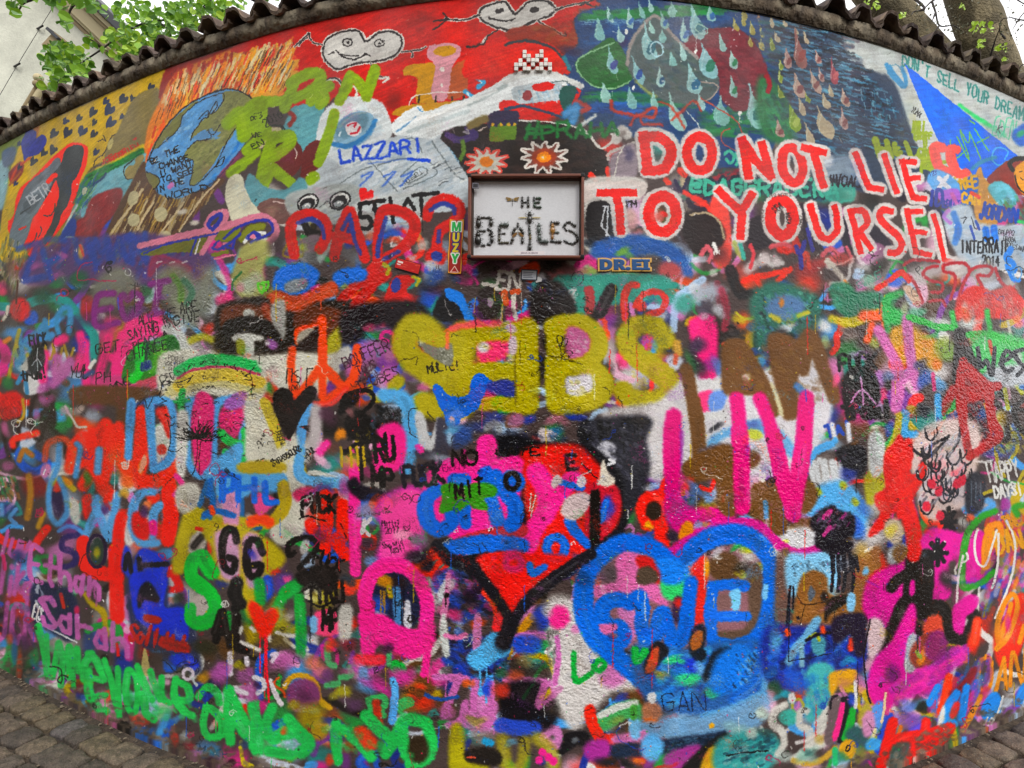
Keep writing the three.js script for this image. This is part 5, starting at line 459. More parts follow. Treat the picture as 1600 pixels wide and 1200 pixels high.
B('#b8a81c', 1040, 230, 90, 60, 0.8); B('#3a4a80', 1080, 300, 80, 60, 0.9); S('#c0b82c', 16, 0.3, [1000, 200, 1060, 240, 1110, 230]); B('#2a2628', 1000, 350, 90, 60, 0.8); A('#2c6a5c', 40, [1120, 180, 1180, 60, 1400, 60, 1500, 160, 1450, 290, 1200, 320, 1150, 420], { a: 0.8 }); hatch(['#1c3c34', '#6ab09a', '#4a6a98', '#3a7a6c', '#1a1c20'], 180, [1130, 80, 1480, 60, 1480, 280, 1140, 340], 12, 14, 14, 0.6); A('#52749c', 24, ell(1310, 170, 100, 60)); B('#cc7a24', 1285, 140, 24, 40, 0.9); S('#b8b03c', 30, 0.4, [1220, 220, 1270, 250]); S('#b8b03c', 30, 0.4, [1390, 220, 1450, 200]); B('#c8ccd4', 1330, 290, 90, 36, 0.8); B('#2a2424', 1290, 340, 90, 50, 0.8); B('#4a90bc', 1160, 490, 50, 60, 0.9);
S('#d4d4d4', 70, 0.15, [750, 655, 930, 650]); S('#d4d4d4', 60, 0.15, [780, 850, 920, 840]); A('#ee3c7c', 12, [770, 720, 850, 700, 830, 800, 770, 800]); A('#6a90d4', 12, [850, 710, 930, 700, 910, 790, 840, 800]); B('#2a2a30', 860, 910, 80, 30, 0.9); A('#5fa0d0', 16, [820, 1060, 850, 990, 960, 930, 1150, 880, 1280, 950, 1370, 1060, 1380, 1100, 1340, 1090, 1250, 990, 1100, 930, 920, 980, 840, 1080], { a: 0.8 }); A('#c0c84c', 14, ell(1110, 960, 46, 22, 0.3)); B('#4a5a98', 1130, 900, 90, 40, 0.6);
const BRN = '#6b4824'; S(BRN, 84, 0.14, [690, 560, 720, 700, 750, 860, 770, 1100]); A(BRN, 14, [930, 400, 1010, 370, 1070, 410, 1140, 530, 1200, 640, 1270, 800, 1240, 840, 1180, 780, 1120, 710, 940, 700, 920, 560]); A('#d8cfc8', 10, ell(1065, 605, 18, 16)); A(BRN, 14, [1210, 350, 1290, 340, 1380, 380, 1440, 310, 1500, 340, 1560, 470, 1640, 720, 1600, 760, 1560, 680, 1480, 480, 1440, 580, 1380, 600, 1380, 820, 1350, 860, 1300, 840, 1260, 680, 1220, 500]); hatch(['#7a5630', '#5a3a1c', '#84602c'], 140, [950, 420, 1600, 380, 1500, 780, 980, 680], 20, 14, 24, 0.4);
A('#c8c09c', 8, [1220, 640, 1240, 680, 1290, 820, 1280, 840, 1250, 740]); S('#3f7ab8', 44, 0.3, [1380, 660, 1410, 690]);
A(BRN, 16, [680, 1180, 760, 1120, 850, 1060, 990, 1060, 1130, 1090, 1120, 1150, 1000, 1200, 960, 1400, 900, 1400, 880, 1250, 780, 1240, 680, 1240]);
const MG = '#d40f74'; for (const [w, p] of [[100, [610, 850, 605, 1000, 600, 1300]], [90, [1005, 740, 1020, 900, 1030, 1200, 1040, 1420]], [84, [1150, 740, 1220, 920, 1280, 1150, 1330, 1350]], [92, [1440, 730, 1430, 900, 1410, 1100, 1360, 1400]]]) S(MG, w, 0.16, p); for (const p of [[660, 950, 650, 1150], [1390, 1000, 1380, 1150]]) S('#8a2a98', 30, 0.5, p, { a: 0.7 });
// left black stencil
A('#25252c', 26, [0, 1180, 40, 1000, 40, 900, 130, 880, 440, 870, 420, 1000, 440, 1200, 300, 1500, 200, 1450, 100, 1250]); for (const p of [[60, 890, 30, 960, 80, 960, 50, 1000], [150, 890, 160, 1010], [200, 900, 210, 1000], [300, 890, 290, 1000], [320, 880, 440, 880], [400, 900, 400, 990]]) S('#161618', 40, 0.2, p); A('#b8b8c0', 14, [130, 1060, 190, 1010, 240, 1050, 200, 1090, 240, 1120, 200, 1140, 180, 1090]); hatch(['#3c3c48', '#121214', '#50505c'], 160, [40, 900, 420, 890, 400, 1300, 100, 1200], 14, 14, 18, 0.5);
O(1200, 440);
B('#7a6a64', 520, 330, 110, 60, 0.9); B('#4a403c', 530, 310, 90, 30, 0.7); B('#d07ab0', 410, 560, 60, 120, 0.9); B('#f05a90', 420, 620, 40, 60, 0.8); B('#a878b8', 560, 460, 90, 60, 0.8); B('#a0a84c', 650, 400, 60, 60, 0.8);
S('#2c6e54', 44, 0.3, [400, 60, 500, 130, 520, 250]); A('#2c7458', 20, [480, 130, 560, 90, 690, 90, 690, 150, 560, 180, 510, 240]); S('#c8b81c', 50, 0.25, [400, 240, 500, 260, 600, 240, 690, 200]); S('#ee5a1c', 70, 0.3, [600, 220, 690, 220]); S('#ee5a1c', 44, 0.3, [650, 280, 620, 370]); S('#ee5a1c', 30, 0.3, [720, 150, 725, 290]); S('#2c9a4c', 44, 0.25, [830, 80, 750, 110, 740, 200, 750, 310]); A('#28a44c', 20, [740, 190, 830, 200, 850, 250, 780, 260]); B('#5ab088', 920, 210, 110, 50, 0.8); B('#a8b48c', 860, 170, 40, 60, 0.8); B('#c8ccc4', 1080, 250, 110, 60, 0.9); B('#c8d0cc', 1300, 270, 120, 50, 0.8);
B('#9a7a2c', 860, 290, 120, 60, 0.9); A('#d8a010', 24, [790, 320, 920, 330, 1040, 400, 1060, 520, 960, 510, 900, 460, 850, 510, 800, 450]); B('#e0981c', 960, 420, 110, 90, 0.9); B('#d8741c', 1070, 520, 50, 60, 0.9); B('#8aa01c', 1100, 420, 70, 110, 0.9); S('#cc6aac', 66, 0.2, [690, 310, 740, 400, 800, 520, 810, 700, 800, 800]); S('#c46aa8', 60, 0.25, [870, 240, 880, 380, 900, 520, 930, 660]); S('#c868ac', 60, 0.2, [900, 560, 840, 620]); B('#b878c4', 700, 620, 50, 80, 0.8); B('#ec3c7c', 720, 720, 40, 70, 0.9); B('#7a90c8', 750, 600, 40, 60, 0.8); B('#3a3a64', 960, 530, 70, 50, 0.9);
S('#26b040', 38, 0.12, [880, 230, 980, 260, 1060, 290, 1170, 290]); S('#26b040', 34, 0.12, [1250, 340, 1340, 330, 1440, 350, 1510, 390, 1610, 400]); for (const p of [[1150, 200, 1170, 300], [1370, 190, 1390, 330], [1290, 370, 1300, 500], [1330, 380, 1340, 560], [1440, 370, 1400, 520]]) S('#2cae48', 34, 0.3, p); B('#3cb058', 1270, 430, 60, 90, 0.8); S('#b84428', 26, 0.2, [1380, 380, 1410, 470]); B('#c84a24', 1230, 220, 60, 60, 0.8); B('#e05a20', 1560, 260, 40, 60, 0.7); S('#b8b4a8', 20, 0.3, [1500, 260, 1520, 350]);
S('#17130f', 56, 0.12, [1190, 320, 1190, 480, 1180, 640]); S('#17130f', 52, 0.12, [1200, 320, 1260, 480, 1300, 570]); S('#17130f', 46, 0.12, [1190, 500, 1290, 500]); for (const p of [[1310, 420, 1330, 540, 1380, 500, 1400, 590, 1420, 420], [1450, 520, 1520, 470, 1490, 440, 1460, 510, 1490, 570, 1530, 550], [1600, 430, 1540, 450, 1570, 510, 1600, 540, 1560, 590]]) S('#141821', 30, 0.1, p);
const DR = '#a51216'; A(DR, 14, [1180, 560, 1220, 500, 1270, 530, 1330, 620, 1440, 660, 1380, 700, 1390, 820, 1440, 980, 1400, 1010, 1270, 1120, 1230, 1100, 1210, 980, 1200, 800]); A('#3a2a34', 14, [1230, 800, 1300, 770, 1360, 760, 1380, 860, 1370, 960, 1300, 1000, 1250, 960]); A('#a8a094', 8, [1260, 930, 1310, 900, 1340, 970, 1290, 1000]); B('#2a4a84', 1330, 830, 50, 60, 0.9); S('#15110f', 30, 0.2, [1230, 800, 1290, 900, 1330, 950]); S('#c8b84c', 20, 0.2, [1355, 770, 1370, 810]); S(DR, 60, 0.2, [1160, 680, 1120, 760, 1080, 820]); S(DR, 60, 0.15, [1210, 560, 1210, 760, 1230, 960, 1260, 1090]); S('#c01c18', 50, 0.2, [1380, 660, 1400, 900, 1440, 960]); hatch(['#c02020', '#8a0c10'], 80, [1200, 560, 1400, 680, 1420, 980, 1230, 1060], 10, 18, 18, 0.4); B('#6a1c1c', 1250, 650, 60, 60, 0.7);
T('FUCK', 450, 560, 690, 550, 88, '#131110', 22, { soft: 0.2 }); A('#141210', 12, [475, 740, 470, 640, 510, 570, 590, 545, 660, 590, 690, 680, 680, 760, 600, 820, 510, 810]); for (const p of [[580, 600, 590, 680, 595, 780], [520, 760, 585, 680, 670, 770]]) S('#b884b0', 11, 0.1, p); T('trum!', 470, 860, 780, 850, 100, '#131110', 34, { soft: 0.2 }); hatch(['#c8c4c8'], 60, [480, 600, 680, 600, 680, 800, 480, 800], 4, 5, 4, 0.6);
S('#e81c18', 56, 0.1, [900, 770, 920, 740, 950, 730]); S('#a8a01c', 50, 0.2, [890, 800, 930, 820]); B('#2a54a8', 980, 640, 60, 110, 0.9); B('#5a9acc', 1080, 640, 50, 90, 0.9); B('#1d1c24', 990, 800, 100, 70, 0.8); S('#c03070', 24, 0.2, [1030, 580, 1040, 680]); S('#3fa0dc', 50, 0.2, [860, 830, 850, 950, 920, 960]); S('#3fa0dc', 40, 0.2, [1060, 720, 1070, 950]); B('#c0c4c8', 1040, 940, 110, 60, 0.8); B('#2a50a0', 760, 920, 50, 60, 0.9); S('#b8a81c', 40, 0.2, [820, 850, 800, 970, 750, 1070]); A('#d0cdb8', 10, [640, 960, 660, 915, 700, 920, 720, 1000, 710, 1200, 640, 1200]); A('#c8c8b4', 8, [650, 1000, 700, 1000, 690, 1250, 650, 1230]); B('#6a3a2c', 620, 950, 40, 80, 0.8); B('#6a4a3c', 720, 960, 40, 70, 0.7);
T('ALL YOU NEED', 1060, 890, 1230, 850, 34, '#1c3474', 6); T('is love', 1100, 920, 1220, 905, 30, '#1a1a2c', 6);
A('#16161c', 12, [440, 1060, 500, 1040, 600, 1060, 590, 1200, 470, 1200]); T('TAI', 370, 980, 540, 950, 66, '#20409a', 22); S('#d4d4d8', 30, 0.3, [400, 900, 420, 1000]); S('#d0d0d4', 30, 0.3, [500, 900, 510, 1000]);
// big red star figure
O(1200, 680);
B('#9cb8d0', 400, 60, 110, 60, 0.8); S('#4fa4e0', 40, 0.2, [250, 200, 300, 110, 400, 60, 420, 40]); T('YOUW', 270, 320, 480, 290, 130, '#cfd2d4', 32, { soft: 0.2 }); S('#4a90b8', 14, 0.2, [230, 60, 210, 180, 250, 210]); B('#2a3a8c', 520, 250, 90, 80, 0.8); A('#5aace4', 30, [250, 480, 330, 350, 480, 320, 560, 420, 600, 520, 560, 620, 480, 560, 380, 500]); B('#60b0e8', 500, 420, 100, 110, 0.9); B('#2a5ac0', 560, 600, 50, 130, 0.9); B('#3a6ab0', 600, 480, 60, 110, 0.8); for (const [x, y] of [[465, 315], [540, 420], [310, 355]]) S('#a8b42c', 40, 0.4, [x, y, x + 10, y + 10]); A('#141318', 16, [440, 110, 500, 80, 570, 110, 600, 180, 560, 210, 480, 190]); hatch(['#0c0c10', '#3a3a44'], 40, [460, 90, 580, 110, 580, 200, 470, 190], 8, 12, 16, 0.5); A('#a8a420', 16, [620, 260, 700, 240, 720, 330, 640, 430, 620, 360]); A('#c4c8c8', 12, [640, 20, 700, 0, 720, 100, 700, 240, 650, 240]);
A(BRN, 14, [0, 320, 60, 300, 80, 420, 110, 560, 60, 610, 10, 560]); A(BRN, 14, [230, 310, 280, 320, 300, 400, 250, 480, 210, 470]); S('#d40f74', 80, 0.16, [40, 20, 80, 230, 150, 480]); S('#d40f74', 84, 0.16, [230, 20, 190, 260, 150, 500]); A(BRN, 12, [140, 580, 200, 540, 300, 540, 280, 600, 180, 610]);
A('#d4d4d8', 26, [110, 640, 200, 600, 280, 620, 300, 690, 200, 720, 130, 700]); S('#cc1c88', 56, 0.15, [-40, 600, 30, 660, 110, 720, 200, 750, 300, 720, 330, 700]); B('#d8d84c', 110, 670, 30, 20, 0.8); B('#a884cc', 180, 770, 90, 30, 0.6);
A('#cdb9b4', 24, [900, 100, 1050, -60, 1300, -40, 1250, 380, 1160, 460, 1060, 520, 980, 480, 940, 300]); hatch(['#d8c8c4', '#b8a8b0', '#e09098', '#a8a4b4'], 90, [930, 100, 1230, 0, 1220, 340, 960, 440], 20, 20, 26, 0.6); for (const [x, y] of [[1010, 140], [1080, 210], [1160, 130], [1190, 210], [1240, 130], [1040, 320], [1100, 370], [1150, 300], [990, 440], [1210, 330]]) S('#17141a', 13, 0.15, [x - 40, y - 20, x - 30, y + 40, x + 10, y + 60, x + 44, y + 10, x + 40, y - 30]); for (const p of [[890, 80, 980, 140, 1040, 60, 1120, 20], [960, 180, 1060, 90, 1130, 10], [1120, 150, 1190, 40, 1200, -40]]) S('#17141a', 18, 0.2, p); for (const [x, y] of [[1025, 310], [1068, 355], [990, 450], [1080, 510], [1180, 310], [1215, 285]]) A('#c8203c', 5, ell(x, y, 24, 30)); for (const [x, y] of [[1060, 280], [1180, 240], [1060, 200]]) B('#f07080', x, y, 50, 50, 0.8);
const ST = '#d01812'; A(ST, 10, [790, 60, 820, 10, 850, 50, 880, 30, 900, 120, 880, 240, 930, 250, 960, 180, 985, 200, 970, 280, 900, 400, 930, 520, 960, 640, 960, 740, 900, 780, 860, 760, 870, 640, 830, 500, 760, 490, 740, 560, 650, 630, 640, 610, 710, 500, 680, 440, 680, 380, 740, 340, 730, 200, 740, 120]); hatch(['#e02418', '#a81010', '#ec3424'], 110, [740, 100, 900, 80, 940, 700, 720, 480], 10, 20, 22, 0.45); S(ST, 50, 0.2, [830, 500, 900, 560, 910, 750]); S('#c02018', 26, 0.3, [790, 660, 820, 620]);
for (const [x, y, s] of [[1130, 545, 60], [1060, 740, 70], [1170, 700, 44]]) for (let i = 0; i < 8; i++) { const a = i / 8 * 6.283; S('#121012', s * 0.5, 0.08, [x, y, x + Math.cos(a) * s * 0.6, y + Math.sin(a) * s, x + Math.cos(a) * s * 0.75, y + Math.sin(a) * s * 1.35]); }
A('#20222c', 14, [1250, 280, 1310, 250, 1350, 280, 1330, 460, 1250, 480]); drips('#4a5460', [1270, 1300, 1330], 300, 160, 8); B('#e05a30', 1270, 530, 40, 40, 0.8); B('#c4b8bc', 1180, 400, 50, 60, 0.7); B('#b8bcb8', 1220, 560, 60, 50, 0.5);
B('#4a4a8c', 1420, 100, 110, 70, 0.9); S('#1c54b8', 50, 0.2, [1430, 90, 1540, 80]); for (const p of [[1420, 60, 1440, 200, 1480, 260], [1540, -10, 1560, 80, 1500, 180], [1350, 370, 1400, 350], [1600, 230, 1550, 330]]) S('#b0a020', 22, 0.12, p); hatch(['#8a8a2c', '#b8a82c', '#3a5a98', '#1c1c24'], 70, [1400, -60, 1600, -60, 1600, 100, 1410, 100], 16, 24, 22, 0.7); T('HAPPY', 1390, 300, 1580, 260, 110, '#d8d8d4', 11); T('DAYS!', 1420, 400, 1600, 370, 70, '#d8d8d4', 12);
O(1200, 440); for (const p of [[1400, 780, 1430, 760, 1480, 870, 1500, 990, 1450, 990], [1600, 740, 1540, 800, 1560, 900, 1610, 960]]) S('#18130f', 34, 0.12, p); S('#b0b414', 30, 0.12, [1520, 590, 1560, 660, 1590, 700]); S('#b0b414', 26, 0.12, [1480, 680, 1500, 800]); B('#c0a020', 1450, 860, 50, 80, 0.7); S('#2a2ca8', 16, 0.2, [1400, 850, 1420, 960]); B('#2a6ac0', 1580, 670, 34, 34, 0.9);
// ---------------------------------------------------------------- fourth row, left
O(0, 650);
B('#7a1c18', 230, 420, 120, 120, 0.85); S('#b0701c', 34, 0.25, [120, 280, 150, 220, 200, 250]); S('#b07a1c', 40, 0.3, [180, 380, 190, 500, 170, 640]); S('#b88a20', 34, 0.3, [270, 620, 240, 700]); A('#c87aa0', 8, ell(285, 345, 26, 40, 0.3)); S('#e8e0e0', 8, 0.1, [270, 370, 285, 340]); B('#a85a88', 60, 330, 50, 60, 0.7); hatch(['#2a8a4c', '#7a3a2c', '#8a6a34', '#1c3a24'], 60, [0, 380, 100, 380, 120, 520, 0, 520], 10, 26, 16, 0.7); B('#2a3a84', 30, 620, 90, 100, 0.8); S('#5a94cc', 30, 0.3, [10, 560, 10, 620]); S('#5a94cc', 26, 0.3, [100, 590, 60, 640, 100, 680]);
B('#2a7a2c', 540, 400, 40, 80, 0.8); B('#e0781c', 415, 420, 50, 70, 0.9); A('#2a1c3c', 14, [330, 480, 380, 440, 410, 520, 390, 620, 340, 610]); A('#c03020', 8, [340, 470, 365, 410, 390, 460]); for (const p of [[370, 190, 360, 320, 310, 450, 310, 600, 360, 680, 420, 600, 400, 470, 370, 400], [480, 180, 500, 220, 470, 380]]) S('#4f90c4', 36, 0.3, p); A('#c0bcb4', 12, [450, 530, 480, 560, 490, 660, 460, 660]); B('#4a2c64', 640, 580, 60, 60, 0.8); A('#d82018', 12, [520, 530, 560, 500, 580, 560, 540, 640]);
for (const p of [[540, 740, 600, 600, 600, 520], [590, 560, 650, 700, 680, 770, 700, 680, 730, 500], [620, 220, 610, 350], [960, 480, 880, 490, 830, 590, 830, 720, 880, 800, 980, 800], [1000, 560, 960, 620, 950, 760]]) S('#5a9cd0', 50, 0.25, p); B('#e0602c', 780, 420, 50, 60, 0.8); B('#c89a2c', 770, 480, 40, 60, 0.8); A('#d01c18', 14, [840, 620, 900, 640, 930, 720, 890, 770, 840, 720]); B('#fb8a50', 930, 560, 40, 40, 0.8); B('#4a2a5c', 900, 600, 40, 50, 0.8); S('#e81c84', 50, 0.2, [955, 680, 960, 730]); B('#4a90c8', 1060, 850, 90, 70, 0.9); S('#fb2210', 80, 0.15, [1050, 480, 1070, 600, 1050, 780]); S('#d83080', 34, 0.15, [1100, 380, 1140, 440, 1090, 500]);
S('#fb2210', 74, 0.12, [760, 640, 740, 740, 740, 800]); S('#fb2210', 80, 0.12, [520, 790, 520, 900, 560, 970, 680, 1000, 730, 1000]); S('#fb2210', 90, 0.12, [725, 840, 725, 1000, 730, 1260]); A('#2c3c34', 10, ell(605, 850, 40, 80, 0)); B('#b0a41c', 605, 860, 30, 50, 0.9); S('#241430', 22, 0.15, ell(605, 850, 56, 100), { c: 1 }); for (const p of [[480, 750, 400, 770, 390, 830, 460, 860, 470, 920, 400, 950]]) S('#2a2058', 36, 0.2, p);
A('#1a34b8', 14, [780, 850, 800, 840, 830, 960, 880, 850, 960, 860, 1040, 920, 1040, 1000, 960, 1040, 1020, 1100, 1020, 1240, 900, 1300, 840, 1200, 820, 1040, 770, 960]); S('#14101a', 36, 0.15, [870, 900, 880, 990]); S('#14101a', 34, 0.15, [880, 940, 1040, 930]); S('#14101a', 30, 0.15, [780, 960, 800, 870, 820, 980]); A('#d01c18', 8, [1040, 1090, 1060, 950, 1090, 960, 1140, 1090]); A('#b8b0b0', 6, [1050, 1060, 1060, 1020, 1085, 1060]); S('#c8c8d0', 20, 0.2, [910, 1010, 940, 1010]); A('#171320', 10, [880, 1080, 910, 1050, 940, 1110, 980, 1160, 900, 1140]); B('#c0b8b0', 905, 1200, 30, 40, 0.9);
A('#b5a51c', 20, [1120, 760, 1180, 600, 1260, 600, 1330, 700, 1240, 800, 1150, 960, 1090, 960]); S('#b0a01c', 60, 0.2, [1300, 640, 1500, 660, 1560, 740]); A('#c8c4b8', 16, [1120, 460, 1220, 440, 1240, 540, 1160, 600, 1110, 560]); B('#c4a8b4', 1400, 580, 90, 90, 0.8);
A('#c8c0b4', 12, [1190, 860, 1200, 770, 1260, 730, 1280, 800, 1240, 860]); S('#17120f', 44, 0.3, [1260, 760, 1210, 820]); S('#c8281c', 24, 0.2, [1230, 710, 1280, 720]); S('#c8281c', 30, 0.2, [1310, 740, 1310, 880]);
for (const p of [[1300, 410, 1250, 560], [1310, 420, 1330, 540, 1310, 640], [1270, 640, 1350, 600, 1440, 640], [1510, 520, 1510, 630]]) S('#1a64a8', 34, 0.2, p, { a: 0.85 }); for (const p of [[1390, 530, 1400, 370, 1460, 390, 1440, 450, 1390, 470], [1490, 380, 1490, 530], [1490, 460, 1590, 440], [1590, 370, 1590, 530]]) S('#1c66cc', 34, 0.12, p);
const GN = '#12bc3c'; S(GN, 80, 0.1, [1330, 960, 1260, 880, 1200, 920, 1200, 1020, 1280, 1100, 1330, 1200, 1310, 1280, 1240, 1310, 1190, 1290, 1180, 1220]);
// lilac names on the left
const LI = '#b45a9c'; T('like', -20, 1110, 200, 1140, 190, LI, 32, { soft: 0.3 });  T('luv', -10, 860, 170, 910, 150, LI, 26, { soft: 0.35 }); B('#1f2c5c', 110, 900, 70, 80, 0.6); S('#b4285c', 24, 0.3, [20, 880, 30, 960]);
O(0, 900); T('JCK', -20, 400, 230, 420, 230, LI, 28, { soft: 0.4 }); hatch(['#2a2a5c', '#7a2a5c', '#a0407c', '#3a2044'], 60, [0, 160, 240, 160, 220, 420, 0, 380], 14, 40, 26, 0.4); A('#1d2440', 16, [220, 60, 420, 100, 480, 240, 440, 400, 300, 330, 210, 260]); hatch(['#c8ccd4', '#8a90a4'], 10, [220, 40, 270, 60, 260, 180, 220, 160], 10, 40, 12, 0.8); T('EIS', 200, 265, 260, 280, 80, '#e0e0e0', 12); S('#d8d8dc', 10, 0.2, [230, 285, 300, 330, 420, 390, 480, 420]);  S('#c02c1c', 24, 0.3, [380, 120, 400, 200]); B('#d01c50', 480, 220, 26, 40, 0.9); S('#d81c18', 20, 0.3, [730, 430, 740, 500]); hatch(['#c060a8'], 14, [480, 20, 620, 60, 620, 140, 480, 100], 6, 60, 12, 0.6);
// ---------------------------------------------------------------- bottom left: green shout, ground dirt
A('#2a3050', 18, [820, 20, 1030, 20, 1040, 200, 1160, 210, 1240, 600, 1060, 520, 880, 420, 820, 260]); A('#1a30c0', 10, [830, 0, 1030, 0, 1020, 200, 1150, 220, 1160, 400, 1020, 370, 870, 280, 830, 160]); A('#16121c', 10, [900, 60, 940, 60, 990, 160, 900, 150, 870, 200, 870, 120]); A('#a02418', 6, [905, 250, 1000, 270, 990, 300, 910, 290]); T('Solldach', 805, 400, 1180, 480, 100, '#b0241c', 24, { soft: 0.2, fill: 0.8 }); S('#b0241c', 60, 0.3, [1020, 420, 1160, 460]); A('#1a30c0', 10, [1070, 510, 1170, 500, 1235, 560, 1200, 590, 1080, 545]); B('#3a3028', 970, 520, 120, 90, 0.8); B('#2c2c1c', 1260, 470, 110, 90, 0.9); B('#2a3020', 1120, 160, 70, 60, 0.8); B('#4a4a3c', 1130, 590, 90, 60, 0.7); A('#c4b8b0', 10, ell(1250, 190, 50, 60)); A('#b8a86c', 4, [885, 610, 905, 460, 935, 600, 915, 630]); B('#b8861c', 1270, 630, 60, 60, 0.8);
S(GN, 76, 0.1, [1200, 20, 1300, 100, 1350, 200, 1300, 280, 1200, 290, 1190, 210]); S('#12100f', 60, 0.1, [1480, 40, 1450, 110, 1500, 160, 1470, 210]); for (const p of [[1350, 410, 1370, 300, 1390, 230, 1420, 320, 1440, 440], [1370, 360, 1430, 350], [1480, 260, 1470, 440, 1540, 470]]) S('#12100f', 50, 0.1, p); S('#12a83c', 30, 0.2, [1430, 240, 1430, 340]); A('#b8a41c', 14, [1520, 20, 1620, 0, 1620, 240, 1560, 260, 1530, 160]);
for (const [x, y, r] of [[1380, 600, 70], [1560, 640, 90]]) B('#a85a9c', x, y, r, r, 0.95); S('#d8d0d8', 34, 0.2, [1440, 500, 1440, 620]); S('#d8d0d8', 26, 0.2, [1480, 720, 1540, 740]); S('#d4c8d4', 20, 0.2, ell(1175, 620, 30, 34), { c: 1 }); S('#c0c8c8', 16, 0.2, [1200, 640, 1230, 690]); B('#a8a01c', 1500, 560, 50, 40, 0.8);
B('#c04020', 120, 560, 30, 130, 0.8); B('#2a5a90', 90, 480, 30, 130, 0.8); B('#2a4a80', 220, 560, 40, 100, 0.8); B('#3a80b8', 20, 420, 40, 60, 0.9); B('#b04a20', 60, 400, 30, 50, 0.7); B('#4a2a4c', 160, 420, 40, 80, 0.7); B('#6a2c20', 500, 680, 70, 80, 0.7); B('#2a3c80', 500, 760, 50, 60, 0.8); B('#d04a24', 690, 750, 40, 80, 0.9); B('#2a60b0', 900, 980, 100, 60, 0.95); B('#c03a2c', 1080, 1010, 50, 80, 0.9); B('#c8442c', 880, 900, 80, 50, 0.9); B('#4a80b0', 1280, 1080, 110, 60, 0.8); B('#8a2c34', 1180, 1080, 60, 50, 0.8); B('#b0b8b4', 1160, 1000, 40, 60, 0.6); B('#7a3c3c', 640, 900, 60, 60, 0.8);
const G2 = '#2bbf55'; for (const [w, p] of [[56, [240, 320, 270, 440, 300, 620]], [50, [300, 640, 290, 520, 290, 380]], [46, [330, 640, 350, 520, 365, 420, 390, 520, 380, 690]], [30, [340, 560, 380, 570]], [50, [430, 640, 430, 450, 455, 560, 480, 460, 490, 600]], [40, [455, 600, 460, 700]], [60, [520, 650, 530, 560, 570, 490]], [56, [550, 490, 600, 530, 650, 650]], [70, [550, 600, 560, 740, 620, 840, 660, 850]], [50, [560, 640, 640, 660]], [50, [580, 760, 660, 750]], [50, [650, 530, 690, 640, 720, 780, 745, 880]], [44, [735, 580, 740, 720, 745, 860]], [50, [800, 590, 785, 720, 800, 830, 840, 860, 860, 760, 850, 640, 810, 590]], [56, [860, 570, 900, 680, 950, 780]], [50, [940, 600, 970, 700, 1000, 780]], [50, [1010, 640, 1010, 760, 1060, 800]], [60, [900, 740, 910, 860, 960, 900]], [60, [1100, 650, 1090, 760, 1150, 850, 1200, 880]], [56, [1100, 660, 1170, 700, 1180, 780, 1110, 780]], [60, [1240, 760, 1300, 700, 1360, 750, 1370, 800]], [60, [1290, 820, 1270, 930, 1300, 1010, 1380, 1000, 1380, 900, 1310, 830]], [80, [1440, 1040, 1430, 900, 1430, 740]], [80, [1440, 750, 1510, 880, 1590, 1060]], [60, [1600, 960, 1600, 800]]]) S(G2, w * 0.78, 0.14, p); B(G2, 1010, 860, 90, 60, 0.5); B('#26a850', 820, 800, 60, 80, 0.6); B('#2a9a4c', 210, 520, 40, 130, 0.6); hatch(['#38d468', '#1d9a44', '#44c870'], 120, [260, 420, 900, 640, 1560, 980, 700, 840], 14, 14, 24, 0.35); T('MIKY', 1240, 1100, 1420, 1150, 40, '#1c3c5c', 8); S('#c8b41c', 22, 0.2, [1505, 1040, 1520, 1180, 1570, 1200]);
// ---------------------------------------------------------------- fourth row, middle
O(320, 700);
A('#cfccbc', 20, [440, 60, 560, 0, 600, 200, 560, 300, 620, 420, 580, 560, 480, 600, 420, 520, 520, 380, 500, 220]); hatch(['#dcd8c8', '#bcb8a8'], 50, [480, 120, 560, 60, 580, 500, 480, 540], 14, 16, 24, 0.5); A('#5aa0d4', 12, [0, 160, 180, 0, 230, 0, 230, 160, 480, 170, 490, 250, 380, 280, 300, 250, 260, 300, 100, 330, 60, 200]); S('#5aa0d4', 60, 0.15, [600, 20, 590, 150, 650, 210, 800, 220, 870, 260]); B('#6aaedc', 820, 240, 140, 50, 0.8); A('#b09a28', 14, [230, 110, 460, 100, 480, 150, 240, 150]);
S('#b8a018', 70, 0.15, [490, 240, 500, 340, 460, 430, 380, 480, 290, 470]); S('#b4a41c', 70, 0.15, [220, 470, 230, 700, 290, 900]); S('#fb4a18', 70, 0.2, [290, 470, 350, 450, 400, 470]); A('#e0508c', 10, [300, 300, 340, 420, 400, 380, 440, 340, 380, 300]); A('#d090b0', 12, [130, 300, 200, 300, 200, 480, 130, 500]);
for (const p of [[110, 330, 120, 180, 180, 190, 170, 260, 120, 280], [210, 190, 210, 330], [210, 260, 300, 250], [310, 200, 310, 340], [375, 230, 385, 340, 450, 345]]) S('#1866d2', 38, 0.1, p); for (const p of [[40, 210, 20, 300], [100, 160, 150, 170], [0, 420, 80, 400, 180, 430]]) S('#1a62b0', 34, 0.15, p); S('#1c5488', 22, 0.2, [290, 525, 350, 505]); B('#a89c20', 60, 480, 60, 50, 0.8); S('#e84a1c', 36, 0.2, [40, 380, 50, 410]);
A('#b8a81a', 20, [0, 520, 110, 500, 220, 520, 340, 560, 480, 680, 440, 760, 330, 820, 120, 820, 40, 760, 60, 640]); A('#c89ab8', 20, [80, 540, 180, 560, 200, 800, 120, 800, 90, 680]); A('#c89ab8', 20, [250, 580, 330, 580, 340, 820, 280, 850]);
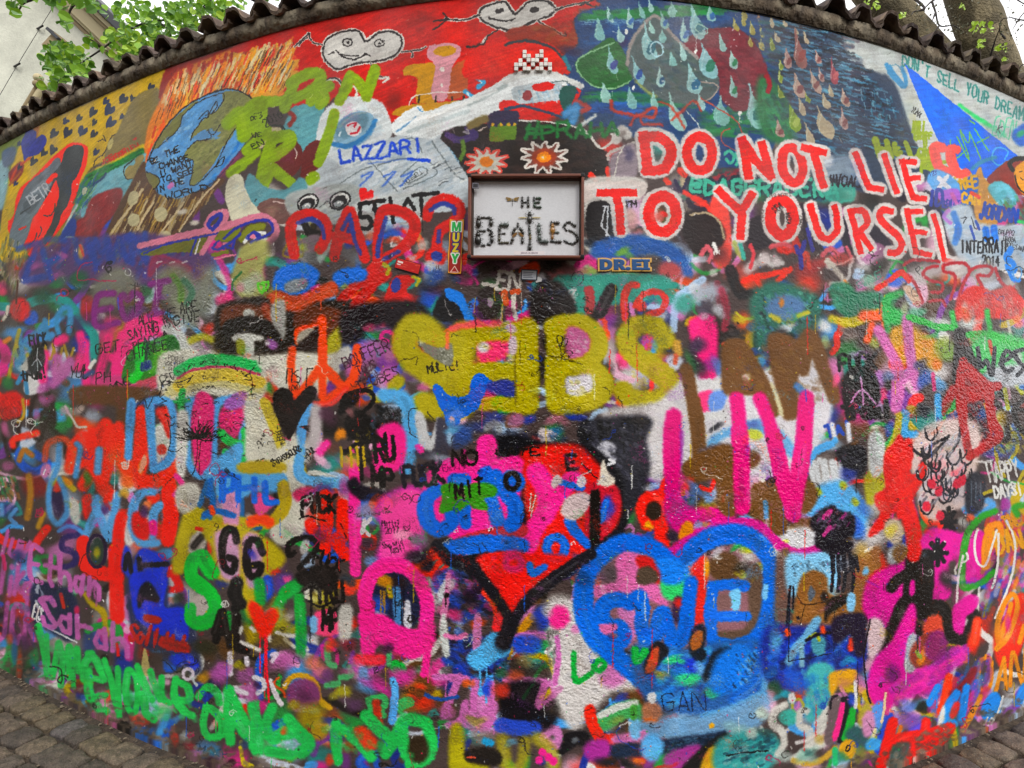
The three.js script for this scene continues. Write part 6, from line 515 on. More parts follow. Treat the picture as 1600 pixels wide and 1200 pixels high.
const BK = '#15110f'; S(BK, 46, 0.12, [200, 590, 180, 520, 130, 530, 110, 620, 120, 740, 170, 780, 190, 710, 150, 690]); S(BK, 46, 0.12, [360, 660, 330, 590, 280, 590, 260, 700, 280, 800, 330, 800, 350, 740, 300, 740]); B('#2a34a0', 300, 660, 34, 60, 0.8);
S('#12bc3c', 100, 0.12, [-20, 690, 40, 780]); B('#5a3a8c', 460, 830, 120, 110, 0.8); B('#e0508c', 520, 830, 34, 34, 0.9); B('#c82c1c', 460, 780, 70, 24, 0.8); S('#1c4ac8', 60, 0.2, [390, 830, 400, 900, 370, 940]); for (const p of [[340, 850, 350, 960], [450, 1010, 500, 920, 590, 850]]) S('#1aa03c', 70, 0.2, p); S('#1aa03c', 50, 0.2, [590, 940, 590, 1100, 600, 1220]); B('#26a44a', 560, 900, 60, 60, 0.7);
S(BK, 84, 0.12, [200, 850, 190, 930, 220, 980]); A('#fb2c10', 22, [290, 1000, 310, 990, 370, 1050, 440, 1030, 450, 1060, 400, 1140, 380, 1180, 340, 1130]); drips('#f01c30', [375, 345, 390], 1170, 420, 9);
for (const p of [[90, 1060, 60, 1160], [110, 1040, 140, 1170], [200, 1060, 180, 1240]]) S(BK, 46, 0.12, p);
B('#a8a01c', 480, 1060, 130, 100, 0.8); B('#b0a820', 520, 1150, 100, 60, 0.7); B('#c8c0b4', 520, 1050, 70, 60, 0.5);
A('#c8285c', 14, [560, 290, 660, 260, 660, 320, 590, 330]); B('#b03a8c', 720, 270, 110, 40, 0.8); B('#2a3a7c', 740, 260, 80, 40, 0.7);
for (const p of [[750, 300, 760, 480, 750, 640], [860, 360, 860, 560, 820, 580, 880, 680], [660, 480, 670, 510]]) S('#f8220e', 74, 0.12, p); B('#7a2c2c', 700, 560, 80, 60, 0.8); B('#b8301c', 690, 430, 70, 90, 0.6);
T('FUCK', 610, 420, 830, 400, 100, BK, 24, { soft: 0.15, sl: 0.1 }); S(BK, 10, 0.05, [590, 450, 640, 430, 700, 450, 760, 465]); for (const [x, y] of [[850, 480], [870, 540]]) S('#3a0c0c', 9, 0.1, [x, y, x + 14, y + 30]);
const HP = '#f82a90'; S(HP, 70, 0.12, [935, 150, 935, 400, 940, 700, 940, 780]); S(HP, 50, 0.2, [910, 30, 930, 150]); B('#a83c7c', 880, 250, 60, 80, 0.7);
A('#17121c', 16, [900, 240, 940, 200, 980, 250, 1150, 290, 1160, 320, 980, 320]); B('#8a84a8', 1010, 420, 80, 110, 0.9); S('#c8c0c4', 24, 0.1, [1000, 460, 980, 540]); S('#c8c0c4', 22, 0.1, [1040, 450, 990, 510, 1030, 550]); A('#c02c98', 30, [1090, 380, 1180, 300, 1330, 280, 1350, 560, 1270, 700, 1100, 700, 1140, 560]); A('#f04a9c', 26, [1110, 380, 1200, 310, 1330, 300, 1340, 480, 1260, 680, 1120, 680, 1140, 520]); B('#f8a0c0', 1240, 560, 70, 60, 0.8); B('#3a2430', 1020, 630, 80, 70, 0.9); B('#6a90c8', 1040, 720, 60, 60, 0.8); B('#7a5a7c', 1340, 580, 70, 70, 0.8); B('#1c1620', 1340, 700, 110, 90, 0.9); T('Xara-Young-Youn', 950, 440, 1170, 410, 22, '#4a3a44', 4); T('Matt+T', 1110, 495, 1220, 490, 34, '#3a1c30', 5); T('2017', 1130, 545, 1220, 535, 38, '#3a1c30', 6); S('#3a1c30', 5, 0.05, [1260, 530, 1240, 500, 1255, 495, 1262, 510, 1280, 490, 1280, 510, 1262, 530]); T('She said', 1115, 635, 1240, 605, 36, '#3a1c30', 5); T('Yes!!', 1160, 670, 1260, 650, 44, '#3a1c30', 6); for (const y of [715, 735]) S('#3a1c30', 6, 0.05, [1120, y + 5, 1200, y - 8, 1270, y - 25]);
// dark stencil with the long neck
O(320, 440); for (const p of [[850, 820, 870, 730, 960, 690, 1040, 700, 1050, 760, 980, 830], [980, 990, 980, 1150, 980, 1240], [870, 1080, 960, 1020, 1100, 1000], [870, 1070, 960, 1110, 1040, 1120]]) S(BK, 26, 0.12, p); A(BK, 10, [890, 860, 960, 820, 1060, 880, 1140, 950, 1130, 990, 1000, 1000, 900, 970, 880, 920]); A(BK, 10, [840, 830, 870, 760, 940, 700, 960, 740, 900, 800]); B('#2a2420', 1150, 850, 110, 90, 0.9); hatch(['#0c0a0a', '#2c2624', '#4a5a6c'], 90, [1060, 780, 1230, 800, 1240, 920, 1040, 920], 14, 18, 20, 0.6); B('#3a4a90', 1000, 730, 40, 40, 0.8); B('#8a5a5c', 910, 830, 40, 40, 0.8); S('#5aa8dc', 90, 0.2, [1120, 720, 1230, 740, 1280, 860, 1280, 1020, 1260, 1180]); hatch(['#0c0a0a', '#241e1c'], 60, [1080, 780, 1220, 800, 1220, 900, 1060, 900], 14, 18, 18, 0.6); B('#e0881c', 840, 950, 44, 80, 0.9); B('#4a2a3c', 760, 870, 90, 110, 0.7); B('#b0a840', 900, 1120, 80, 60, 0.7); for (const x of [850, 910, 950, 990]) S('#b89a1c', 16, 0.2, [x, 1040, x + 8, 1160]); B('#5a3a30', 800, 1080, 60, 90, 0.7); A('#f8288c', 16, [1090, 940, 1180, 900, 1240, 960, 1240, 1100, 1200, 1170, 1080, 1190, 1070, 1060, 1120, 1000]); T('RU', 1075, 1130, 1200, 1120, 140, BK, 26, { soft: 0.1 }); T('MP', 1050, 1300, 1190, 1300, 120, BK, 26, { soft: 0.1 }); S('#f8288c', 50, 0.3, [760, 1020, 720, 1070]);
S('#1d1612', 6, 0.05, [1330, 800, 1280, 810, 1275, 900, 1290, 960, 1330, 985]); S('#1d1612', 6, 0.05, [1390, 820, 1440, 880, 1470, 920, 1430, 975]);
// blocks under the bird, NO and MIT
O(600, 440); A('#c8c8c8', 10, [200, 850, 240, 840, 290, 1000, 340, 860, 300, 1060, 240, 1060]); A('#3a3844', 12, [340, 870, 390, 930, 380, 1120, 210, 1090, 210, 1060, 320, 1060]); B('#2a4a8c', 500, 970, 160, 80, 0.9); B('#5a9ac0', 450, 940, 90, 40, 0.7); B('#9ab8d0', 420, 1000, 34, 80, 0.8); S('#f03090', 44, 0.15, [215, 1040, 230, 1060]); B('#8a909c', 330, 1120, 130, 40, 0.8); B('#1c2034', 780, 1000, 160, 90, 0.85); B('#2a3468', 620, 900, 90, 60, 0.6); S('#9a9c9c', 40, 0.3, [640, 920, 700, 890, 720, 940], { a: 0.8 }); A('#c8bcbc', 8, [980, 930, 1070, 960, 1070, 1020, 980, 1010]); B('#b03a3c', 960, 990, 40, 40, 0.9); B('#26304c', 1100, 1000, 90, 50, 0.9); hatch(['#16141c', '#2a2c40', '#484c60'], 90, [740, 920, 1200, 1000, 1200, 1080, 760, 1060], 16, 12, 18, 0.6);
O(600, 680);
A('#101014', 20, [700, 60, 1000, 60, 1300, 100, 1460, 260, 1480, 440, 1460, 640, 1000, 980, 800, 1160, 740, 1120, 560, 900, 380, 760, 330, 680, 700, 600]); A('#dc1c14', 24, [870, 140, 1000, 90, 1200, 90, 1320, 200, 1420, 330, 1460, 480, 1380, 640, 1180, 780, 900, 1000, 800, 1130, 720, 1020, 600, 830, 640, 760, 900, 700, 900, 400]); hatch(['#e8281c', '#b81410', '#c8203c', '#ec3a2c'], 150, [880, 160, 1300, 180, 1280, 660, 800, 1040], 16, 16, 26, 0.45);
A('#f82a90', 12, [290, 230, 420, 160, 600, 180, 840, 150, 850, 260, 800, 560, 560, 620, 420, 640, 300, 480, 240, 420]); A('#f82a90', 10, [590, 50, 640, 10, 690, 40, 700, 160, 690, 230, 600, 230]); S('#f82a90', 120, 0.12, [950, 240, 1000, 330, 1020, 460, 960, 560, 920, 640, 900, 700]); S('#f82a90', 110, 0.12, [1180, 280, 1100, 360, 1010, 480]); A('#b82c34', 10, [500, 640, 840, 560, 860, 640, 520, 660]); A('#c01c30', 16, [1280, 340, 1440, 340, 1460, 480, 1360, 660, 1280, 680]); B('#2444b0', 1390, 460, 60, 120, 0.95);
const BL = '#1262cc'; for (const [w, p] of [[90, [330, 350, 260, 420, 270, 540, 340, 600, 420, 560, 420, 500]], [90, [440, 290, 500, 290]], [80, [500, 440, 510, 560]], [90, [640, 240, 650, 340, 680, 450, 710, 540]], [80, [700, 350, 700, 260]], [90, [790, 270, 750, 310, 770, 380, 820, 440, 820, 530, 790, 570]], [70, [830, 270, 850, 300, 830, 330]], [100, [400, 720, 560, 690, 720, 680, 860, 700]], [40, [1390, 420, 1360, 540]], [60, [1160, 540, 1190, 600, 1270, 690]], [40, [1100, 300, 1240, 340]]]) S(BL, w, 0.12, p); S(BL, 56, 0.1, ell(1075, 710, 58, 66), { c: 1 }); S('#3c7ad8', 50, 0.15, [910, 820, 930, 870, 1000, 830]); A('#3a8c1c', 8, [360, 330, 420, 310, 500, 330, 600, 310, 690, 330, 690, 380, 620, 400, 640, 470, 560, 460, 540, 430, 480, 470, 450, 490, 430, 470, 370, 490, 350, 470, 370, 400]); T('NO', 430, 200, 600, 190, 90, BK, 20); T('MIT', 450, 400, 640, 380, 100, BK, 18); S(BK, 34, 0.15, ell(800, 295, 40, 50), { c: 1 }); T('FUCK', 130, 340, 390, 300, 120, '#16131a', 30, { soft: 0.15 }); T('Emily', 370, 230, 520, 215, 34, '#7a1050', 5);
A('#d0bcbc', 10, [1110, 480, 1150, 400, 1230, 370, 1290, 400, 1260, 470, 1200, 530, 1140, 520]); A('#d4c0bc', 8, [1050, 300, 1080, 260, 1110, 290, 1060, 330]); A('#dcd4c4', 8, [1350, 280, 1370, 170, 1395, 240, 1440, 290, 1410, 320, 1340, 310]); A('#dccccc', 6, ell(1235, 300, 24, 30, 0.4)); S('#dcdce0', 16, 0.1, [1410, 160, 1440, 180, 1400, 190]); A(BK, 8, [1295, 380, 1320, 360, 1345, 380, 1340, 690, 1295, 690]); S(BK, 8, 0.05, [1230, 180, 1330, 280]); A('#d02860', 20, ell(810, 800, 70, 60)); A('#a83a2c', 10, ell(800, 790, 34, 26)); S('#e0284c', 40, 0.2, [690, 780, 690, 860, 720, 880]); S('#1c4aa8', 26, 0.2, [690, 830]); for (const [x, y] of [[820, 1015], [850, 1015], [820, 1050], [850, 1055]]) S('#2a4aa8', 18, 0.2, [x, y]); for (const [x, y] of [[655, 590], [440, 605], [1170, 680]]) { S('#e8e4e8', 5, 0, [x, y, x + 20, y - 10, x + 24, y + 10]); S('#e8e4e8', 14, 0.1, [x, y + 10]); } S('#e8e4e0', 7, 0.05, [950, 380, 930, 450, 920, 520]); S('#e8e4e0', 7, 0.05, [920, 370, 910, 480]); T('HATE', 700, 140, 990, 130, 44, BK, 12, { soft: 0.2 }); T('E', 1150, 220, 1230, 210, 80, BK, 26, { soft: 0.2 });
for (const p of [[400, 780, 540, 830, 640, 940, 740, 1080, 790, 1180], [1460, 640, 1250, 790, 1060, 900, 900, 1030, 800, 1170]]) S('#17161c', 80, 0.14, p);
// pink ring with the dark inside
O(320, 700); A('#1c2038', 20, [1030, 830, 1120, 760, 1240, 780, 1330, 900, 1340, 1060, 1200, 1130, 1040, 1040]); B('#2450b8', 1080, 1000, 90, 80, 0.9); B('#d08a1c', 1120, 820, 80, 70, 0.95); B('#241a1c', 1220, 830, 60, 80, 0.9); S('#4a84b8', 50, 0.2, [1200, 900, 1210, 1100]); S('#b8a020', 34, 0.2, [1150, 880, 1160, 930]); drips('#0e0c14', [1190, 1230, 1245], 880, 240, 8); drips('#b0801c', [1100, 1115, 1125], 900, 160, 9); A('#d0d0d8', 6, [1255, 980, 1275, 970, 1285, 1120, 1250, 1110]); B('#c8c8cc', 1080, 1050, 60, 30, 0.7); S(HP, 86, 0.1, [1020, 1040, 1000, 920, 1050, 790, 1150, 740, 1260, 760, 1350, 860, 1390, 1000, 1370, 1180]); A(HP, 12, [970, 1050, 1040, 1050, 1120, 1060, 1220, 1130, 1330, 1150, 1420, 1100, 1420, 1240, 1320, 1310, 1260, 1310, 1160, 1250, 1060, 1200, 1050, 1290, 990, 1280, 980, 1160]); S(HP, 50, 0.2, [1380, 1200, 1390, 1300, 1370, 1420]);
B('#f8402c', 900, 900, 60, 40, 0.9); B('#b0a41c', 740, 920, 110, 130, 0.9); A(BK, 14, [580, 800, 700, 750, 820, 800, 800, 880, 680, 880, 600, 850]); S(BK, 34, 0.12, [560, 660, 530, 680, 520, 620, 570, 580, 650, 570, 700, 600, 680, 660, 620, 720, 590, 760]); A('#c8c4c0', 8, ell(625, 625, 20, 40, 0.3)); T('FUCK', 670, 730, 860, 790, 84, BK, 18); S(BK, 14, 0.1, [580, 920, 660, 870, 700, 830]); S(BK, 14, 0.1, [580, 920, 640, 960, 730, 1000, 800, 960]); S(BK, 16, 0.1, [665, 880, 665, 1060]); T('TRU', 700, 980, 880, 970, 130, BK, 24); T('M', 740, 1130, 820, 1130, 100, BK, 22); S(BK, 30, 0.15, [850, 1000, 840, 1130]); A('#f04878', 10, [700, 1040, 830, 1040, 830, 1160, 700, 1160]); T('MP', 740, 1150, 850, 1150, 130, BK, 22); S('#7ab4dc', 50, 0.2, [680, 1080, 680, 1140]); A('#c8c4bc', 14, [850, 1020, 910, 1010, 900, 1180, 850, 1200]); B('#20303c', 900, 840, 60, 60, 0.8); B('#cdc9c0', 890, 1100, 40, 60, 0.8);
// dark tangle right of the ring
O(600, 680); hatch(['#14121a', '#1a34a0', '#e03a80', '#2450b4', '#1c1c24', '#3a1c34'], 140, [330, 840, 700, 900, 700, 1150, 330, 1150], 40, 20, 40, 0.6); B('#2a44b0', 340, 940, 60, 80, 0.9); B('#14101a', 540, 1000, 110, 80, 0.9); B('#14101a', 280, 800, 90, 80, 0.9); B('#b02c60', 440, 1120, 80, 50, 0.9); A('#c8ccd0', 10, [340, 1000, 400, 900, 400, 980, 360, 1040]); S('#c46a98', 34, 0.2, [400, 880, 400, 960, 380, 1080, 360, 1200]); S('#15100f', 8, 0.05, [390, 1010, 385, 1080]); S('#15100f', 34, 0.1, [392, 1010]); S('#f03a24', 60, 0.15, [640, 980, 700, 1060, 720, 1160]); B('#c04878', 600, 900, 60, 40, 0.8); B('#c8ccc8', 420, 940, 40, 60, 0.6);
// ---------------------------------------------------------------- bottom middle
O(320, 900);
B('#a0981c', 480, 300, 110, 90, 0.85); for (const p of [[450, 360, 520, 380, 570, 380], [500, 400, 560, 450], [230, 330, 220, 360], [400, 380, 410, 410], [620, 440, 640, 470], [290, 330, 310, 350], [230, 420, 340, 470]]) S('#d8d4cc', 24, 0.25, p); S('#1aa03c', 60, 0.2, [590, 140, 600, 300, 600, 490]); B('#6a5a2c', 480, 420, 90, 60, 0.7);
B('#b05a98', 500, 540, 120, 70, 0.95); B('#a8529c', 120, 620, 110, 90, 0.95); B('#b05a98', 300, 720, 110, 90, 0.95); S('#d8c8d8', 26, 0.2, [420, 500, 450, 490, 420, 540]); B('#d87a60', 700, 560, 80, 90, 0.8); B('#c06a80', 740, 620, 80, 60, 0.7); S('#d8d4dc', 28, 0.15, [310, 640, 360, 660, 370, 710, 330, 740]); B('#3a2044', 330, 690, 34, 40, 0.8); S('#dcd4d8', 28, 0.15, [410, 660, 440, 740, 480, 810]); S('#d8d0d8', 36, 0.2, [160, 490, 160, 540]); S('#d8d0d8', 30, 0.2, [190, 710, 260, 740]); S('#d8d0d8', 30, 0.2, [260, 520, 265, 560]);
S('#c8981c', 34, 0.2, [500, 700, 540, 640, 620, 630, 690, 680, 720, 780, 780, 830]); A('#7a3a68', 14, ell(615, 755, 95, 95)); B('#5a2a4c', 620, 740, 60, 60, 0.6); S('#d8d0c0', 14, 0.2, [495, 690, 505, 680]); S('#f01c34', 12, 0.15, [375, 380, 380, 520, 390, 640, 400, 790]);
for (const p of [[770, 430, 770, 540, 810, 570], [850, 640, 910, 630, 910, 580], [760, 690, 830, 680]]) S('#4ea868', 40, 0.2, p); S('#e02c3c', 70, 0.25, [960, 530, 1100, 530]); B('#d060a0', 980, 600, 160, 70, 0.7); B('#6a3a6c', 780, 620, 60, 60, 0.8); S('#6a8ab8', 60, 0.25, [990, 600, 990, 680]); A('#16a83c', 6, [1165, 550, 1200, 535, 1260, 590, 1225, 640, 1210, 650, 1170, 600]); S('#4ea868', 34, 0.2, [1150, 480, 1150, 560]); S('#f82a90', 50, 0.2, [1010, 380, 1040, 440]); B('#c83090', 1240, 620, 110, 90, 0.9); B('#c0308c', 1100, 700, 160, 50, 0.8); B('#3a1c34', 1130, 450, 60, 50, 0.8); B('#7a1c2c', 880, 440, 70, 60, 0.6); B('#e02c1c', 790, 430, 40, 90, 0.8); B('#a8a020', 840, 740, 90, 60, 0.9); B('#5a3a5c', 930, 800, 110, 60, 0.6); B('#6a2c34', 1240, 810, 110, 60, 0.8);
const LG = '#3fae60'; for (const p of [[1020, 780, 1040, 850], [1050, 770, 1110, 760, 1130, 800, 1100, 850, 1120, 880], [1220, 830, 1290, 800, 1250, 780, 1210, 820, 1240, 880]]) S(LG, 36, 0.15, p); S('#c83820', 50, 0.2, [1070, 800, 1090, 940]); S('#5aa8ec', 44, 0.08, [1175, 660, 1190, 720, 1180, 830, 1170, 920]);
B('#a8981c', 700, 900, 160, 120, 0.9); B('#b0901c', 740, 1010, 110, 110, 0.9); B('#8a5a1c', 880, 1060, 90, 60, 0.7); B('#a09018', 560, 830, 60, 60, 0.7);
const G3 = '#2bc25a'; for (const [w, p] of [[90, [150, 720, 180, 850, 330, 1100]], [80, [300, 820, 330, 960, 330, 1090]], [80, [160, 760, 160, 950]], [80, [420, 830, 380, 960, 430, 1030]], [100, [430, 1020, 560, 980, 650, 1060, 600, 1110]], [90, [400, 1100, 540, 1130]], [90, [520, 900, 600, 990]], [80, [820, 930, 820, 1060, 830, 1160]], [84, [850, 960, 950, 1030, 1040, 1140]], [90, [1010, 880, 1080, 960, 1180, 1040]], [90, [1240, 920, 1200, 1000, 1130, 1120]], [90, [1380, 920, 1250, 910, 1230, 1000, 1260, 1130]], [90, [1390, 940, 1420, 1060, 1380, 1150, 1280, 1180]]]) S(G3, w * 0.8, 0.14, p); B(G3, 1100, 1080, 80, 60, 0.5); B('#26a04c', 900, 980, 60, 60, 0.7); A('#c83c18', 14, [940, 970, 1000, 960, 1060, 1030, 1060, 1080, 1010, 1080, 960, 1010]); A('#2c2010', 20, ell(1335, 1090, 50, 70)); B('#d83c1c', 780, 1160, 34, 50, 0.95); B('#d84a1c', 490, 970, 34, 34, 0.8); hatch(['#3ad470', '#1d9a48'], 90, [180, 820, 900, 960, 1380, 1140, 300, 1060], 14, 14, 24, 0.35); B('#2a3a5c', 260, 1060, 60, 60, 0.7); S('#c8b81c', 20, 0.2, [220, 1080, 240, 1160, 300, 1190]); B('#3a7a90', 40, 1120, 90, 50, 0.8);
O(600, 900);
hatch(['#1a38a8', '#1c50b8', '#14141c', '#1a1a24', '#2a2a64'], 110, [380, 340, 760, 380, 760, 640, 360, 640], 30, 20, 50, 0.7); A('#c8ccc8', 10, [355, 350, 375, 250, 395, 400, 400, 500, 375, 490]); S('#cc6a9c', 34, 0.15, [385, 380, 450, 395, 510, 375]); S('#cc6a9c', 36, 0.15, [585, 260, 580, 360, 580, 460]); A('#c87ab0', 6, [570, 260, 600, 260, 600, 470, 560, 470]); A('#54aee4', 10, [530, 510, 610, 440, 660, 380, 700, 365, 720, 390, 690, 450, 770, 460, 790, 480, 700, 530, 640, 570, 590, 590, 540, 560]); B('#4aa4dc', 720, 500, 70, 40, 0.6); drips('#54aee4', [600, 640], 580, 210, 12); S('#17161c', 120, 0.2, [780, 290, 770, 380, 750, 420]); S('#c88a14', 54, 0.2, [860, 350, 900, 290, 920, 270]); S('#f02c30', 56, 0.15, [700, 330, 720, 260]); S('#b8901c', 16, 0.1, [810, 420, 800, 470, 780, 530]);
for (const p of [[830, 385, 960, 375, 1100, 390], [760, 655, 880, 660, 1060, 680], [1110, 400, 1090, 500, 1070, 680, 1060, 720], [320, 640, 400, 640, 520, 655], [470, 640, 430, 740, 380, 850, 370, 880], [570, 670, 560, 800, 560, 840], [670, 680, 670, 830], [1000, 690, 970, 840, 1060, 780, 1110, 700], [400, 940, 480, 910, 510, 800], [480, 910, 580, 960, 690, 920], [540, 860, 680, 900]]) S('#c46aac', 44, 0.18, p); B('#b860a4', 400, 830, 80, 90, 0.8); B('#c068a8', 620, 850, 110, 50, 0.8); S('#c068a8', 60, 0.25, [530, 930, 640, 960]);
A('#2048b8', 20, [820, 400, 960, 410, 940, 480, 830, 470]); B('#2a2420', 900, 580, 160, 90, 0.9); B('#8a7a4c', 900, 540, 80, 60, 0.7); B('#a84a2c', 830, 620, 90, 50, 0.7); B('#2a5a3c', 740, 600, 60, 60, 0.8); A('#0e0c12', 26, [770, 700, 960, 690, 980, 820, 1060, 900, 960, 960, 760, 920, 740, 800]); B('#2a2624', 1100, 820, 130, 110, 0.7); B('#1c3ab4', 640, 700, 40, 80, 0.9); B('#d05a1c', 530, 680, 50, 40, 0.9); B('#c83828', 730, 740, 70, 90, 0.8); B('#b89a1c', 320, 740, 50, 30, 0.9); S('#1c4a94', 24, 0.2, [260, 750, 350, 780, 460, 760]); B('#b8a84c', 580, 920, 90, 34, 0.8); S('#2444b0', 90, 0.15, [740, 940, 840, 960, 940, 960]);
A('#cfcbc8', 34, [1040, 200, 1160, 180, 1240, 420, 1360, 560, 1560, 680, 1400, 720, 1240, 900, 1180, 940, 1100, 760, 1080, 560]); hatch(['#dcd8d4', '#c0bcb8', '#b4b0b0'], 90, [1080, 300, 1240, 420, 1500, 690, 1120, 740], 20, 16, 30, 0.5); hatch(['#4a4444', '#6a6464'], 40, [1020, 330, 1100, 340, 1080, 560, 1020, 540], 4, 30, 12, 0.5); A('#f0308c', 20, ell(1090, 265, 55, 55)); B('#d080b0', 1190, 350, 60, 50, 0.8); B('#1c3ab0', 980, 260, 60, 110, 0.95); B('#c8c8c4', 1030, 220, 60, 60, 0.7); S('#c46aac', 30, 0.18, [1080, 390, 1090, 500, 1070, 680]); A('#c878b0', 30, [1370, 640, 1420, 570, 1470, 590, 1490, 640, 1420, 680]); for (const p of [[1185, 490, 1200, 660, 1300, 610], [1380, 560, 1350, 530, 1310, 570, 1340, 600, 1380, 570]]) S('#10a03c', 34, 0.1, p, {}); S('#c060a0', 40, 0.15, [1000, 690, 970, 820, 1100, 710], { a: 0.6 });
A('#b0a814', 20, [430, 970, 480, 970, 500, 1160, 640, 1200, 440, 1240]); B('#8a7a74', 600, 1020, 130, 60, 0.8); S('#1c9ad0', 40, 0.3, [630, 1040, 670, 1050]); S('#a49c1c', 80, 0.4, [740, 1030, 760, 1180], { a: 0.8 }); S('#a49c1c', 70, 0.4, [880, 1040, 860, 1180, 780, 1230], { a: 0.8 }); S('#a89f24', 80, 0.4, [960, 1020, 1050, 1120, 1060, 1230], { a: 0.8 }); A('#17110c', 16, [520, 1110, 640, 1090, 720, 1130, 700, 1180, 540, 1160]); S('#c84a2c', 12, 0.2, [520, 1140, 570, 1140]); B('#5a94b0', 800, 1050, 50, 40, 0.7); for (const [x, y] of [[990, 1110], [970, 1160], [1060, 1165], [1030, 1140]]) S('#f82a90', 50, 0.12, [x, y]); A('#141316', 14, [1110, 1110, 1150, 1000, 1260, 990, 1270, 1060, 1200, 1060]); B('#6a7076', 1200, 1040, 34, 30, 0.8); S('#f02c18', 66, 0.12, [1285, 850, 1310, 950, 1370, 1030, 1440, 1030]); B('#7a2434', 1290, 880, 40, 90, 0.6); S('#d8d4d0', 50, 0.2, [1350, 900, 1440, 850, 1540, 820]); S('#4ea860', 50, 0.2, [1430, 920, 1560, 850]); S('#7aacd8', 44, 0.2, [1550, 880, 1550, 970]); B('#8a8a5c', 1400, 950, 70, 40, 0.7); B('#a02c8c', 1340, 1100, 110, 50, 0.8); B('#101014', 1450, 1170, 160, 40, 0.8); B('#2a3c98', 1490, 770, 60, 40, 0.8);
// ---------------------------------------------------------------- fourth row, right: blue heart with letters
O(900, 680);
B('#f43a28', 700, 310, 60, 60, 0.9); S('#f02418', 36, 0.2, [530, 360, 560, 290, 620, 270]); S('#f02418', 26, 0.2, [780, 330, 840, 350, 870, 270]); S('#f02418', 90, 0.15, [450, 560, 420, 480, 440, 420, 500, 400, 540, 440, 530, 560, 540, 690]); A('#2a2018', 12, ell(485, 480, 40, 50)); B('#e0b01c', 460, 570, 40, 40, 0.9); B('#2a4aa8', 450, 630, 44, 34, 0.9); A('#d01080', 24, [570, 440, 640, 380, 700, 470, 840, 480, 960, 470, 960, 540, 780, 600, 700, 620, 600, 560]); B('#c81c80', 640, 300, 60, 110, 0.8); B('#4a7ac0', 740, 360, 40, 110, 0.8); B('#6a94cc', 830, 380, 40, 90, 0.8); B('#2a2030', 610, 640, 60, 50, 0.9); A('#d88418', 12, ell(690, 620, 36, 70, 0.2)); B('#c87a1c', 820, 570, 40, 40, 0.9); B('#9aa0c0', 760, 580, 40, 50, 0.8);
A('#5a4a4c', 18, [790, 100, 980, 100, 980, 440, 900, 440, 880, 250, 700, 240, 680, 200, 780, 160]); A(BRN, 12, [690, 180, 850, 100, 980, 110, 990, 480, 900, 470, 880, 290, 750, 250, 690, 250]); A(BRN, 12, [1100, 400, 1110, 330, 1190, 300, 1240, 330, 1270, 460, 1310, 590, 1250, 610, 1200, 440, 1180, 450, 1170, 560, 1100, 540]); S('#d40f74', 90, 0.16, [1030, 20, 1035, 250, 1040, 460]); A('#d8d4cc', 6, [1150, 230, 1165, 205, 1180, 230, 1180, 290, 1150, 290]); B('#9ca4b8', 1190, 230, 60, 60, 0.7); S('#4f94c8', 30, 0.2, [1185, 430, 1190, 520]); B('#6aace0', 1050, 520, 70, 26, 0.8); S('#d40f74', 84, 0.16, [1230, 20, 1290, 260, 1350, 470, 1360, 510]); S('#d40f74', 84, 0.16, [1430, 20, 1400, 260, 1360, 500]); S('#d40f74', 84, 0.16, [600, 20, 600, 200, 600, 460]);
S('#c81c88', 60, 0.15, [600, 740, 680, 680, 800, 620, 960, 570, 1090, 560, 1180, 600, 1260, 680, 1360, 740, 1480, 740]);
A('#8a6068', 20, [230, 780, 480, 760, 620, 900, 760, 780, 1100, 700, 1220, 860, 1220, 1200, 1000, 1400, 700, 1500, 300, 1300, 110, 1100, 100, 900]); B('#4a4448', 200, 860, 110, 110, 0.8); B('#c8c4c0', 1080, 760, 90, 50, 0.8); B('#20a048', 1030, 700, 80, 34, 0.8); B('#c0c82c', 1080, 730, 60, 34, 0.8); A('#5a4028', 16, ell(930, 830, 90, 80)); B('#24221c', 1060, 830, 80, 60, 0.9); B('#b8b01c', 1040, 880, 60, 26, 0.9); B('#a8a01c', 1150, 830, 40, 40, 0.9); B('#1c3c98', 1200, 880, 40, 60, 0.8); A('#5f4a3c', 16, [1080, 860, 1150, 860, 1160, 1160, 1080, 1260, 880, 1290, 870, 1250, 1080, 1200]); B('#b8b8c0', 880, 750, 70, 50, 0.7);
A('#dc70ac', 14, [260, 800, 300, 750, 390, 760, 390, 920, 540, 950, 560, 1060, 420, 1010, 280, 990, 130, 1010, 110, 960, 260, 930]); A('#cc2424', 12, [390, 770, 470, 790, 530, 880, 530, 930, 470, 890, 390, 810]); A('#524438', 12, [400, 850, 460, 840, 510, 900, 440, 930, 390, 920]); A('#3ccc70', 16, [540, 930, 620, 910, 690, 890, 690, 960, 640, 1030, 560, 1010]); B('#2ac060', 800, 1030, 40, 30, 0.8); A('#d82c24', 14, [720, 820, 790, 770, 810, 860, 800, 1000, 800, 1150, 710, 1200, 740, 1060, 760, 940]); B('#e0a01c', 815, 840, 26, 90, 0.95); A('#3a2a44', 12, ell(640, 1100, 30, 80)); B('#d82c24', 640, 1060, 40, 60, 0.8); B('#c060a0', 150, 1080, 60, 90, 0.8); A('#c87ab0', 14, [270, 1110, 340, 1080, 370, 1180, 350, 1280, 250, 1360, 290, 1250, 330, 1200]);
const HB = '#0c66d4';
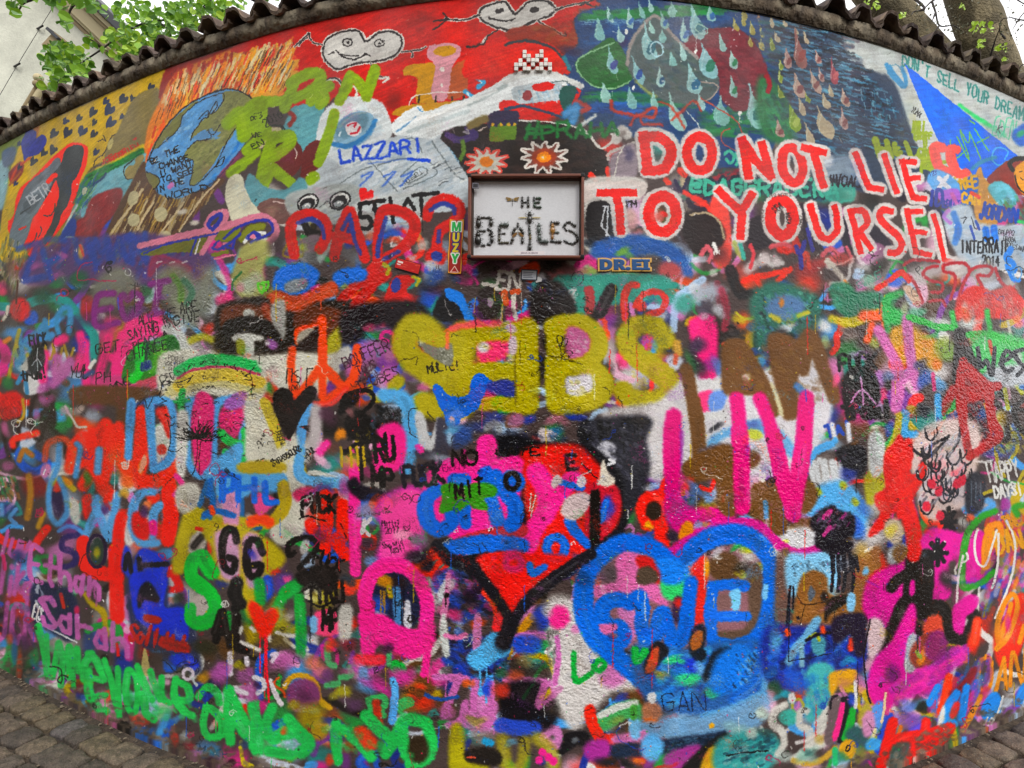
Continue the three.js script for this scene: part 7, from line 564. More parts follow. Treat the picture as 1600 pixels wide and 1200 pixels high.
S(HB, 110, 0.14, [600, 830, 510, 730, 400, 690, 280, 680, 160, 760, 80, 860, 50, 980, 60, 1140, 130, 1280, 260, 1400, 380, 1500, 520, 1620]); S(HB, 110, 0.14, [600, 850, 660, 800, 760, 700, 880, 640, 1020, 630, 1140, 690, 1210, 790, 1220, 920, 1210, 1080, 1170, 1220, 1080, 1330, 960, 1420, 840, 1540, 700, 1640]); A('#1c7ce4', 20, [520, 790, 620, 800, 690, 860, 640, 920, 560, 920, 540, 860]); B('#0c4a94', 60, 800, 120, 60, 0.8); B('#123a6c', 20, 900, 90, 90, 0.7);
for (const [w, p] of [[90, [330, 1060, 250, 1030, 170, 1080, 180, 1180, 280, 1210, 300, 1280, 230, 1340]], [80, [340, 1050, 400, 1010, 420, 1080, 410, 1200, 440, 1320]], [90, [440, 1360, 500, 1240, 540, 1120, 580, 1220, 600, 1340]], [90, [600, 1340, 680, 1240, 700, 1080, 720, 930]], [70, [860, 960, 840, 1100, 850, 1260]], [66, [850, 950, 960, 940, 1060, 950]], [60, [850, 1140, 960, 1140, 1070, 1140]], [70, [850, 1290, 960, 1320, 1080, 1290]]]) S(HB, w, 0.13, p); A('#d870a8', 8, [150, 1200, 240, 1190, 250, 1210, 190, 1250]); A('#7cc4ec', 8, [965, 990, 1020, 980, 1015, 1090, 970, 1080]); A('#7a5a58', 10, [895, 1020, 950, 1010, 960, 1080, 900, 1090]); S('#7cc0ec', 34, 0.2, [1185, 950, 1180, 1020]);
O(900, 900);
A('#2a5a98', 30, [380, 460, 560, 480, 760, 480, 900, 440, 1140, 440, 1180, 560, 1060, 700, 900, 840, 700, 860, 500, 800, 380, 640]); hatch(['#1c74d8', '#2a8ae0', '#1a3ab8', '#3a80c8', '#4aa8d8'], 160, [420, 480, 1140, 450, 1100, 700, 520, 840], 40, -20, 40, 0.6); for (const [x, y, a, b] of [[620, 530, 90, 40], [700, 650, 110, 50], [860, 750, 70, 90]]) B('#3cd078', x, y, a, b, 0.95); A('#17202a', 16, [800, 640, 860, 500, 940, 460, 960, 480, 880, 560, 830, 650]); A('#1a1c22', 14, [430, 580, 460, 480, 510, 420, 570, 470, 520, 540, 460, 610]); A('#b04a2c', 8, [440, 590, 480, 480, 510, 460, 500, 560, 460, 610]); A('#17202a', 14, [720, 420, 740, 340, 790, 320, 800, 400, 760, 520, 720, 480]); A('#a8602c', 8, ell(755, 410, 30, 60, 0.3)); A('#17202a', 10, ell(775, 500, 34, 34)); B('#a88a2c', 530, 620, 60, 40, 0.7); B('#1c2cc0', 720, 570, 50, 70, 0.8); B('#7ab8e0', 770, 590, 50, 60, 0.7); S('#10a03c', 50, 0.15, [370, 470, 380, 540, 430, 480]); A('#1a78e0', 30, [860, 700, 900, 540, 1000, 470, 1080, 520, 1050, 640, 940, 720]); hatch(['#1c2434', '#8ab8e0', '#2a8ae8'], 60, [1000, 480, 1120, 480, 1090, 680, 980, 700], 16, 20, 12, 0.6);
S('#1668d0', 90, 0.3, [1200, 300, 1180, 500, 1130, 680, 1000, 780], { a: 0.8 }); S('#6ab4e4', 44, 0.4, [1210, 400, 1200, 560, 1180, 700], { a: 0.8 }); S('#4a9cd8', 50, 0.3, [1170, 740, 1080, 790, 940, 850, 800, 890]); A('#6f9cc0', 30, [400, 930, 560, 900, 800, 900, 1000, 830, 1180, 760, 1160, 900, 1000, 980, 760, 1000, 440, 1000], { a: 0.9 }); T('GAN', 540, 855, 830, 850, 110, '#141a2c', 7); A('#c08060', 20, ell(470, 860, 50, 50)); B('#d06a30', 450, 910, 70, 20, 0.8); S('#dcdcdc', 30, 0.2, ell(475, 770, 14, 20), { c: 1 }); S('#1a1210', 4, 0.05, [560, 800, 620, 790]);
A('#4aa45c', 16, [150, 880, 280, 810, 380, 800, 390, 900, 300, 880, 180, 960]); S('#d4d8d0', 40, 0.2, [150, 880, 260, 830, 370, 800]); B('#7a9a4c', 260, 920, 80, 40, 0.8); S('#e82c18', 60, 0.12, [85, 840, 110, 950, 160, 1020, 230, 1030]); B('#dc8498', 380, 1030, 110, 40, 0.9); S('#d07ab0', 60, 0.25, [250, 1030, 420, 1000]); S('#7ac0ec', 60, 0.25, [365, 920, 370, 1000]); S('#4aa040', 44, 0.2, [360, 830, 360, 890]); A('#16263c', 18, [420, 1060, 620, 1030, 800, 1010, 930, 990, 940, 1030, 880, 1080, 620, 1100, 440, 1120, 180, 1120, 200, 1080]); hatch(['#0c1824', '#2a4864', '#4a6c88'], 70, [440, 1050, 920, 1000, 880, 1080, 440, 1120], 30, -6, 12, 0.6); A('#a0388c', 20, [560, 1160, 620, 1110, 760, 1080, 760, 1150, 640, 1210]); A('#9a2c88', 20, [80, 1060, 180, 1040, 200, 1100, 140, 1160, 70, 1120]); A('#62b0e8', 20, ell(475, 1080, 55, 70)); A('#181818', 14, [800, 1080, 930, 1000, 940, 1040, 760, 1230, 660, 1230]); A('#d8a81c', 14, [790, 1220, 840, 1090, 880, 1090, 880, 1140, 920, 1120, 900, 1220]); B('#10161c', 200, 1170, 110, 50, 0.8); S('#d06a2c', 30, 0.3, [370, 1160, 420, 1170]); B('#d82c24', 560, 1200, 90, 20, 0.8); S('#d8a01c', 34, 0.1, [848, 944]);
B('#8ab0a8', 1000, 960, 110, 60, 0.7); A('#3a9a98', 26, [900, 1060, 1060, 1000, 1200, 1000, 1260, 1100, 1150, 1220, 900, 1220]); hatch(['#2a8a90', '#4ab0a8', '#1c4a5c', '#8ab8b4', '#16303c'], 110, [920, 1040, 1230, 1000, 1200, 1200, 920, 1200], 30, -10, 20, 0.6); B('#b8c8bc', 1150, 880, 60, 70, 0.95); B('#a8b8b0', 1080, 980, 70, 60, 0.9); B('#2a3434', 1180, 980, 70, 34, 0.7); S('#101418', 10, 0.2, [940, 1130, 1060, 1110, 1200, 1100]);
// ---------------------------------------------------------------- bottom right
O(1200, 680);
A('#6a5048', 20, [70, 760, 130, 760, 130, 1100, 60, 1180, 60, 900]); A('#8ac8ec', 20, [130, 780, 220, 760, 400, 780, 420, 1060, 350, 1080, 360, 880, 220, 880, 190, 980, 140, 980]); hatch(['#1c2430', '#3a5a74', '#a4d4ec'], 40, [130, 800, 400, 790, 400, 880, 140, 900], 16, 20, 14, 0.6); A('#8a5c2c', 12, [190, 1000, 220, 900, 290, 860, 360, 900, 370, 1000, 500, 1010, 560, 900, 530, 800, 600, 740, 680, 720, 700, 820, 620, 900, 600, 1200, 420, 1240, 180, 1240]); hatch(['#9a6c34', '#74491f', '#83552a'], 110, [210, 930, 540, 960, 560, 1200, 200, 1200], 16, 16, 30, 0.4); A('#56606c', 6, [255, 1000, 270, 950, 290, 1000, 260, 1040]); B('#1c1816', 360, 1000, 44, 60, 0.9); A('#17130f', 10, [380, 1040, 500, 1010, 500, 1040, 380, 1120, 360, 1160]); A('#86c0e4', 8, [505, 1000, 540, 1010, 530, 1100, 500, 1090]); B('#6ab0dc', 620, 860, 34, 40, 0.9); for (const x of [400, 440, 475, 530]) S('#14161c', 22, 0.12, [x, 760, x + 4, 900, x - 4, 980]); T('TRUM', 400, 860, 570, 850, 110, '#14141c', 20); A('#15121a', 12, [270, 560, 310, 500, 400, 450, 430, 480, 530, 520, 530, 620, 460, 660, 520, 680, 500, 730, 420, 740, 320, 710, 300, 660, 310, 620]); hatch(['#0c0a10', '#b03084', '#3a3a44', '#5a4a64'], 60, [300, 520, 500, 500, 500, 600, 320, 620], 20, -30, 14, 0.7); S('#c02c80', 30, 0.15, [350, 520, 390, 480]); S('#b02c78', 26, 0.15, [350, 630, 390, 580]);
S('#2a1c12', 6, 0.05, [180, 1000, 215, 1060, 260, 1065, 400, 1040, 500, 1010]); S('#2a1c12', 5, 0.05, [230, 1070, 200, 1190]); S('#2a1c12', 4, 0.05, [415, 1040, 420, 1300]); A('#171018', 4, ell(188, 1150, 10, 9)); S('#0e1018', 16, 0.2, [140, 950, 120, 1160, 120, 1300]); S('#0e1018', 10, 0.2, [160, 950, 155, 1100]); B('#b89a50', 600, 720, 90, 60, 0.6); S('#e8dcc0', 20, 0.2, [610, 730, 650, 710]); A('#b8a890', 14, [740, 560, 800, 540, 840, 620, 800, 680, 750, 640]); B('#d0c040', 770, 600, 50, 60, 0.7); A('#b0b4b8', 12, [760, 740, 800, 700, 860, 700, 800, 790, 760, 800]); A('#7a5424', 12, ell(830, 750, 40, 50)); B('#8a5a34', 690, 760, 60, 90, 0.8); B('#b8301c', 720, 780, 34, 50, 0.7);
const MA = '#cc108c';
A(MA, 16, [620, 960, 680, 880, 760, 840, 860, 800, 1000, 620, 1060, 600, 1200, 640, 1200, 760, 1120, 800, 1130, 1000, 1010, 1040, 900, 1100, 760, 1200, 660, 1180, 610, 1100]); B('#d84a2c', 960, 880, 40, 160, 0.0); A(MA, 14, [1200, 640, 1340, 620, 1400, 760, 1340, 900, 1220, 900, 1190, 760]); B('#a8209c', 1550, 560, 60, 60, 0.9); B('#a02c90', 1470, 440, 44, 70, 0.9);
for (const [w, p] of [[90, [900, 800, 900, 900, 890, 1000, 870, 1080]], [70, [860, 880, 800, 920, 770, 960]], [100, [860, 1060, 800, 1200, 740, 1300]], [90, [990, 760, 990, 900, 980, 1060]], [80, [960, 1120, 1010, 1080, 1080, 1080, 1110, 1120]], [60, [900, 1180, 960, 1240]]]) S(BK, w, 0.14, p); A(BK, 14, [880, 900, 1000, 880, 1000, 1100, 900, 1120, 860, 1060]); A(MA, 8, [895, 930, 910, 920, 910, 990, 890, 1000]); B('#1c241c', 1130, 910, 60, 90, 0.9); S(ST, 80, 0.15, [900, 640, 920, 720, 910, 760]);
for (const [x, y, s] of [[1060, 740, 56]]) for (let i = 0; i < 8; i++) { const a = i / 8 * 6.283; S('#121012', s * 0.55, 0.08, [x, y, x + Math.cos(a) * s, y + Math.sin(a) * s * 1.4]); }
hatch(['#c8347c', '#d88a1c', '#c8c0c0', '#3a5a98', '#a82890', '#c83a24', '#7a8a2c'], 140, [1380, 480, 1600, 500, 1600, 1100, 1320, 1100], -20, 60, 30, 0.7); S('#e08a14', 56, 0.15, [1390, 580, 1370, 700, 1360, 820]); S('#e08a14', 40, 0.15, [1370, 600, 1440, 560, 1450, 640, 1390, 700]); T('DAN', 1440, 740, 1610, 700, 120, '#d89a18', 22); T('THE', 1490, 600, 1600, 560, 90, '#c88a18', 20);
const FG = '#2a9420'; S(FG, 40, 0.2, [1420, 480, 1330, 520, 1250, 620, 1220, 760, 1210, 900, 1230, 960, 1330, 930, 1410, 860]); S(FG, 40, 0.25, [1590, 440, 1540, 460, 1560, 500]); for (const p of [[1310, 590, 1290, 700, 1310, 800, 1360, 820, 1400, 700, 1430, 600], [1440, 620, 1440, 760, 1420, 900, 1400, 960], [1490, 540, 1540, 660, 1540, 800, 1500, 960, 1420, 1150], [1320, 960, 1310, 1100, 1320, 1150], [1220, 760, 1190, 900, 1180, 1060], [1240, 740, 1250, 780, 1220, 800]]) S('#dcd8d4', 15, 0.12, p);
O(1200, 900);
A('#1c2c8c', 30, [0, 340, 120, 340, 400, 340, 600, 340, 600, 500, 520, 620, 200, 700, 0, 620]); hatch(['#1a3cc0', '#1c54c8', '#0e1c5c', '#2a74d0', '#141834'], 160, [0, 360, 580, 360, 540, 580, 0, 640], 30, -14, 46, 0.6); S('#6aa4c8', 50, 0.25, [310, 280, 240, 380, 160, 480, 130, 540]); S('#7aa8bc', 34, 0.3, [210, 440, 210, 560]); A('#4a90a0', 12, [285, 410, 345, 400, 340, 490, 290, 480]); S('#a8b02c', 20, 0.2, [250, 400, 300, 370, 320, 410]); S('#14101a', 20, 0.2, [240, 410, 320, 370, 410, 360]); S('#e0501c', 34, 0.3, [120, 350, 125, 370]); S('#e0481c', 34, 0.3, [340, 335, 345, 350]); S('#e83c20', 40, 0.25, [525, 410, 520, 460]); S('#111528', 7, 0.05, [135, 180, 128, 540, 260, 520, 400, 490], { l: 1 }); S('#111528', 5, 0.05, [415, 300, 410, 480]); A('#20182c', 16, [420, 280, 600, 260, 600, 460, 560, 500, 520, 360, 430, 420]); A('#48a8a8', 20, [260, 600, 330, 560, 400, 600, 390, 740, 340, 860, 260, 900, 250, 740]); hatch(['#2a88b8', '#58c0b8', '#1c64b0'], 50, [180, 600, 390, 580, 360, 860, 120, 800], 10, 40, 28, 0.5); B('#1c54c0', 150, 660, 130, 80, 0.8); B('#2a9ab0', 100, 760, 90, 50, 0.8); B('#1c4a2c', 50, 700, 60, 60, 0.8); B('#6ab4dc', 40, 420, 60, 110, 0.6); S('#a8a83c', 16, 0.3, ell(185, 820, 34, 46), { c: 1 }); A('#44b0a0', 14, ell(130, 890, 50, 40)); B('#2a8ab0', 490, 530, 80, 40, 0.8);
for (const p of [[110, 810, 40, 860, 30, 930, 90, 980, 100, 1060, 60, 1120], [240, 850, 200, 860, 200, 940, 260, 980, 250, 1080, 160, 1150], [310, 930, 350, 880, 380, 840, 370, 920, 320, 980, 300, 1060, 340, 1060]]) S('#d2d0c8', 44, 0.25, p); A('#d8d8d8', 5, ell(150, 770, 20, 30)); S('#c8a03c', 34, 0.3, [160, 1160, 260, 1180, 360, 1140, 420, 1080]); B('#8ab8a8', 240, 1120, 110, 60, 0.8); B('#3a6460', 240, 1110, 50, 40, 0.7); B('#b8a040', 330, 1020, 50, 50, 0.7); B('#b8c8c0', 80, 1130, 90, 60, 0.7);
A('#6a5a5c', 10, [390, 780, 430, 755, 480, 790, 490, 850, 450, 980, 410, 1050, 360, 1040, 380, 900]); A('#f02c88', 6, [460, 800, 480, 800, 460, 920, 430, 1020, 405, 1020, 430, 920]); S('#15131a', 34, 0.12, [470, 780, 500, 780, 490, 900, 450, 1040]); S('#15131a', 16, 0.12, [390, 830, 400, 770, 430, 755]); S('#1aa838', 44, 0.15, [530, 850, 510, 940, 480, 1020]); A('#d8a020', 12, [390, 640, 420, 610, 540, 600, 530, 660, 440, 680, 400, 740]); B('#b8804c', 480, 680, 60, 50, 0.8); S('#d4d4d4', 24, 0.15, [545, 670, 550, 760, 545, 830]); B('#1c44b0', 520, 780, 30, 60, 0.9); A('#2e5a5c', 20, [500, 1000, 560, 960, 620, 1060, 560, 1100]); S('#d8a01c', 56, 0.12, ell(500, 1090, 26, 36, 0.3), { c: 1 }); S('#18120c', 9, 0.1, ell(500, 1085, 12, 22, 0.3), { c: 1 }); B('#2a7a5c', 460, 1150, 60, 60, 0.8); S('#2ab070', 34, 0.2, [420, 1090, 420, 1180]); B('#8a8a3c', 580, 1130, 60, 70, 0.8); B('#c878a8', 590, 680, 50, 90, 0.8); A('#a89a3c', 12, [570, 900, 600, 820, 630, 820, 600, 940]);
A('#d0b8bc', 16, [640, 300, 700, 290, 720, 380, 680, 480, 640, 500]); B('#d8a0bc', 650, 560, 60, 80, 0.8); A(MA, 16, [690, 520, 780, 420, 850, 280, 900, 190, 915, 260, 890, 420, 840, 560, 900, 640, 880, 740, 800, 740, 760, 820, 680, 800, 640, 740, 640, 640]); B('#5a1c5c', 760, 600, 70, 110, 0.7); B(MA, 1000, 620, 160, 160, 0.7); hatch(['#d820a0', '#a81880', '#8a2490', '#c0309c', '#e03a90'], 130, [760, 700, 1250, 420, 1200, 560, 800, 820], 40, -30, 40, 0.6); A('#a8acb0', 10, [860, 580, 880, 400, 920, 380, 910, 520, 900, 600]); A('#c84a34', 14, [980, 320, 1040, 260, 1090, 290, 1080, 380, 1000, 380]); A('#8a3a2c', 12, ell(980, 470, 70, 110, 0.6)); S('#d87a1c', 44, 0.2, [990, 460, 950, 540]); S('#8aa044', 26, 0.2, [930, 480, 950, 510]); A('#7a2064', 14, ell(1050, 440, 60, 90, 0.3), { a: 0.8 }); S('#1a141c', 10, 0.2, [640, 280, 600, 500, 620, 720, 640, 800]);
S(BK, 80, 0.12, [1130, 280, 1160, 380, 1240, 380, 1290, 300, 1280, 240]); A(MA, 10, [1160, 290, 1170, 200, 1260, 130, 1310, 150, 1280, 220, 1230, 260, 1210, 360, 1170, 340]); B('#e0301c', 1290, 440, 50, 90, 0.95); S('#e8401c', 60, 0.2, [1310, 290, 1290, 420]); A('#d82c14', 12, [1420, 420, 1480, 300, 1540, 160, 1600, 130, 1600, 380, 1520, 560, 1450, 560]); for (const p of [[1440, 440, 1440, 280, 1520, 120, 1560, 200, 1500, 380, 1430, 460], [1450, 400, 1500, 260, 1520, 180]]) S('#e08a10', 30, 0.15, p); B('#c0268c', 1500, 300, 30, 80, 0.8); S('#e08a14', 30, 0.15, [1600, 320, 1570, 420]);
T('OAN', 1320, 730, 1620, 690, 190, '#dc8a14', 24, { soft: 0.15, sl: 0.2 }); hatch(['#3a5ac8', '#8a3a9c', '#c82c8c', '#c83024', '#2a7ac8'], 110, [1000, 700, 1400, 480, 1380, 800, 1080, 940], -14, 60, 34, 0.6); S('#e8380c', 50, 0.15, [1130, 640, 1110, 760, 1080, 850]); A('#7a1c24', 12, [1140, 740, 1200, 690, 1290, 580, 1280, 640, 1180, 780]); for (const [w, p] of [[56, [1180, 740, 1110, 860, 1100, 940, 1160, 930]], [44, [1240, 700, 1210, 900]], [44, [1060, 700, 1010, 800]], [60, [1420, 760, 1370, 820, 1370, 880, 1420, 850, 1430, 780]], [60, [1610, 700, 1560, 790]]]) S('#1f84dc', w, 0.15, p); A('#d02c28', 8, [1140, 880, 1170, 800, 1195, 810, 1170, 880]); S('#e0e0dc', 14, 0.1, [1470, 760, 1440, 850, 1410, 900]); for (const x of [1350, 1375, 1395]) S('#dcdcd8', 10, 0.1, [x, 935, x + 25, 890]); A('#d4d0cc', 8, [1065, 940, 1080, 870, 1100, 820, 1095, 900]); B('#b8c0c8', 1480, 800, 60, 40, 0.7); S('#d0801c', 30, 0.2, [1330, 760, 1280, 860, 1220, 970]);
B('#7a4aa8', 850, 900, 160, 90, 0.8); B('#5a7ac8', 870, 820, 80, 50, 0.8); A('#5a90d8', 14, [660, 840, 720, 800, 720, 900, 650, 1000]); A('#c88ab0', 14, [600, 900, 640, 860, 660, 960, 610, 1000]); S('#2044b8', 50, 0.12, [760, 880, 720, 1000, 690, 1100]); S('#c42c7c', 40, 0.2, [740, 740, 740, 860]); S('#e0c8a0', 16, 0.1, [735, 740, 725, 840, 710, 920]); A('#2a90dc', 10, [760, 1030, 790, 960, 830, 970, 830, 1020]); A('#5a44b8', 12, [890, 970, 1000, 920, 990, 990, 900, 1000]); S('#d86a20', 26, 0.2, [830, 950, 815, 1000]); S('#e0d8a0', 22, 0.3, [670, 970, 650, 1030]); A('#44a0e0', 12, [620, 1080, 640, 1030, 700, 1040, 680, 1085]);
for (const [w, p] of [[64, [780, 920, 750, 1040, 700, 1220]], [70, [760, 1040, 860, 1020, 1000, 1000, 1130, 960]], [80, [1130, 960, 1080, 1020, 1010, 1080]], [50, [900, 1080, 860, 1170]], [60, [990, 920, 980, 1000]]]) S('#da1a10', w, 0.14, p); A('#d01c14', 16, [900, 1020, 1150, 940, 1110, 1010, 1000, 1090, 860, 1130]); A('#3a4a48', 14, [790, 1080, 880, 1060, 830, 1180, 760, 1220], { a: 0.8 });
O(0, 0, 1); for (let i = 0; i < 70; i++) scrawl(rr(-250, 1850), rr(400, 1200), rr(4, 9), 7 + Math.floor(rnd() * 8), pick(['#17130f', '#17130f', '#dcdad4', '#1c3c9c', '#a81c48']), rr(0.9, 2.2), 0.15, 0.8);
for (let i = 0; i < 2600; i++) { const x = rr(-250, 1850), y = rr(400, 1220), c = pick(['#17130f', '#dcdad4', '#1c54c0', '#d82858', '#c8b018', '#2aa848', '#c05aa8', '#f04a14']); B(c, x, y, rr(0.8, 2), rr(0.8, 2), 0.8); }
// last coats: small things on top of everything
O(600, 680); A('#dc1c14', 20, [620, 840, 760, 780, 900, 760, 1150, 790, 920, 990, 800, 1120, 730, 1020], { a: 0.85 }); S('#d02860', 44, 0.3, ell(810, 805, 50, 44), { c: 1 }); S('#1262cc', 46, 0.15, [910, 820, 930, 870, 1000, 830]); for (const p of [[330, 690, 420, 790, 540, 835, 640, 940, 740, 1080, 795, 1190, 770, 1290], [1300, 750, 1180, 820, 1060, 900, 900, 1030, 800, 1180]]) S('#17161c', 64, 0.14, p);
O(320, 900); A('#f8280e', 12, [290, 205, 320, 185, 375, 245, 415, 215, 452, 250, 425, 315, 380, 380, 330, 320]); S('#f01c30', 11, 0.1, [378, 370, 382, 520, 392, 640, 400, 790]);
O(600, 440); A('#7c7c6c', 8, [235, 400, 300, 415, 360, 425, 420, 400, 425, 500, 400, 525, 330, 490, 265, 445]); hatch(['#c8c8bc', '#5a5a4c'], 50, [320, 430, 420, 410, 420, 510, 330, 490], 8, 8, 8, 0.7); S('#ff4a6c', 40, 0.5, [420, 300, 560, 275, 720, 270], { a: 0.8 }); S('#ff6a4c', 24, 0.5, [398, 330, 395, 420], { a: 0.8 }); A('#c8b4bc', 10, ell(806, 405, 20, 56)); A('#c8b0b4', 10, ell(795, 300, 30, 20, 0.4)); A('#2a3484', 12, [650, 650, 740, 630, 800, 640, 808, 720, 740, 710, 660, 690]); S('#6c6018', 12, 0.4, [818, 470, 820, 600, 822, 770], { a: 0.8 });
softK = 1; O(1200, 440); A('#44b45e', 40, [1280, 370, 1440, 340, 1620, 400, 1620, 520, 1480, 560, 1330, 540]); A('#b4bac0', 40, [1400, 560, 1620, 540, 1620, 620, 1480, 650, 1400, 620]); B('#c8ccc8', 1540, 480, 60, 60, 0.8); B('#7aa43c', 1130, 420, 80, 110, 0.8); S('#26b040', 34, 0.2, [1250, 340, 1340, 330, 1440, 350, 1510, 390, 1610, 400]); S('#b84428', 24, 0.3, [1385, 380, 1408, 470]);
for (const p of [[1195, 320, 1185, 480, 1175, 620], [1205, 330, 1250, 450, 1300, 560], [1190, 490, 1290, 500]]) S('#1c1714', 46, 0.25, p, { a: 0.92 }); for (const p of [[1310, 420, 1330, 540, 1365, 500, 1400, 590, 1418, 420], [1450, 520, 1520, 470, 1490, 440, 1460, 510, 1490, 570, 1530, 550], [1600, 430, 1540, 450, 1570, 510, 1600, 540, 1560, 590]]) S('#141821', 26, 0.1, p);
for (const p of [[1220, 500, 1200, 640, 1215, 860, 1260, 1100], [1220, 510, 1300, 590, 1380, 660, 1440, 660], [1380, 670, 1400, 860, 1440, 980, 1270, 1090], [1190, 680, 1330, 690]]) S('#a51216', 50, 0.25, p, { a: 0.9 });
O(1200, 680); hatch(['#8a90a4', '#3a3a44', '#d0ccd4', '#e8a0a8', '#b8bcc8'], 90, [930, 80, 1260, -60, 1220, 360, 960, 440], -30, 44, 13, 0.6); for (let i = 0; i < 22; i++) { const x = rr(950, 1250), y = rr(-20, 400), k = rr(0.5, 0.9); S('#17141a', rr(7, 13), 0.15, [x - 40 * k, y - 20 * k, x - 30 * k, y + 40 * k, x + 10 * k, y + 60 * k, x + 44 * k, y + 10 * k, x + 40 * k, y - 30 * k]); } for (const [x, y] of [[1025, 310], [1068, 355], [990, 450], [1080, 510], [1180, 310], [1215, 285]]) A('#c8203c', 5, ell(x, y, 20, 26)); T('HAPPY', 1390, 300, 1580, 260, 110, '#d8d8d4', 10); T('DAYS!', 1420, 400, 1600, 370, 70, '#d8d8d4', 11);
O(0, 650); T('Ethan', 190, 1000, 640, 1160, 170, '#c066aa', 30, { soft: 0.25, up: [0.05, -1] }); O(0, 900); T('Sarah', 260, 290, 820, 530, 180, '#c066aa', 32, { soft: 0.25, up: [0, -1] });
O(0, 400); for (const p of [[710, 240, 610, 260, 600, 440, 740, 420], [600, 350, 690, 330], [870, 250, 830, 240, 800, 280, 770, 250, 750, 290, 790, 400, 860, 330, 880, 270, 850, 250], [940, 180, 1050, 160], [1000, 180, 960, 360], [930, 380, 1010, 360]]) S('#7a2272', 30, 0.25, p, { a: 0.8 });
O(320, 440); T('STRASBOURG', 430, 1160, 610, 1060, 36, '#1d1a18', 7); A('#1a1310', 5, [430, 740, 450, 690, 500, 675, 540, 700, 560, 750, 640, 670, 685, 670, 690, 720, 640, 790, 590, 870, 530, 990, 500, 950, 450, 850]);
O(0, 0, 1);
// splashes, chips and pale plaster showing at the foot of the wall
for (let i = 0; i < 1500; i++) { const x = rr(-300, 1900), q = x - XC, foot = Y0 + 670 * (1 - K * q * q), y = foot - Math.pow(rnd(), 2) * 34; B(pick(['#6a5a4c', '#5a4c40', '#7a6c5c', '#4c4238']), x, y, rr(3, 12), rr(2, 6), rr(0.3, 0.8)); }
for (let i = 0; i < 420; i++) { const x = rr(-300, 1900), y = rr(240, 1240); S(pick(['#dcdad4', '#15120f', '#dcdad4', '#e8e6e0']), rr(0.8, 2.2), 0, [x, y, x + rr(-2, 2), y + rr(0, 3)], { a: rr(0.5, 1), q: 1 }); }
// fine marker scrawls everywhere
for (let i = 0; i < 300; i++) { const dk = rnd() < 0.78; scrawl(rr(-250, 1850), rr(380, 1180), rr(2.5, 7), 4 + Math.floor(rnd() * 7), dk ? '#191614' : pick(['#dcdcd8', '#2a3a9c', '#8a1c2c']), rr(0.7, 1.5), 0, 0.75); }
for (let i = 0; i < 150; i++) { const x = rr(-200, 1800), y = rr(420, 1150); S(pick(['#15120f', '#d82018', '#dcdcd8', '#1c5cc8', '#c8a81c', '#d04a98']), rr(0.8, 2), 0.1, [x, y, x + rr(-1, 1), y + rr(12, 60)], { a: 0.75, q: 1 }); }
for (let i = 0; i < 260; i++) { const x = rr(-300, 1900), y = rr(20, 480); S(pick(['#e0dcd4', '#2a221c', '#a89a84']), rr(0.5, 1.2), 0, [x, y, x + rr(-8, 8), y + rr(-3, 9)], { a: rr(0.25, 0.7), q: 1 }); }
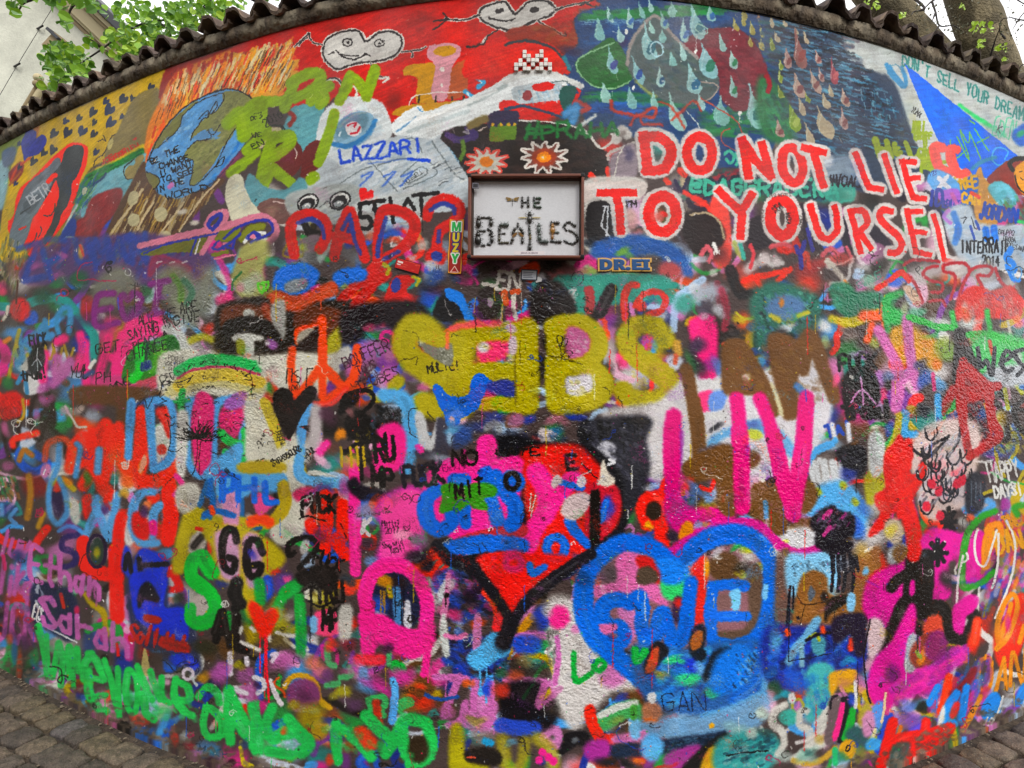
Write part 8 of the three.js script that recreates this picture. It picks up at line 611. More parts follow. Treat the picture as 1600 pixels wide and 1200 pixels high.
// ---------------------------------------------------------------- wall: paint into textures, plaster relief
const paintMats = [];
{
  const src = cx.getImageData(0, 0, CW, CH).data, clampi = (v, m) => v < 0 ? 0 : v > m ? m : v;
  for (let k = 0; k < TILES; k++) {
    const col = new Uint8Array(TW * CH * 4), hgt = new Uint8Array(TW * CH * 4);
    for (let j = 0; j < CH; j++) {
      const sy = CH - 1 - j, Y = j / PPM;
      for (let i = 0; i < TW; i++) {
        const gx = k * TW + i, o = (j * TW + i) * 4;
        // crust: thick where tags pile up between knee and head height, thin on the old murals above
        const mid = (0.4 + 0.6 * sstep(1500, 2700, gx)) * sstep(0.1, 0.6, Y) * (1 - sstep(1.95, 2.4, Y)), patch = vnoise(gx * 0.0041 + 5, j * 0.0041 + 8), amp = 0.12 + (0.2 + 0.8 * sstep(0.3, 0.62, patch)) * mid * 0.88;
        const wx = vnoise(gx * 0.05 + 40, j * 0.05) * 2, n1 = vnoise(gx * 0.13 + wx, j * 0.19 - wx), n2 = vnoise(gx * 0.27 + 31 + wx, j * 0.36 + 7), n3 = vnoise(gx * 0.52, j * 0.52 + 90), n4 = vnoise(gx * 0.013 + 60, j * 0.013 + 33);
        const wr = Math.abs(2 * vnoise(gx * 0.055 + wx * 1.4, j * 0.085 + wx) - 1), crack = (1 - sstep(0, 0.1, wr)) * sstep(0.45, 0.7, vnoise(gx * 0.011 + 11, j * 0.011 + 71)) * amp;
        const pebble = n1 * n1 * (3 - 2 * n1), h = 0.55 + (n4 - 0.5) * 0.12 + amp * ((pebble - 0.5) * 0.3 + (n2 - 0.5) * 0.26) + (n3 - 0.5) * (0.04 + 0.1 * amp) - crack * 0.28;
        hgt[o] = clamp(h * 255, 0, 255); hgt[o + 1] = clamp(255 * (0.74 - 0.56 * amp + (n4 - 0.5) * 0.4 + (n2 - 0.5) * 0.12), 0, 255); hgt[o + 2] = 0; hgt[o + 3] = 255;
        // colour: paint edges break up on the grain, small uneven cover
        const dx = (n2 - 0.5) * 3.2 + (n3 - 0.5) * 2.2, dy = (n1 - 0.5) * 3.2 + (vnoise(gx * 0.46 + 55, j * 0.46) - 0.5) * 2.2;
        const q = (clampi(Math.round(sy + dy), CH - 1) * CW + clampi(Math.round(gx + dx), CW - 1)) * 4;
        const thin = sstep(0.58, 0.8, fbm(gx * 0.02 + 3, j * 0.02 + 50, 3) + (n3 - 0.5) * 0.5 + (n2 - 0.5) * 0.25) * (0.2 + 0.14 * sstep(0.05, 0.4, mid)), qo = (sy * CW + gx) * 4, R = src[q] + (older[qo] - src[q]) * thin, G = src[q + 1] + (older[qo + 1] - src[q + 1]) * thin, Bc = src[q + 2] + (older[qo + 2] - src[q + 2]) * thin;
        const brush = (vnoise(gx * 0.02 + j * 0.012, j * 0.22 - gx * 0.06) - 0.5 + (vnoise(gx * 0.006 + 70, j * 0.006) - 0.5) * 0.8) * 0.15 * (1 - mid);
        const Lm = (0.3 * R + 0.59 * G + 0.11 * Bc) * -0.15;   // undiluted pigment
        const g = 1 + (n3 - 0.5) * 0.12 + (vnoise(gx * 0.9, j * 0.9) - 0.5) * 0.1 + (n4 - 0.5) * 0.16 + brush;
        col[o] = clamp((Lm + R * 1.15) * g, 0, 250); col[o + 1] = clamp((Lm + G * 1.15) * g, 0, 250); col[o + 2] = clamp((Lm + Bc * 1.15) * g, 0, 250); col[o + 3] = 255;
      }
    }
    const tex = (d, s) => { const t = new THREE.DataTexture(d, TW, CH); t.magFilter = THREE.LinearFilter; t.minFilter = THREE.LinearMipmapLinearFilter; t.generateMipmaps = true; if (s) t.colorSpace = THREE.SRGBColorSpace; t.needsUpdate = true; return t; };
    const relief = tex(hgt, false);
    paintMats.push(new THREE.MeshPhysicalMaterial({ map: tex(col, true), bumpMap: relief, bumpScale: 0.0062, roughness: 1, roughnessMap: relief, specularIntensity: 0.65 }));
  }
}
const S1 = S0 + TW * TILES / PPM, THICK = 0.42;
const wall = group('graffiti_wall', 'long bending plaster wall covered in layered graffiti under a clay tile coping', 'wall');
{ // painted face, one strip per paint texture
  const pos = [], uv = [], idx = [], nor = [], g = new THREE.BufferGeometry(), NX = 70, NY = 3, FOOT = -0.06; let start = 0;
  for (let k = 0; k < TILES; k++) {
    const b = pos.length / 3;
    for (let i = 0; i <= NX; i++) { const s = S0 + (k + i / NX) * TW / PPM, f = wallFrame(s); for (let j = 0; j <= NY; j++) { const Y = lerp(FOOT, PAINT_TOP, j / NY); pos.push(f.p.x, Y, f.p.z); nor.push(f.n.x, 0, f.n.z); uv.push(i / NX, Y * PPM / CH); } }
    for (let i = 0; i < NX; i++) for (let j = 0; j < NY; j++) { const a = b + i * (NY + 1) + j, c = a + NY + 1; idx.push(a, c, a + 1, c, c + 1, a + 1); }
    g.addGroup(start, idx.length - start, k); start = idx.length;
  }
  g.setAttribute('position', new THREE.Float32BufferAttribute(pos, 3)); g.setAttribute('normal', new THREE.Float32BufferAttribute(nor, 3)); g.setAttribute('uv', new THREE.Float32BufferAttribute(uv, 2)); g.setIndex(idx);
  mesh('painted_face', g, paintMats, wall);
}
// sweep a closed outline (n outward, y) along the wall
function sweep(outline, s0, s1, step, rough = 0) {
  const n = outline.length, pos = [], uv = [], idx = [], N = Math.ceil((s1 - s0) / step);
  for (let i = 0; i <= N; i++) { const s = lerp(s0, s1, i / N), f = wallFrame(s); let run = 0; for (let j = 0; j <= n; j++) { const [o, y] = outline[j % n], r = rough ? (fbm(s * 9 + j * 3.1, (j % n) * 7.7, 3) - 0.5) * rough : 0; if (j) run += Math.hypot(outline[j % n][0] - outline[j - 1][0], outline[j % n][1] - outline[j - 1][1]); pos.push(f.p.x + f.n.x * (o + r), y + r * 0.7, f.p.z + f.n.z * (o + r)); uv.push(s, run); } }
  for (let i = 0; i < N; i++) for (let j = 0; j < n; j++) { const a = i * (n + 1) + j, b = a + n + 1; idx.push(a, b, a + 1, b, b + 1, a + 1); }
  const g = new THREE.BufferGeometry(); g.setAttribute('position', new THREE.Float32BufferAttribute(pos, 3)); g.setAttribute('uv', new THREE.Float32BufferAttribute(uv, 2)); g.setIndex(idx); g.computeVertexNormals(); return g;
}
const mortarTex = dataTex(512, 512, (i, j) => { const n = fbm(i / 32, j / 32, 5), m = fbm(i / 8 + 40, j / 64, 3), st = sstep(0.55, 0.75, fbm(i / 90 + 9, j / 90, 3)); const v = 0.72 + n * 0.5 + (m - 0.5) * 0.24; return [clamp(118 * v - st * 44, 0, 255), clamp(108 * v - st * 46, 0, 255), clamp(90 * v - st * 42, 0, 255)]; });
const mortarBump = dataTex(512, 512, (i, j) => clamp(fbm(i / 14, j / 14, 5) * 255, 0, 255), false);
for (const t of [mortarTex, mortarBump]) t.repeat.set(1.6, 1.6);
const mortar = new THREE.MeshStandardMaterial({ map: mortarTex, bumpMap: mortarBump, bumpScale: 0.012, roughness: 0.95 });
mesh('wall_core', sweep([[-0.006, -0.08], [-0.006, PAINT_TOP - 0.004], [-THICK, PAINT_TOP - 0.004], [-THICK, -0.08]], S0, S1, 0.15), mortar, wall);
mesh('mortar_band', sweep([[0.004, PAINT_TOP - 0.01], [0.016, PAINT_TOP + 0.002], [0.024, PAINT_TOP + 0.014], [0.026, PAINT_TOP + 0.046], [-THICK - 0.03, PAINT_TOP + 0.14], [-THICK - 0.03, PAINT_TOP]], S0, S1, 0.03, 0.008), mortar, wall);
{ // clay pantiles laid down the slope, each with one roll and one pan
  const PITCH = 0.152, LEN = 0.56, TH = 0.014, tileTex = dataTex(256, 256, (i, j) => { const n = fbm(i / 24, j / 24, 5), l = sstep(0.56, 0.7, fbm(i / 40 + 7, j / 40, 4)); return [clamp(62 + n * 66 + l * 34, 0, 255), clamp(52 + n * 56 + l * 36, 0, 255), clamp(48 + n * 50 + l * 28, 0, 255)]; });
  tileTex.repeat.set(3, 3);
  const tileMats = ['#dcd4d0', '#b4a8a2', '#e4d8c6', '#a89c98', '#b8b49c'].map((c) => new THREE.MeshStandardMaterial({ map: tileTex, color: c, roughness: 0.9, bumpMap: mortarBump, bumpScale: 0.004 }));
  const variants = [0, 1, 2, 3].map((v) => {
    const N = 14, sec = []; for (let i = 0; i <= N; i++) { const t = i / N, x = (t - 0.5) * PITCH * 1.16, y = 0.029 * Math.tanh(1.5 * Math.cos((t - 0.3) * 6.5)) / 0.905 + (fbm(t * 3 + v * 9, v * 3.3) - 0.5) * 0.007; sec.push([x, y]); }
    const pos = [], idx = [], uv = [], rows = 4; // top and under side
    for (const side of [1, -1]) for (let r = 0; r <= rows; r++) for (let i = 0; i <= N; i++) { const z = -LEN * r / rows + 0.004 * Math.sin(i * 2.1 + v); pos.push(sec[i][0] * (1 - 0.06 * r / rows), sec[i][1] + side * TH / 2, z); uv.push(sec[i][0] + v * 0.3, z + (side > 0 ? 0 : 0.4)); }
    const W = N + 1, half = W * (rows + 1), quad = (a, b, c, d) => idx.push(a, b, c, c, b, d);
    for (let r = 0; r < rows; r++) for (let i = 0; i < N; i++) { const a = r * W + i; quad(a, a + 1, a + W, a + W + 1); quad(half + a + 1, half + a, half + a + W + 1, half + a + W); }
    for (let i = 0; i < N; i++) { quad(half + i, half + i + 1, i, i + 1); const e = rows * W + i; quad(e, e + 1, half + e, half + e + 1); }
    for (let r = 0; r < rows; r++) { const a = r * W, b = a + N; quad(half + a, a, half + a + W, a + W); quad(b, half + b, b + W, half + b + W); }
    const g = new THREE.BufferGeometry(); g.setAttribute('position', new THREE.Float32BufferAttribute(pos, 3)); g.setAttribute('uv', new THREE.Float32BufferAttribute(uv, 2)); g.setIndex(idx); const q = g.toNonIndexed(); q.computeVertexNormals(); return q;
  });
  const count = Math.floor((S1 - S0) / PITCH);
  for (let i = 0; i < count; i++) {
    const s = S0 + (i + 0.5) * PITCH, f = wallFrame(s), m = mesh('roof_tile', variants[Math.floor(rnd() * 4)], tileMats[Math.floor(rnd() * 5)], wall), out = 0.042 + rr(-0.01, 0.01);
    m.position.set(f.p.x + f.n.x * out, PAINT_TOP + 0.072 + rr(-0.006, 0.006), f.p.z + f.n.z * out);
    m.rotation.set(0.2 + rr(-0.03, 0.03), Math.atan2(f.n.x, f.n.z) + rr(-0.03, 0.03), rr(-0.05, 0.05), 'YXZ');
  }
}
// ---------------------------------------------------------------- mosaic of small white tiles (plain lattice)
{
  const g = group('tile_mosaic', 'lattice of small white square tiles stuck on the red painted dome', 'mosaic'), f = onWall(833, 96), u = 0.0163;
  g.position.copy(f.p); g.rotation.y = Math.atan2(f.n.x, f.n.z);
  const tg = new RoundedBoxGeometry(u * 0.9, u * 0.9, 0.008, 1, 0.0015), ms = ['#d9d7cf', '#cfcdc6', '#e0ded6'].map((c) => new THREE.MeshStandardMaterial({ color: c, roughness: 0.35 }));
  ['..x...x..', '..xx.xx..', '.x.xxx.x.', 'xxx.x.xxx', 'x.xx.xx.x'].forEach((row, j) => [...row].forEach((c, i) => { if (c !== 'x') return; const m = mesh('mosaic_tile', tg, pick(ms), g); m.position.set((i - 4) * u + rr(-0.0008, 0.0008), (2 - j) * u + rr(-0.0008, 0.0008), 0.006); m.rotation.z = rr(-0.05, 0.05); }));
}
// ---------------------------------------------------------------- flat stickers
function sticker(name, label, px, py, w, h, rot, cw, ch, draw, shape) {
  const c = document.createElement('canvas'); c.width = cw; c.height = ch; const k = c.getContext('2d'); k.lineJoin = k.lineCap = 'round'; draw(k, cw, ch);
  const t = new THREE.CanvasTexture(c); t.colorSpace = THREE.SRGBColorSpace; t.magFilter = THREE.LinearFilter;
  const s = new THREE.Shape((shape ?? [[0, 0], [1, 0], [1, 1], [0, 1]]).map(([a, b]) => new THREE.Vector2((a - 0.5) * w, (b - 0.5) * h))), geo = new THREE.ExtrudeGeometry(s, { depth: 0.0016, bevelEnabled: false });
  const p = geo.attributes.position, uv = geo.attributes.uv; for (let i = 0; i < p.count; i++) uv.setXY(i, p.getX(i) / w + 0.5, p.getY(i) / h + 0.5);
  const m = mesh(name, geo, new THREE.MeshPhysicalMaterial({ map: t, roughness: 0.35, clearcoat: 0.2 }), scene), f = onWall(px, py);
  m.position.copy(f.p).addScaledVector(f.n, 0.004); m.rotation.set(0, Math.atan2(f.n.x, f.n.z), rot, 'YXZ'); m.userData = { label, category: 'sticker' }; return m;
}
const MPP = D / F;
const lumpy = (nx, ny, a, sd) => { const p = []; const per = [[0, 0, 1, 0, nx], [1, 0, 1, 1, ny], [1, 1, 0, 1, nx], [0, 1, 0, 0, ny]]; for (const [x0, y0, x1, y1, n] of per) for (let i = 0; i < n; i++) { const t = i / n, r = a * (vnoise(p.length * 0.9 + sd, sd) - 0.3), x = lerp(x0, x1, t), y = lerp(y0, y1, t); p.push([x + (0.5 - x) * 2 * r, y + (0.5 - y) * 2 * r * 0.4]); } return p; };
sticker('letter_sticker', 'tall narrow sticker with green and yellow letters reading MUZY beside the framed box', 712.5, 386, 23 * MPP, 87 * MPP, -0.05, 128, 480, (k, w, h) => {
  k.fillStyle = '#e8a020'; k.fillRect(0, 0, w, h); k.fillStyle = '#9c1c14'; k.beginPath(); k.roundRect(10, 10, w - 20, h - 20, 26); k.fill(); k.textAlign = 'center'; k.textBaseline = 'middle'; k.font = 'bold 104px sans-serif';
  [['M', '#18a848', 0], ['U', '#d8c020', 0], ['Z', '#d8c020', 0], ['Y', '#18a848', 0]].forEach(([c, f], i) => { const y = 66 + i * 92; k.lineWidth = 26; k.strokeStyle = i === 1 || i === 2 ? '#20206c' : '#e4e4d8'; k.strokeText(c, w / 2, y); k.fillStyle = f; k.fillText(c, w / 2, y); k.lineWidth = 6; k.strokeStyle = f; k.strokeText(c, w / 2, y); });
  k.fillStyle = '#a01818'; k.strokeStyle = '#e8c0b0'; k.lineWidth = 7; k.beginPath(); k.moveTo(w / 2, 410); k.lineTo(100, 462); k.lineTo(28, 462); k.closePath(); k.fill(); k.stroke();
}, lumpy(2, 10, 0.12, 3.3));
{
  const font = await new FontLoader().loadAsync('fonts/droid/droid_sans_bold.typeface.json'), g = group('letter_sticker', 'cut out sticker of yellow edged blue letters reading DR.EI, beside the framed box', 'sticker'), f = onWall(976, 414);
  g.position.copy(f.p).addScaledVector(f.n, 0.004); g.rotation.set(0, Math.atan2(f.n.x, f.n.z), 0.02, 'YXZ');
  for (const [name, c, bev, z] of [['yellow_edge', '#d0a04c', 0.0068, 0], ['blue_letters', '#10487c', 0.0022, 0.0016]]) { const geo = new TextGeometry('DR.EI', { font, size: 0.036, depth: 0.001, curveSegments: 4, bevelEnabled: true, bevelSize: bev, bevelThickness: 0.0004, bevelSegments: 1 }); geo.computeBoundingBox(); const b = geo.boundingBox, w = b.max.x - b.min.x; geo.translate(-(b.min.x + b.max.x) / 2, -(b.min.y + b.max.y) / 2, z); geo.scale(86 * MPP / (w + (bev < 0.005 ? 0.0092 : 0)), 1.05, 1); mesh(name, geo, new THREE.MeshPhysicalMaterial({ color: c, roughness: 0.4, clearcoat: 0.2 }), g); }
}
sticker('paper_sticker', 'red rectangular sticker tilted below the red outlined letters', 638, 416, 44 * MPP, 17 * MPP, -0.3, 200, 80, (k, w, h) => { k.fillStyle = '#c01c18'; k.fillRect(0, 0, w, h); k.fillStyle = '#d84838'; for (let i = 0; i < 9; i++) k.fillRect(rr(0, 160), rr(0, 70), rr(14, 50), 5); k.fillStyle = '#e8d8d0'; k.fillRect(14, 20, 44, 14); k.fillRect(14, 42, 30, 8); k.strokeStyle = '#3a0c0c'; k.lineWidth = 4; k.strokeRect(2, 2, w - 4, h - 4); });
sticker('paper_sticker', 'small pale paper label with dark border under the framed box', 827, 430, 26 * MPP, 17 * MPP, -0.05, 140, 96, (k, w, h) => { k.fillStyle = '#b8bcc4'; k.fillRect(0, 0, w, h); k.strokeStyle = '#1c2030'; k.lineWidth = 9; k.strokeRect(5, 5, w - 10, h - 10); k.fillStyle = '#3a4050'; for (let y = 24; y < 80; y += 15) k.fillRect(20, y, rr(60, 96), 5); });
sticker('paper_sticker', 'torn blank white paper scrap beside the small bordered label', 842, 437, 10 * MPP, 9 * MPP, 0.1, 32, 32, (k) => { k.fillStyle = '#c8c8c8'; k.fillRect(0, 0, 32, 32); }, [[0, 0], [0.9, 0.1], [1, 0.6], [0.5, 1], [0.1, 0.8]]);
// ---------------------------------------------------------------- framed insect box
{
  const DEP = 0.062, k = (D - DEP) / F;                                   // metres per photo pixel on the box's front
  const f = onWall(822, 337), box = group('insect_display_box', 'brown framed glass box with insects pinned to spell words on white card', 'display box');
  const cxp = 821.5, cyp = 337, toX = (px) => (px - cxp) * k, toY = (py) => (cyp - py) * k, W = 182 * k, H = 132 * k, R = 0.0108;
  box.position.set((cxp - XC) * k, CAMH - (cyp - Y0) * k, -(D - DEP)); box.rotation.y = Math.atan2(f.n.x, f.n.z) * 0.6; box.rotation.z = -0.006;
  const woodTex = dataTex(256, 256, (i, j) => { const g = fbm(i / 60, j / 4, 4), q = fbm(i / 8 + 9, j / 8, 3); return [clamp(92 + g * 56 - q * 30, 0, 255), clamp(42 + g * 32 - q * 18, 0, 255), clamp(20 + g * 18 - q * 8, 0, 255)]; });
  const wood = new THREE.MeshPhysicalMaterial({ map: woodTex, roughness: 0.5, clearcoat: 0.2, clearcoatRoughness: 0.4 });
  const side = new THREE.MeshStandardMaterial({ color: '#3a2820', roughness: 0.7 }), corner = new THREE.MeshStandardMaterial({ color: '#171313', roughness: 0.4, metalness: 0.3 });
  const bar = (name, w, h, d, x, y, z, m, r = 0.003) => { const o = mesh(name, new RoundedBoxGeometry(w, h, d, 2, r), m, box); o.position.set(x, y, z); return o; };
  bar('frame_rail', W, R, 0.022, 0, H / 2 - R / 2, -0.011, wood); bar('frame_rail', W, R, 0.022, 0, -H / 2 + R / 2, -0.011, wood);
  bar('frame_stile', R, H - 2 * R, 0.022, -W / 2 + R / 2, 0, -0.011, wood); bar('frame_stile', R, H - 2 * R, 0.022, W / 2 - R / 2, 0, -0.011, wood);
  const iw = W - 0.008, ih = H - 0.008, sd = DEP - 0.024;
  bar('box_side', iw, 0.012, sd, 0, ih / 2 - 0.006, -0.0225 - sd / 2, side); bar('box_side', iw, 0.012, sd, 0, -ih / 2 + 0.006, -0.0225 - sd / 2, side); bar('box_side', 0.012, ih - 0.024, sd, -iw / 2 + 0.006, 0, -0.0225 - sd / 2, side); bar('box_side', 0.012, ih - 0.024, sd, iw / 2 - 0.006, 0, -0.0225 - sd / 2, side);
  for (const [x, y] of [[-1, 1], [1, 1], [-1, -1], [1, -1]]) bar('corner_cap', 0.016, 0.016, 0.026, x * (W / 2 - 0.0055), y * (H / 2 - 0.0055), -0.0115, corner, 0.004);
  const cardTex = dataTex(256, 256, (i, j) => { const n = fbm(i / 3, j / 3, 3), m = fbm(i / 50, j / 50, 3), v = 214 + (n - 0.5) * 16 + (m - 0.5) * 8; return [v - 2, v - 1, v + 2]; });
  bar('backing_card', iw - 0.026, ih - 0.026, 0.006, 0, 0, -0.034, new THREE.MeshStandardMaterial({ map: cardTex, roughness: 0.85 }), 0.001);
  const pane = mesh('glass_pane', new THREE.PlaneGeometry(W - 2 * R + 0.002, H - 2 * R + 0.002), new THREE.MeshPhysicalMaterial({ color: '#ffffff', transmission: 1, thickness: 0, roughness: 0.03, ior: 1.45 }), box); pane.position.z = -0.012;
  // insects: x y length angle(deg) kind; sheet coordinates 6.667 per photo pixel from (700,250)
  const mats = { b: ['#16130f', '#1f1b14', '#0f1410', '#241a12'], g: ['#10301c', '#1a3a24', '#16281c'], y: ['#5a4a14', '#3a3416'], s: ['#4a5450', '#3f4844'], o: ['#8a5a1c', '#9a6a24'] }, mcache = {};
  const mat = (kind) => { const c = pick(mats[kind]); return (mcache[c] ??= new THREE.MeshPhysicalMaterial({ color: c, roughness: 0.35, clearcoat: 0.5, clearcoatRoughness: 0.2 })); };
  const bodyGeo = [0, 1, 2].map((v) => {
    const parts = [], sp = (rx, ry, rz, x, y, z) => { const g = new THREE.SphereGeometry(1, 8, 6); g.scale(rx, ry, rz); g.translate(x, y, z); parts.push(g); };
    sp(0.33, 0.22 - v * 0.02, 0.15, 0.12, 0, 0.1); sp(0.16, 0.17, 0.12, -0.26, 0, 0.1); sp(0.09, 0.1, 0.08, -0.43, 0, 0.09);
    for (const [x, dx] of [[-0.25, -0.14], [-0.02, 0.02], [0.2, 0.16]]) for (const s of [-1, 1]) { const c = new THREE.TubeGeometry(new THREE.CatmullRomCurve3([new THREE.Vector3(x, s * 0.12, 0.06), new THREE.Vector3(x + dx * 0.5, s * 0.27, 0.08), new THREE.Vector3(x + dx, s * 0.34, 0.01)]), 4, 0.018, 3); parts.push(c); }
    for (const s of [-1, 1]) parts.push(new THREE.TubeGeometry(new THREE.CatmullRomCurve3([new THREE.Vector3(-0.48, s * 0.04, 0.1), new THREE.Vector3(-0.58, s * 0.12, 0.1), new THREE.Vector3(-0.62, s * 0.2, 0.09)]), 4, 0.012, 3));
    return mergeGeometries(parts.map((g) => g.toNonIndexed()));
  });
  const zc = -0.0305, at = (x, y) => [toX(700 + x / 6.667), toY(250 + y / 6.667)];
  const put = (name, geo, m, x, y, len, deg) => { const o = mesh(name, geo, m, box), [X, Y] = at(x, y), L = len / 6.667 * k; o.position.set(X, Y, zc); o.rotation.z = deg * Math.PI / 180; o.scale.setScalar(L); return o; };
  const V = -90, list = [[305, 625, 125, V, 'b'], [300, 800, 150, V, 'b'], [352, 572, 52, 0, 'b'], [402, 574, 52, 8, 'b'], [436, 622, 96, V, 'b'], [418, 702, 62, 150, 'b'], [358, 713, 54, 0, 'b'], [312, 713, 44, 0, 'b'], [436, 738, 58, 40, 'b'], [446, 800, 98, V, 'b'], [412, 856, 50, 160, 'b'], [356, 868, 52, 5, 'b'],
    [580, 652, 104, 0, 's'], [526, 688, 64, V, 'b'], [526, 738, 60, V, 'b'], [525, 796, 66, V, 'y'], [572, 741, 46, 0, 'b'], [548, 840, 60, 5, 'y'], [602, 838, 60, -5, 'y'],
    [721, 655, 56, V, 'b'], [682, 712, 84, 60, 'b'], [760, 712, 84, 120, 'b'], [660, 818, 70, 65, 'b'], [770, 818, 76, V, 'b'],
    [845, 582, 128, V, 'b'], [842, 684, 56, V, 'b'], [846, 730, 62, V, 'g'], [852, 782, 62, V, 'y'], [850, 824, 50, V, 'b'], [848, 884, 92, V, 'b'],
    [944, 690, 104, V, 's'], [950, 780, 100, V, 's'], [1002, 830, 100, 0, 's'],
    [1076, 642, 62, V, 'b'], [1130, 630, 74, 0, 'b'], [1088, 698, 110, V, 'o'], [1086, 772, 80, V, 'o'], [1136, 731, 54, 0, 's'], [1088, 826, 54, 0, 'b'], [1152, 830, 74, 0, 'b'],
    [1214, 655, 56, 50, 'b'], [1256, 624, 56, 5, 'b'], [1310, 652, 66, -35, 'b'], [1228, 700, 50, -50, 'b'], [1280, 716, 52, -25, 'b'], [1326, 746, 60, -45, 'b'], [1350, 800, 72, V, 'b'], [1318, 842, 60, 35, 'b'], [1272, 846, 44, 0, 'b'], [1230, 828, 54, -30, 'b'],
    [765, 380, 56, V, 'b'], [766, 440, 64, V, 'b'], [796, 412, 44, 0, 'b'], [828, 380, 56, V, 'b'], [830, 440, 64, V, 'b'], [890, 382, 56, V, 'b'], [896, 440, 64, V, 'g'], [940, 370, 64, 0, 'g'], [932, 412, 54, 0, 'g'], [942, 465, 64, 0, 'g']];
  for (const [x, y, l, a, c] of list) put('beetle', bodyGeo[Math.floor(rnd() * 3)], mat(c), x, y, l * 1.08, a);
  const wing = (pts) => { const g = new THREE.ExtrudeGeometry(new THREE.Shape(pts.map(([a, b]) => new THREE.Vector2(a, b))), { depth: 0.02, bevelEnabled: false, curveSegments: 3 }); g.translate(0, 0, 0.06); return g; };
  const wm = new THREE.MeshPhysicalMaterial({ color: '#8a6a28', roughness: 0.4 }), pale = new THREE.MeshStandardMaterial({ color: '#b8a878', roughness: 0.5 }), white = new THREE.MeshStandardMaterial({ color: '#dcdad4', roughness: 0.6 });
  const w4 = [1, -1].flatMap((s) => [wing([[0, 0], [s * 0.3, 0.16], [s * 0.62, 0.2], [s * 0.66, 0.1], [s * 0.3, -0.02]]), wing([[0, -0.06], [s * 0.3, -0.02], [s * 0.58, -0.06], [s * 0.5, -0.16], [s * 0.2, -0.14]])]);
  const dfly = put('dragonfly', mergeGeometries(w4.map((g) => g.index ? g.toNonIndexed() : g)), wm, 662, 380, 110, 0); { const b = new THREE.CapsuleGeometry(0.022, 0.7, 3, 6); b.translate(0, -0.3, 0.08); mesh('abdomen', b, mat('b'), dfly); }
  put('insect_wing', mergeGeometries([1, -1].map((s) => wing([[s * 0.1, 0], [s * 0.5, 0.06], [s * 0.95, 0.02], [s * 0.9, -0.05], [s * 0.3, -0.05]]))), pale, 843, 575, 125, 0);
  const moth = put('moth', mergeGeometries([1, -1].map((s) => wing([[0, 0.1], [s * 0.3, 0.06], [s * 0.52, -0.2], [s * 0.44, -0.34], [s * 0.14, -0.12]]))), new THREE.MeshStandardMaterial({ color: '#7a5420', roughness: 0.8 }), 722, 745, 120, 0); mesh('wing_patch', mergeGeometries([1, -1].map((s) => wing([[s * 0.02, 0.3], [s * 0.24, 0.36], [s * 0.28, 0.12], [s * 0.06, 0.14]]))), white, moth);
  const label = (name, lab, x0, y0, x1, y1, cw, ch, draw) => { const c = document.createElement('canvas'); c.width = cw; c.height = ch; const q = c.getContext('2d'); draw(q, cw, ch); const t = new THREE.CanvasTexture(c); t.colorSpace = THREE.SRGBColorSpace; t.magFilter = THREE.LinearFilter; const w = (x1 - x0) / 6.667 * k, h = (y1 - y0) / 6.667 * k, g = new THREE.BoxGeometry(w, h, 0.001), m = mesh(name, g, new THREE.MeshStandardMaterial({ map: t, roughness: 0.5 }), scene), [X, Y] = at((x0 + x1) / 2, (y0 + y1) / 2); box.updateMatrixWorld(true); const p = new THREE.Vector3(X, Y, 0.0016).applyMatrix4(box.matrixWorld); m.position.copy(p); m.rotation.copy(box.rotation); m.userData = { label: lab, category: 'sticker' }; return m; };
  label('paper_sticker', 'narrow white strip reading JESUS IS BACK on the lower rail of the box', 692, 950, 1008, 988, 320, 40, (q, w, h) => { q.fillStyle = '#d8d0d0'; q.fillRect(0, 0, w, h); q.fillStyle = '#3a1c44'; q.font = 'bold 27px sans-serif'; q.textAlign = 'center'; q.textBaseline = 'middle'; q.fillText('JESUS IS BACK', w / 2, h / 2 + 1, w - 36); });
  const tag = label('paper_sticker', 'small dark square sticker in the upper corner of the glass', 242, 222, 314, 284, 40, 34, (q) => { q.fillStyle = '#1c1a20'; q.fillRect(0, 0, 40, 34); q.strokeStyle = '#8a8894'; q.lineWidth = 3; q.strokeRect(4, 4, 32, 26); }); tag.position.z -= 0.0125;
}
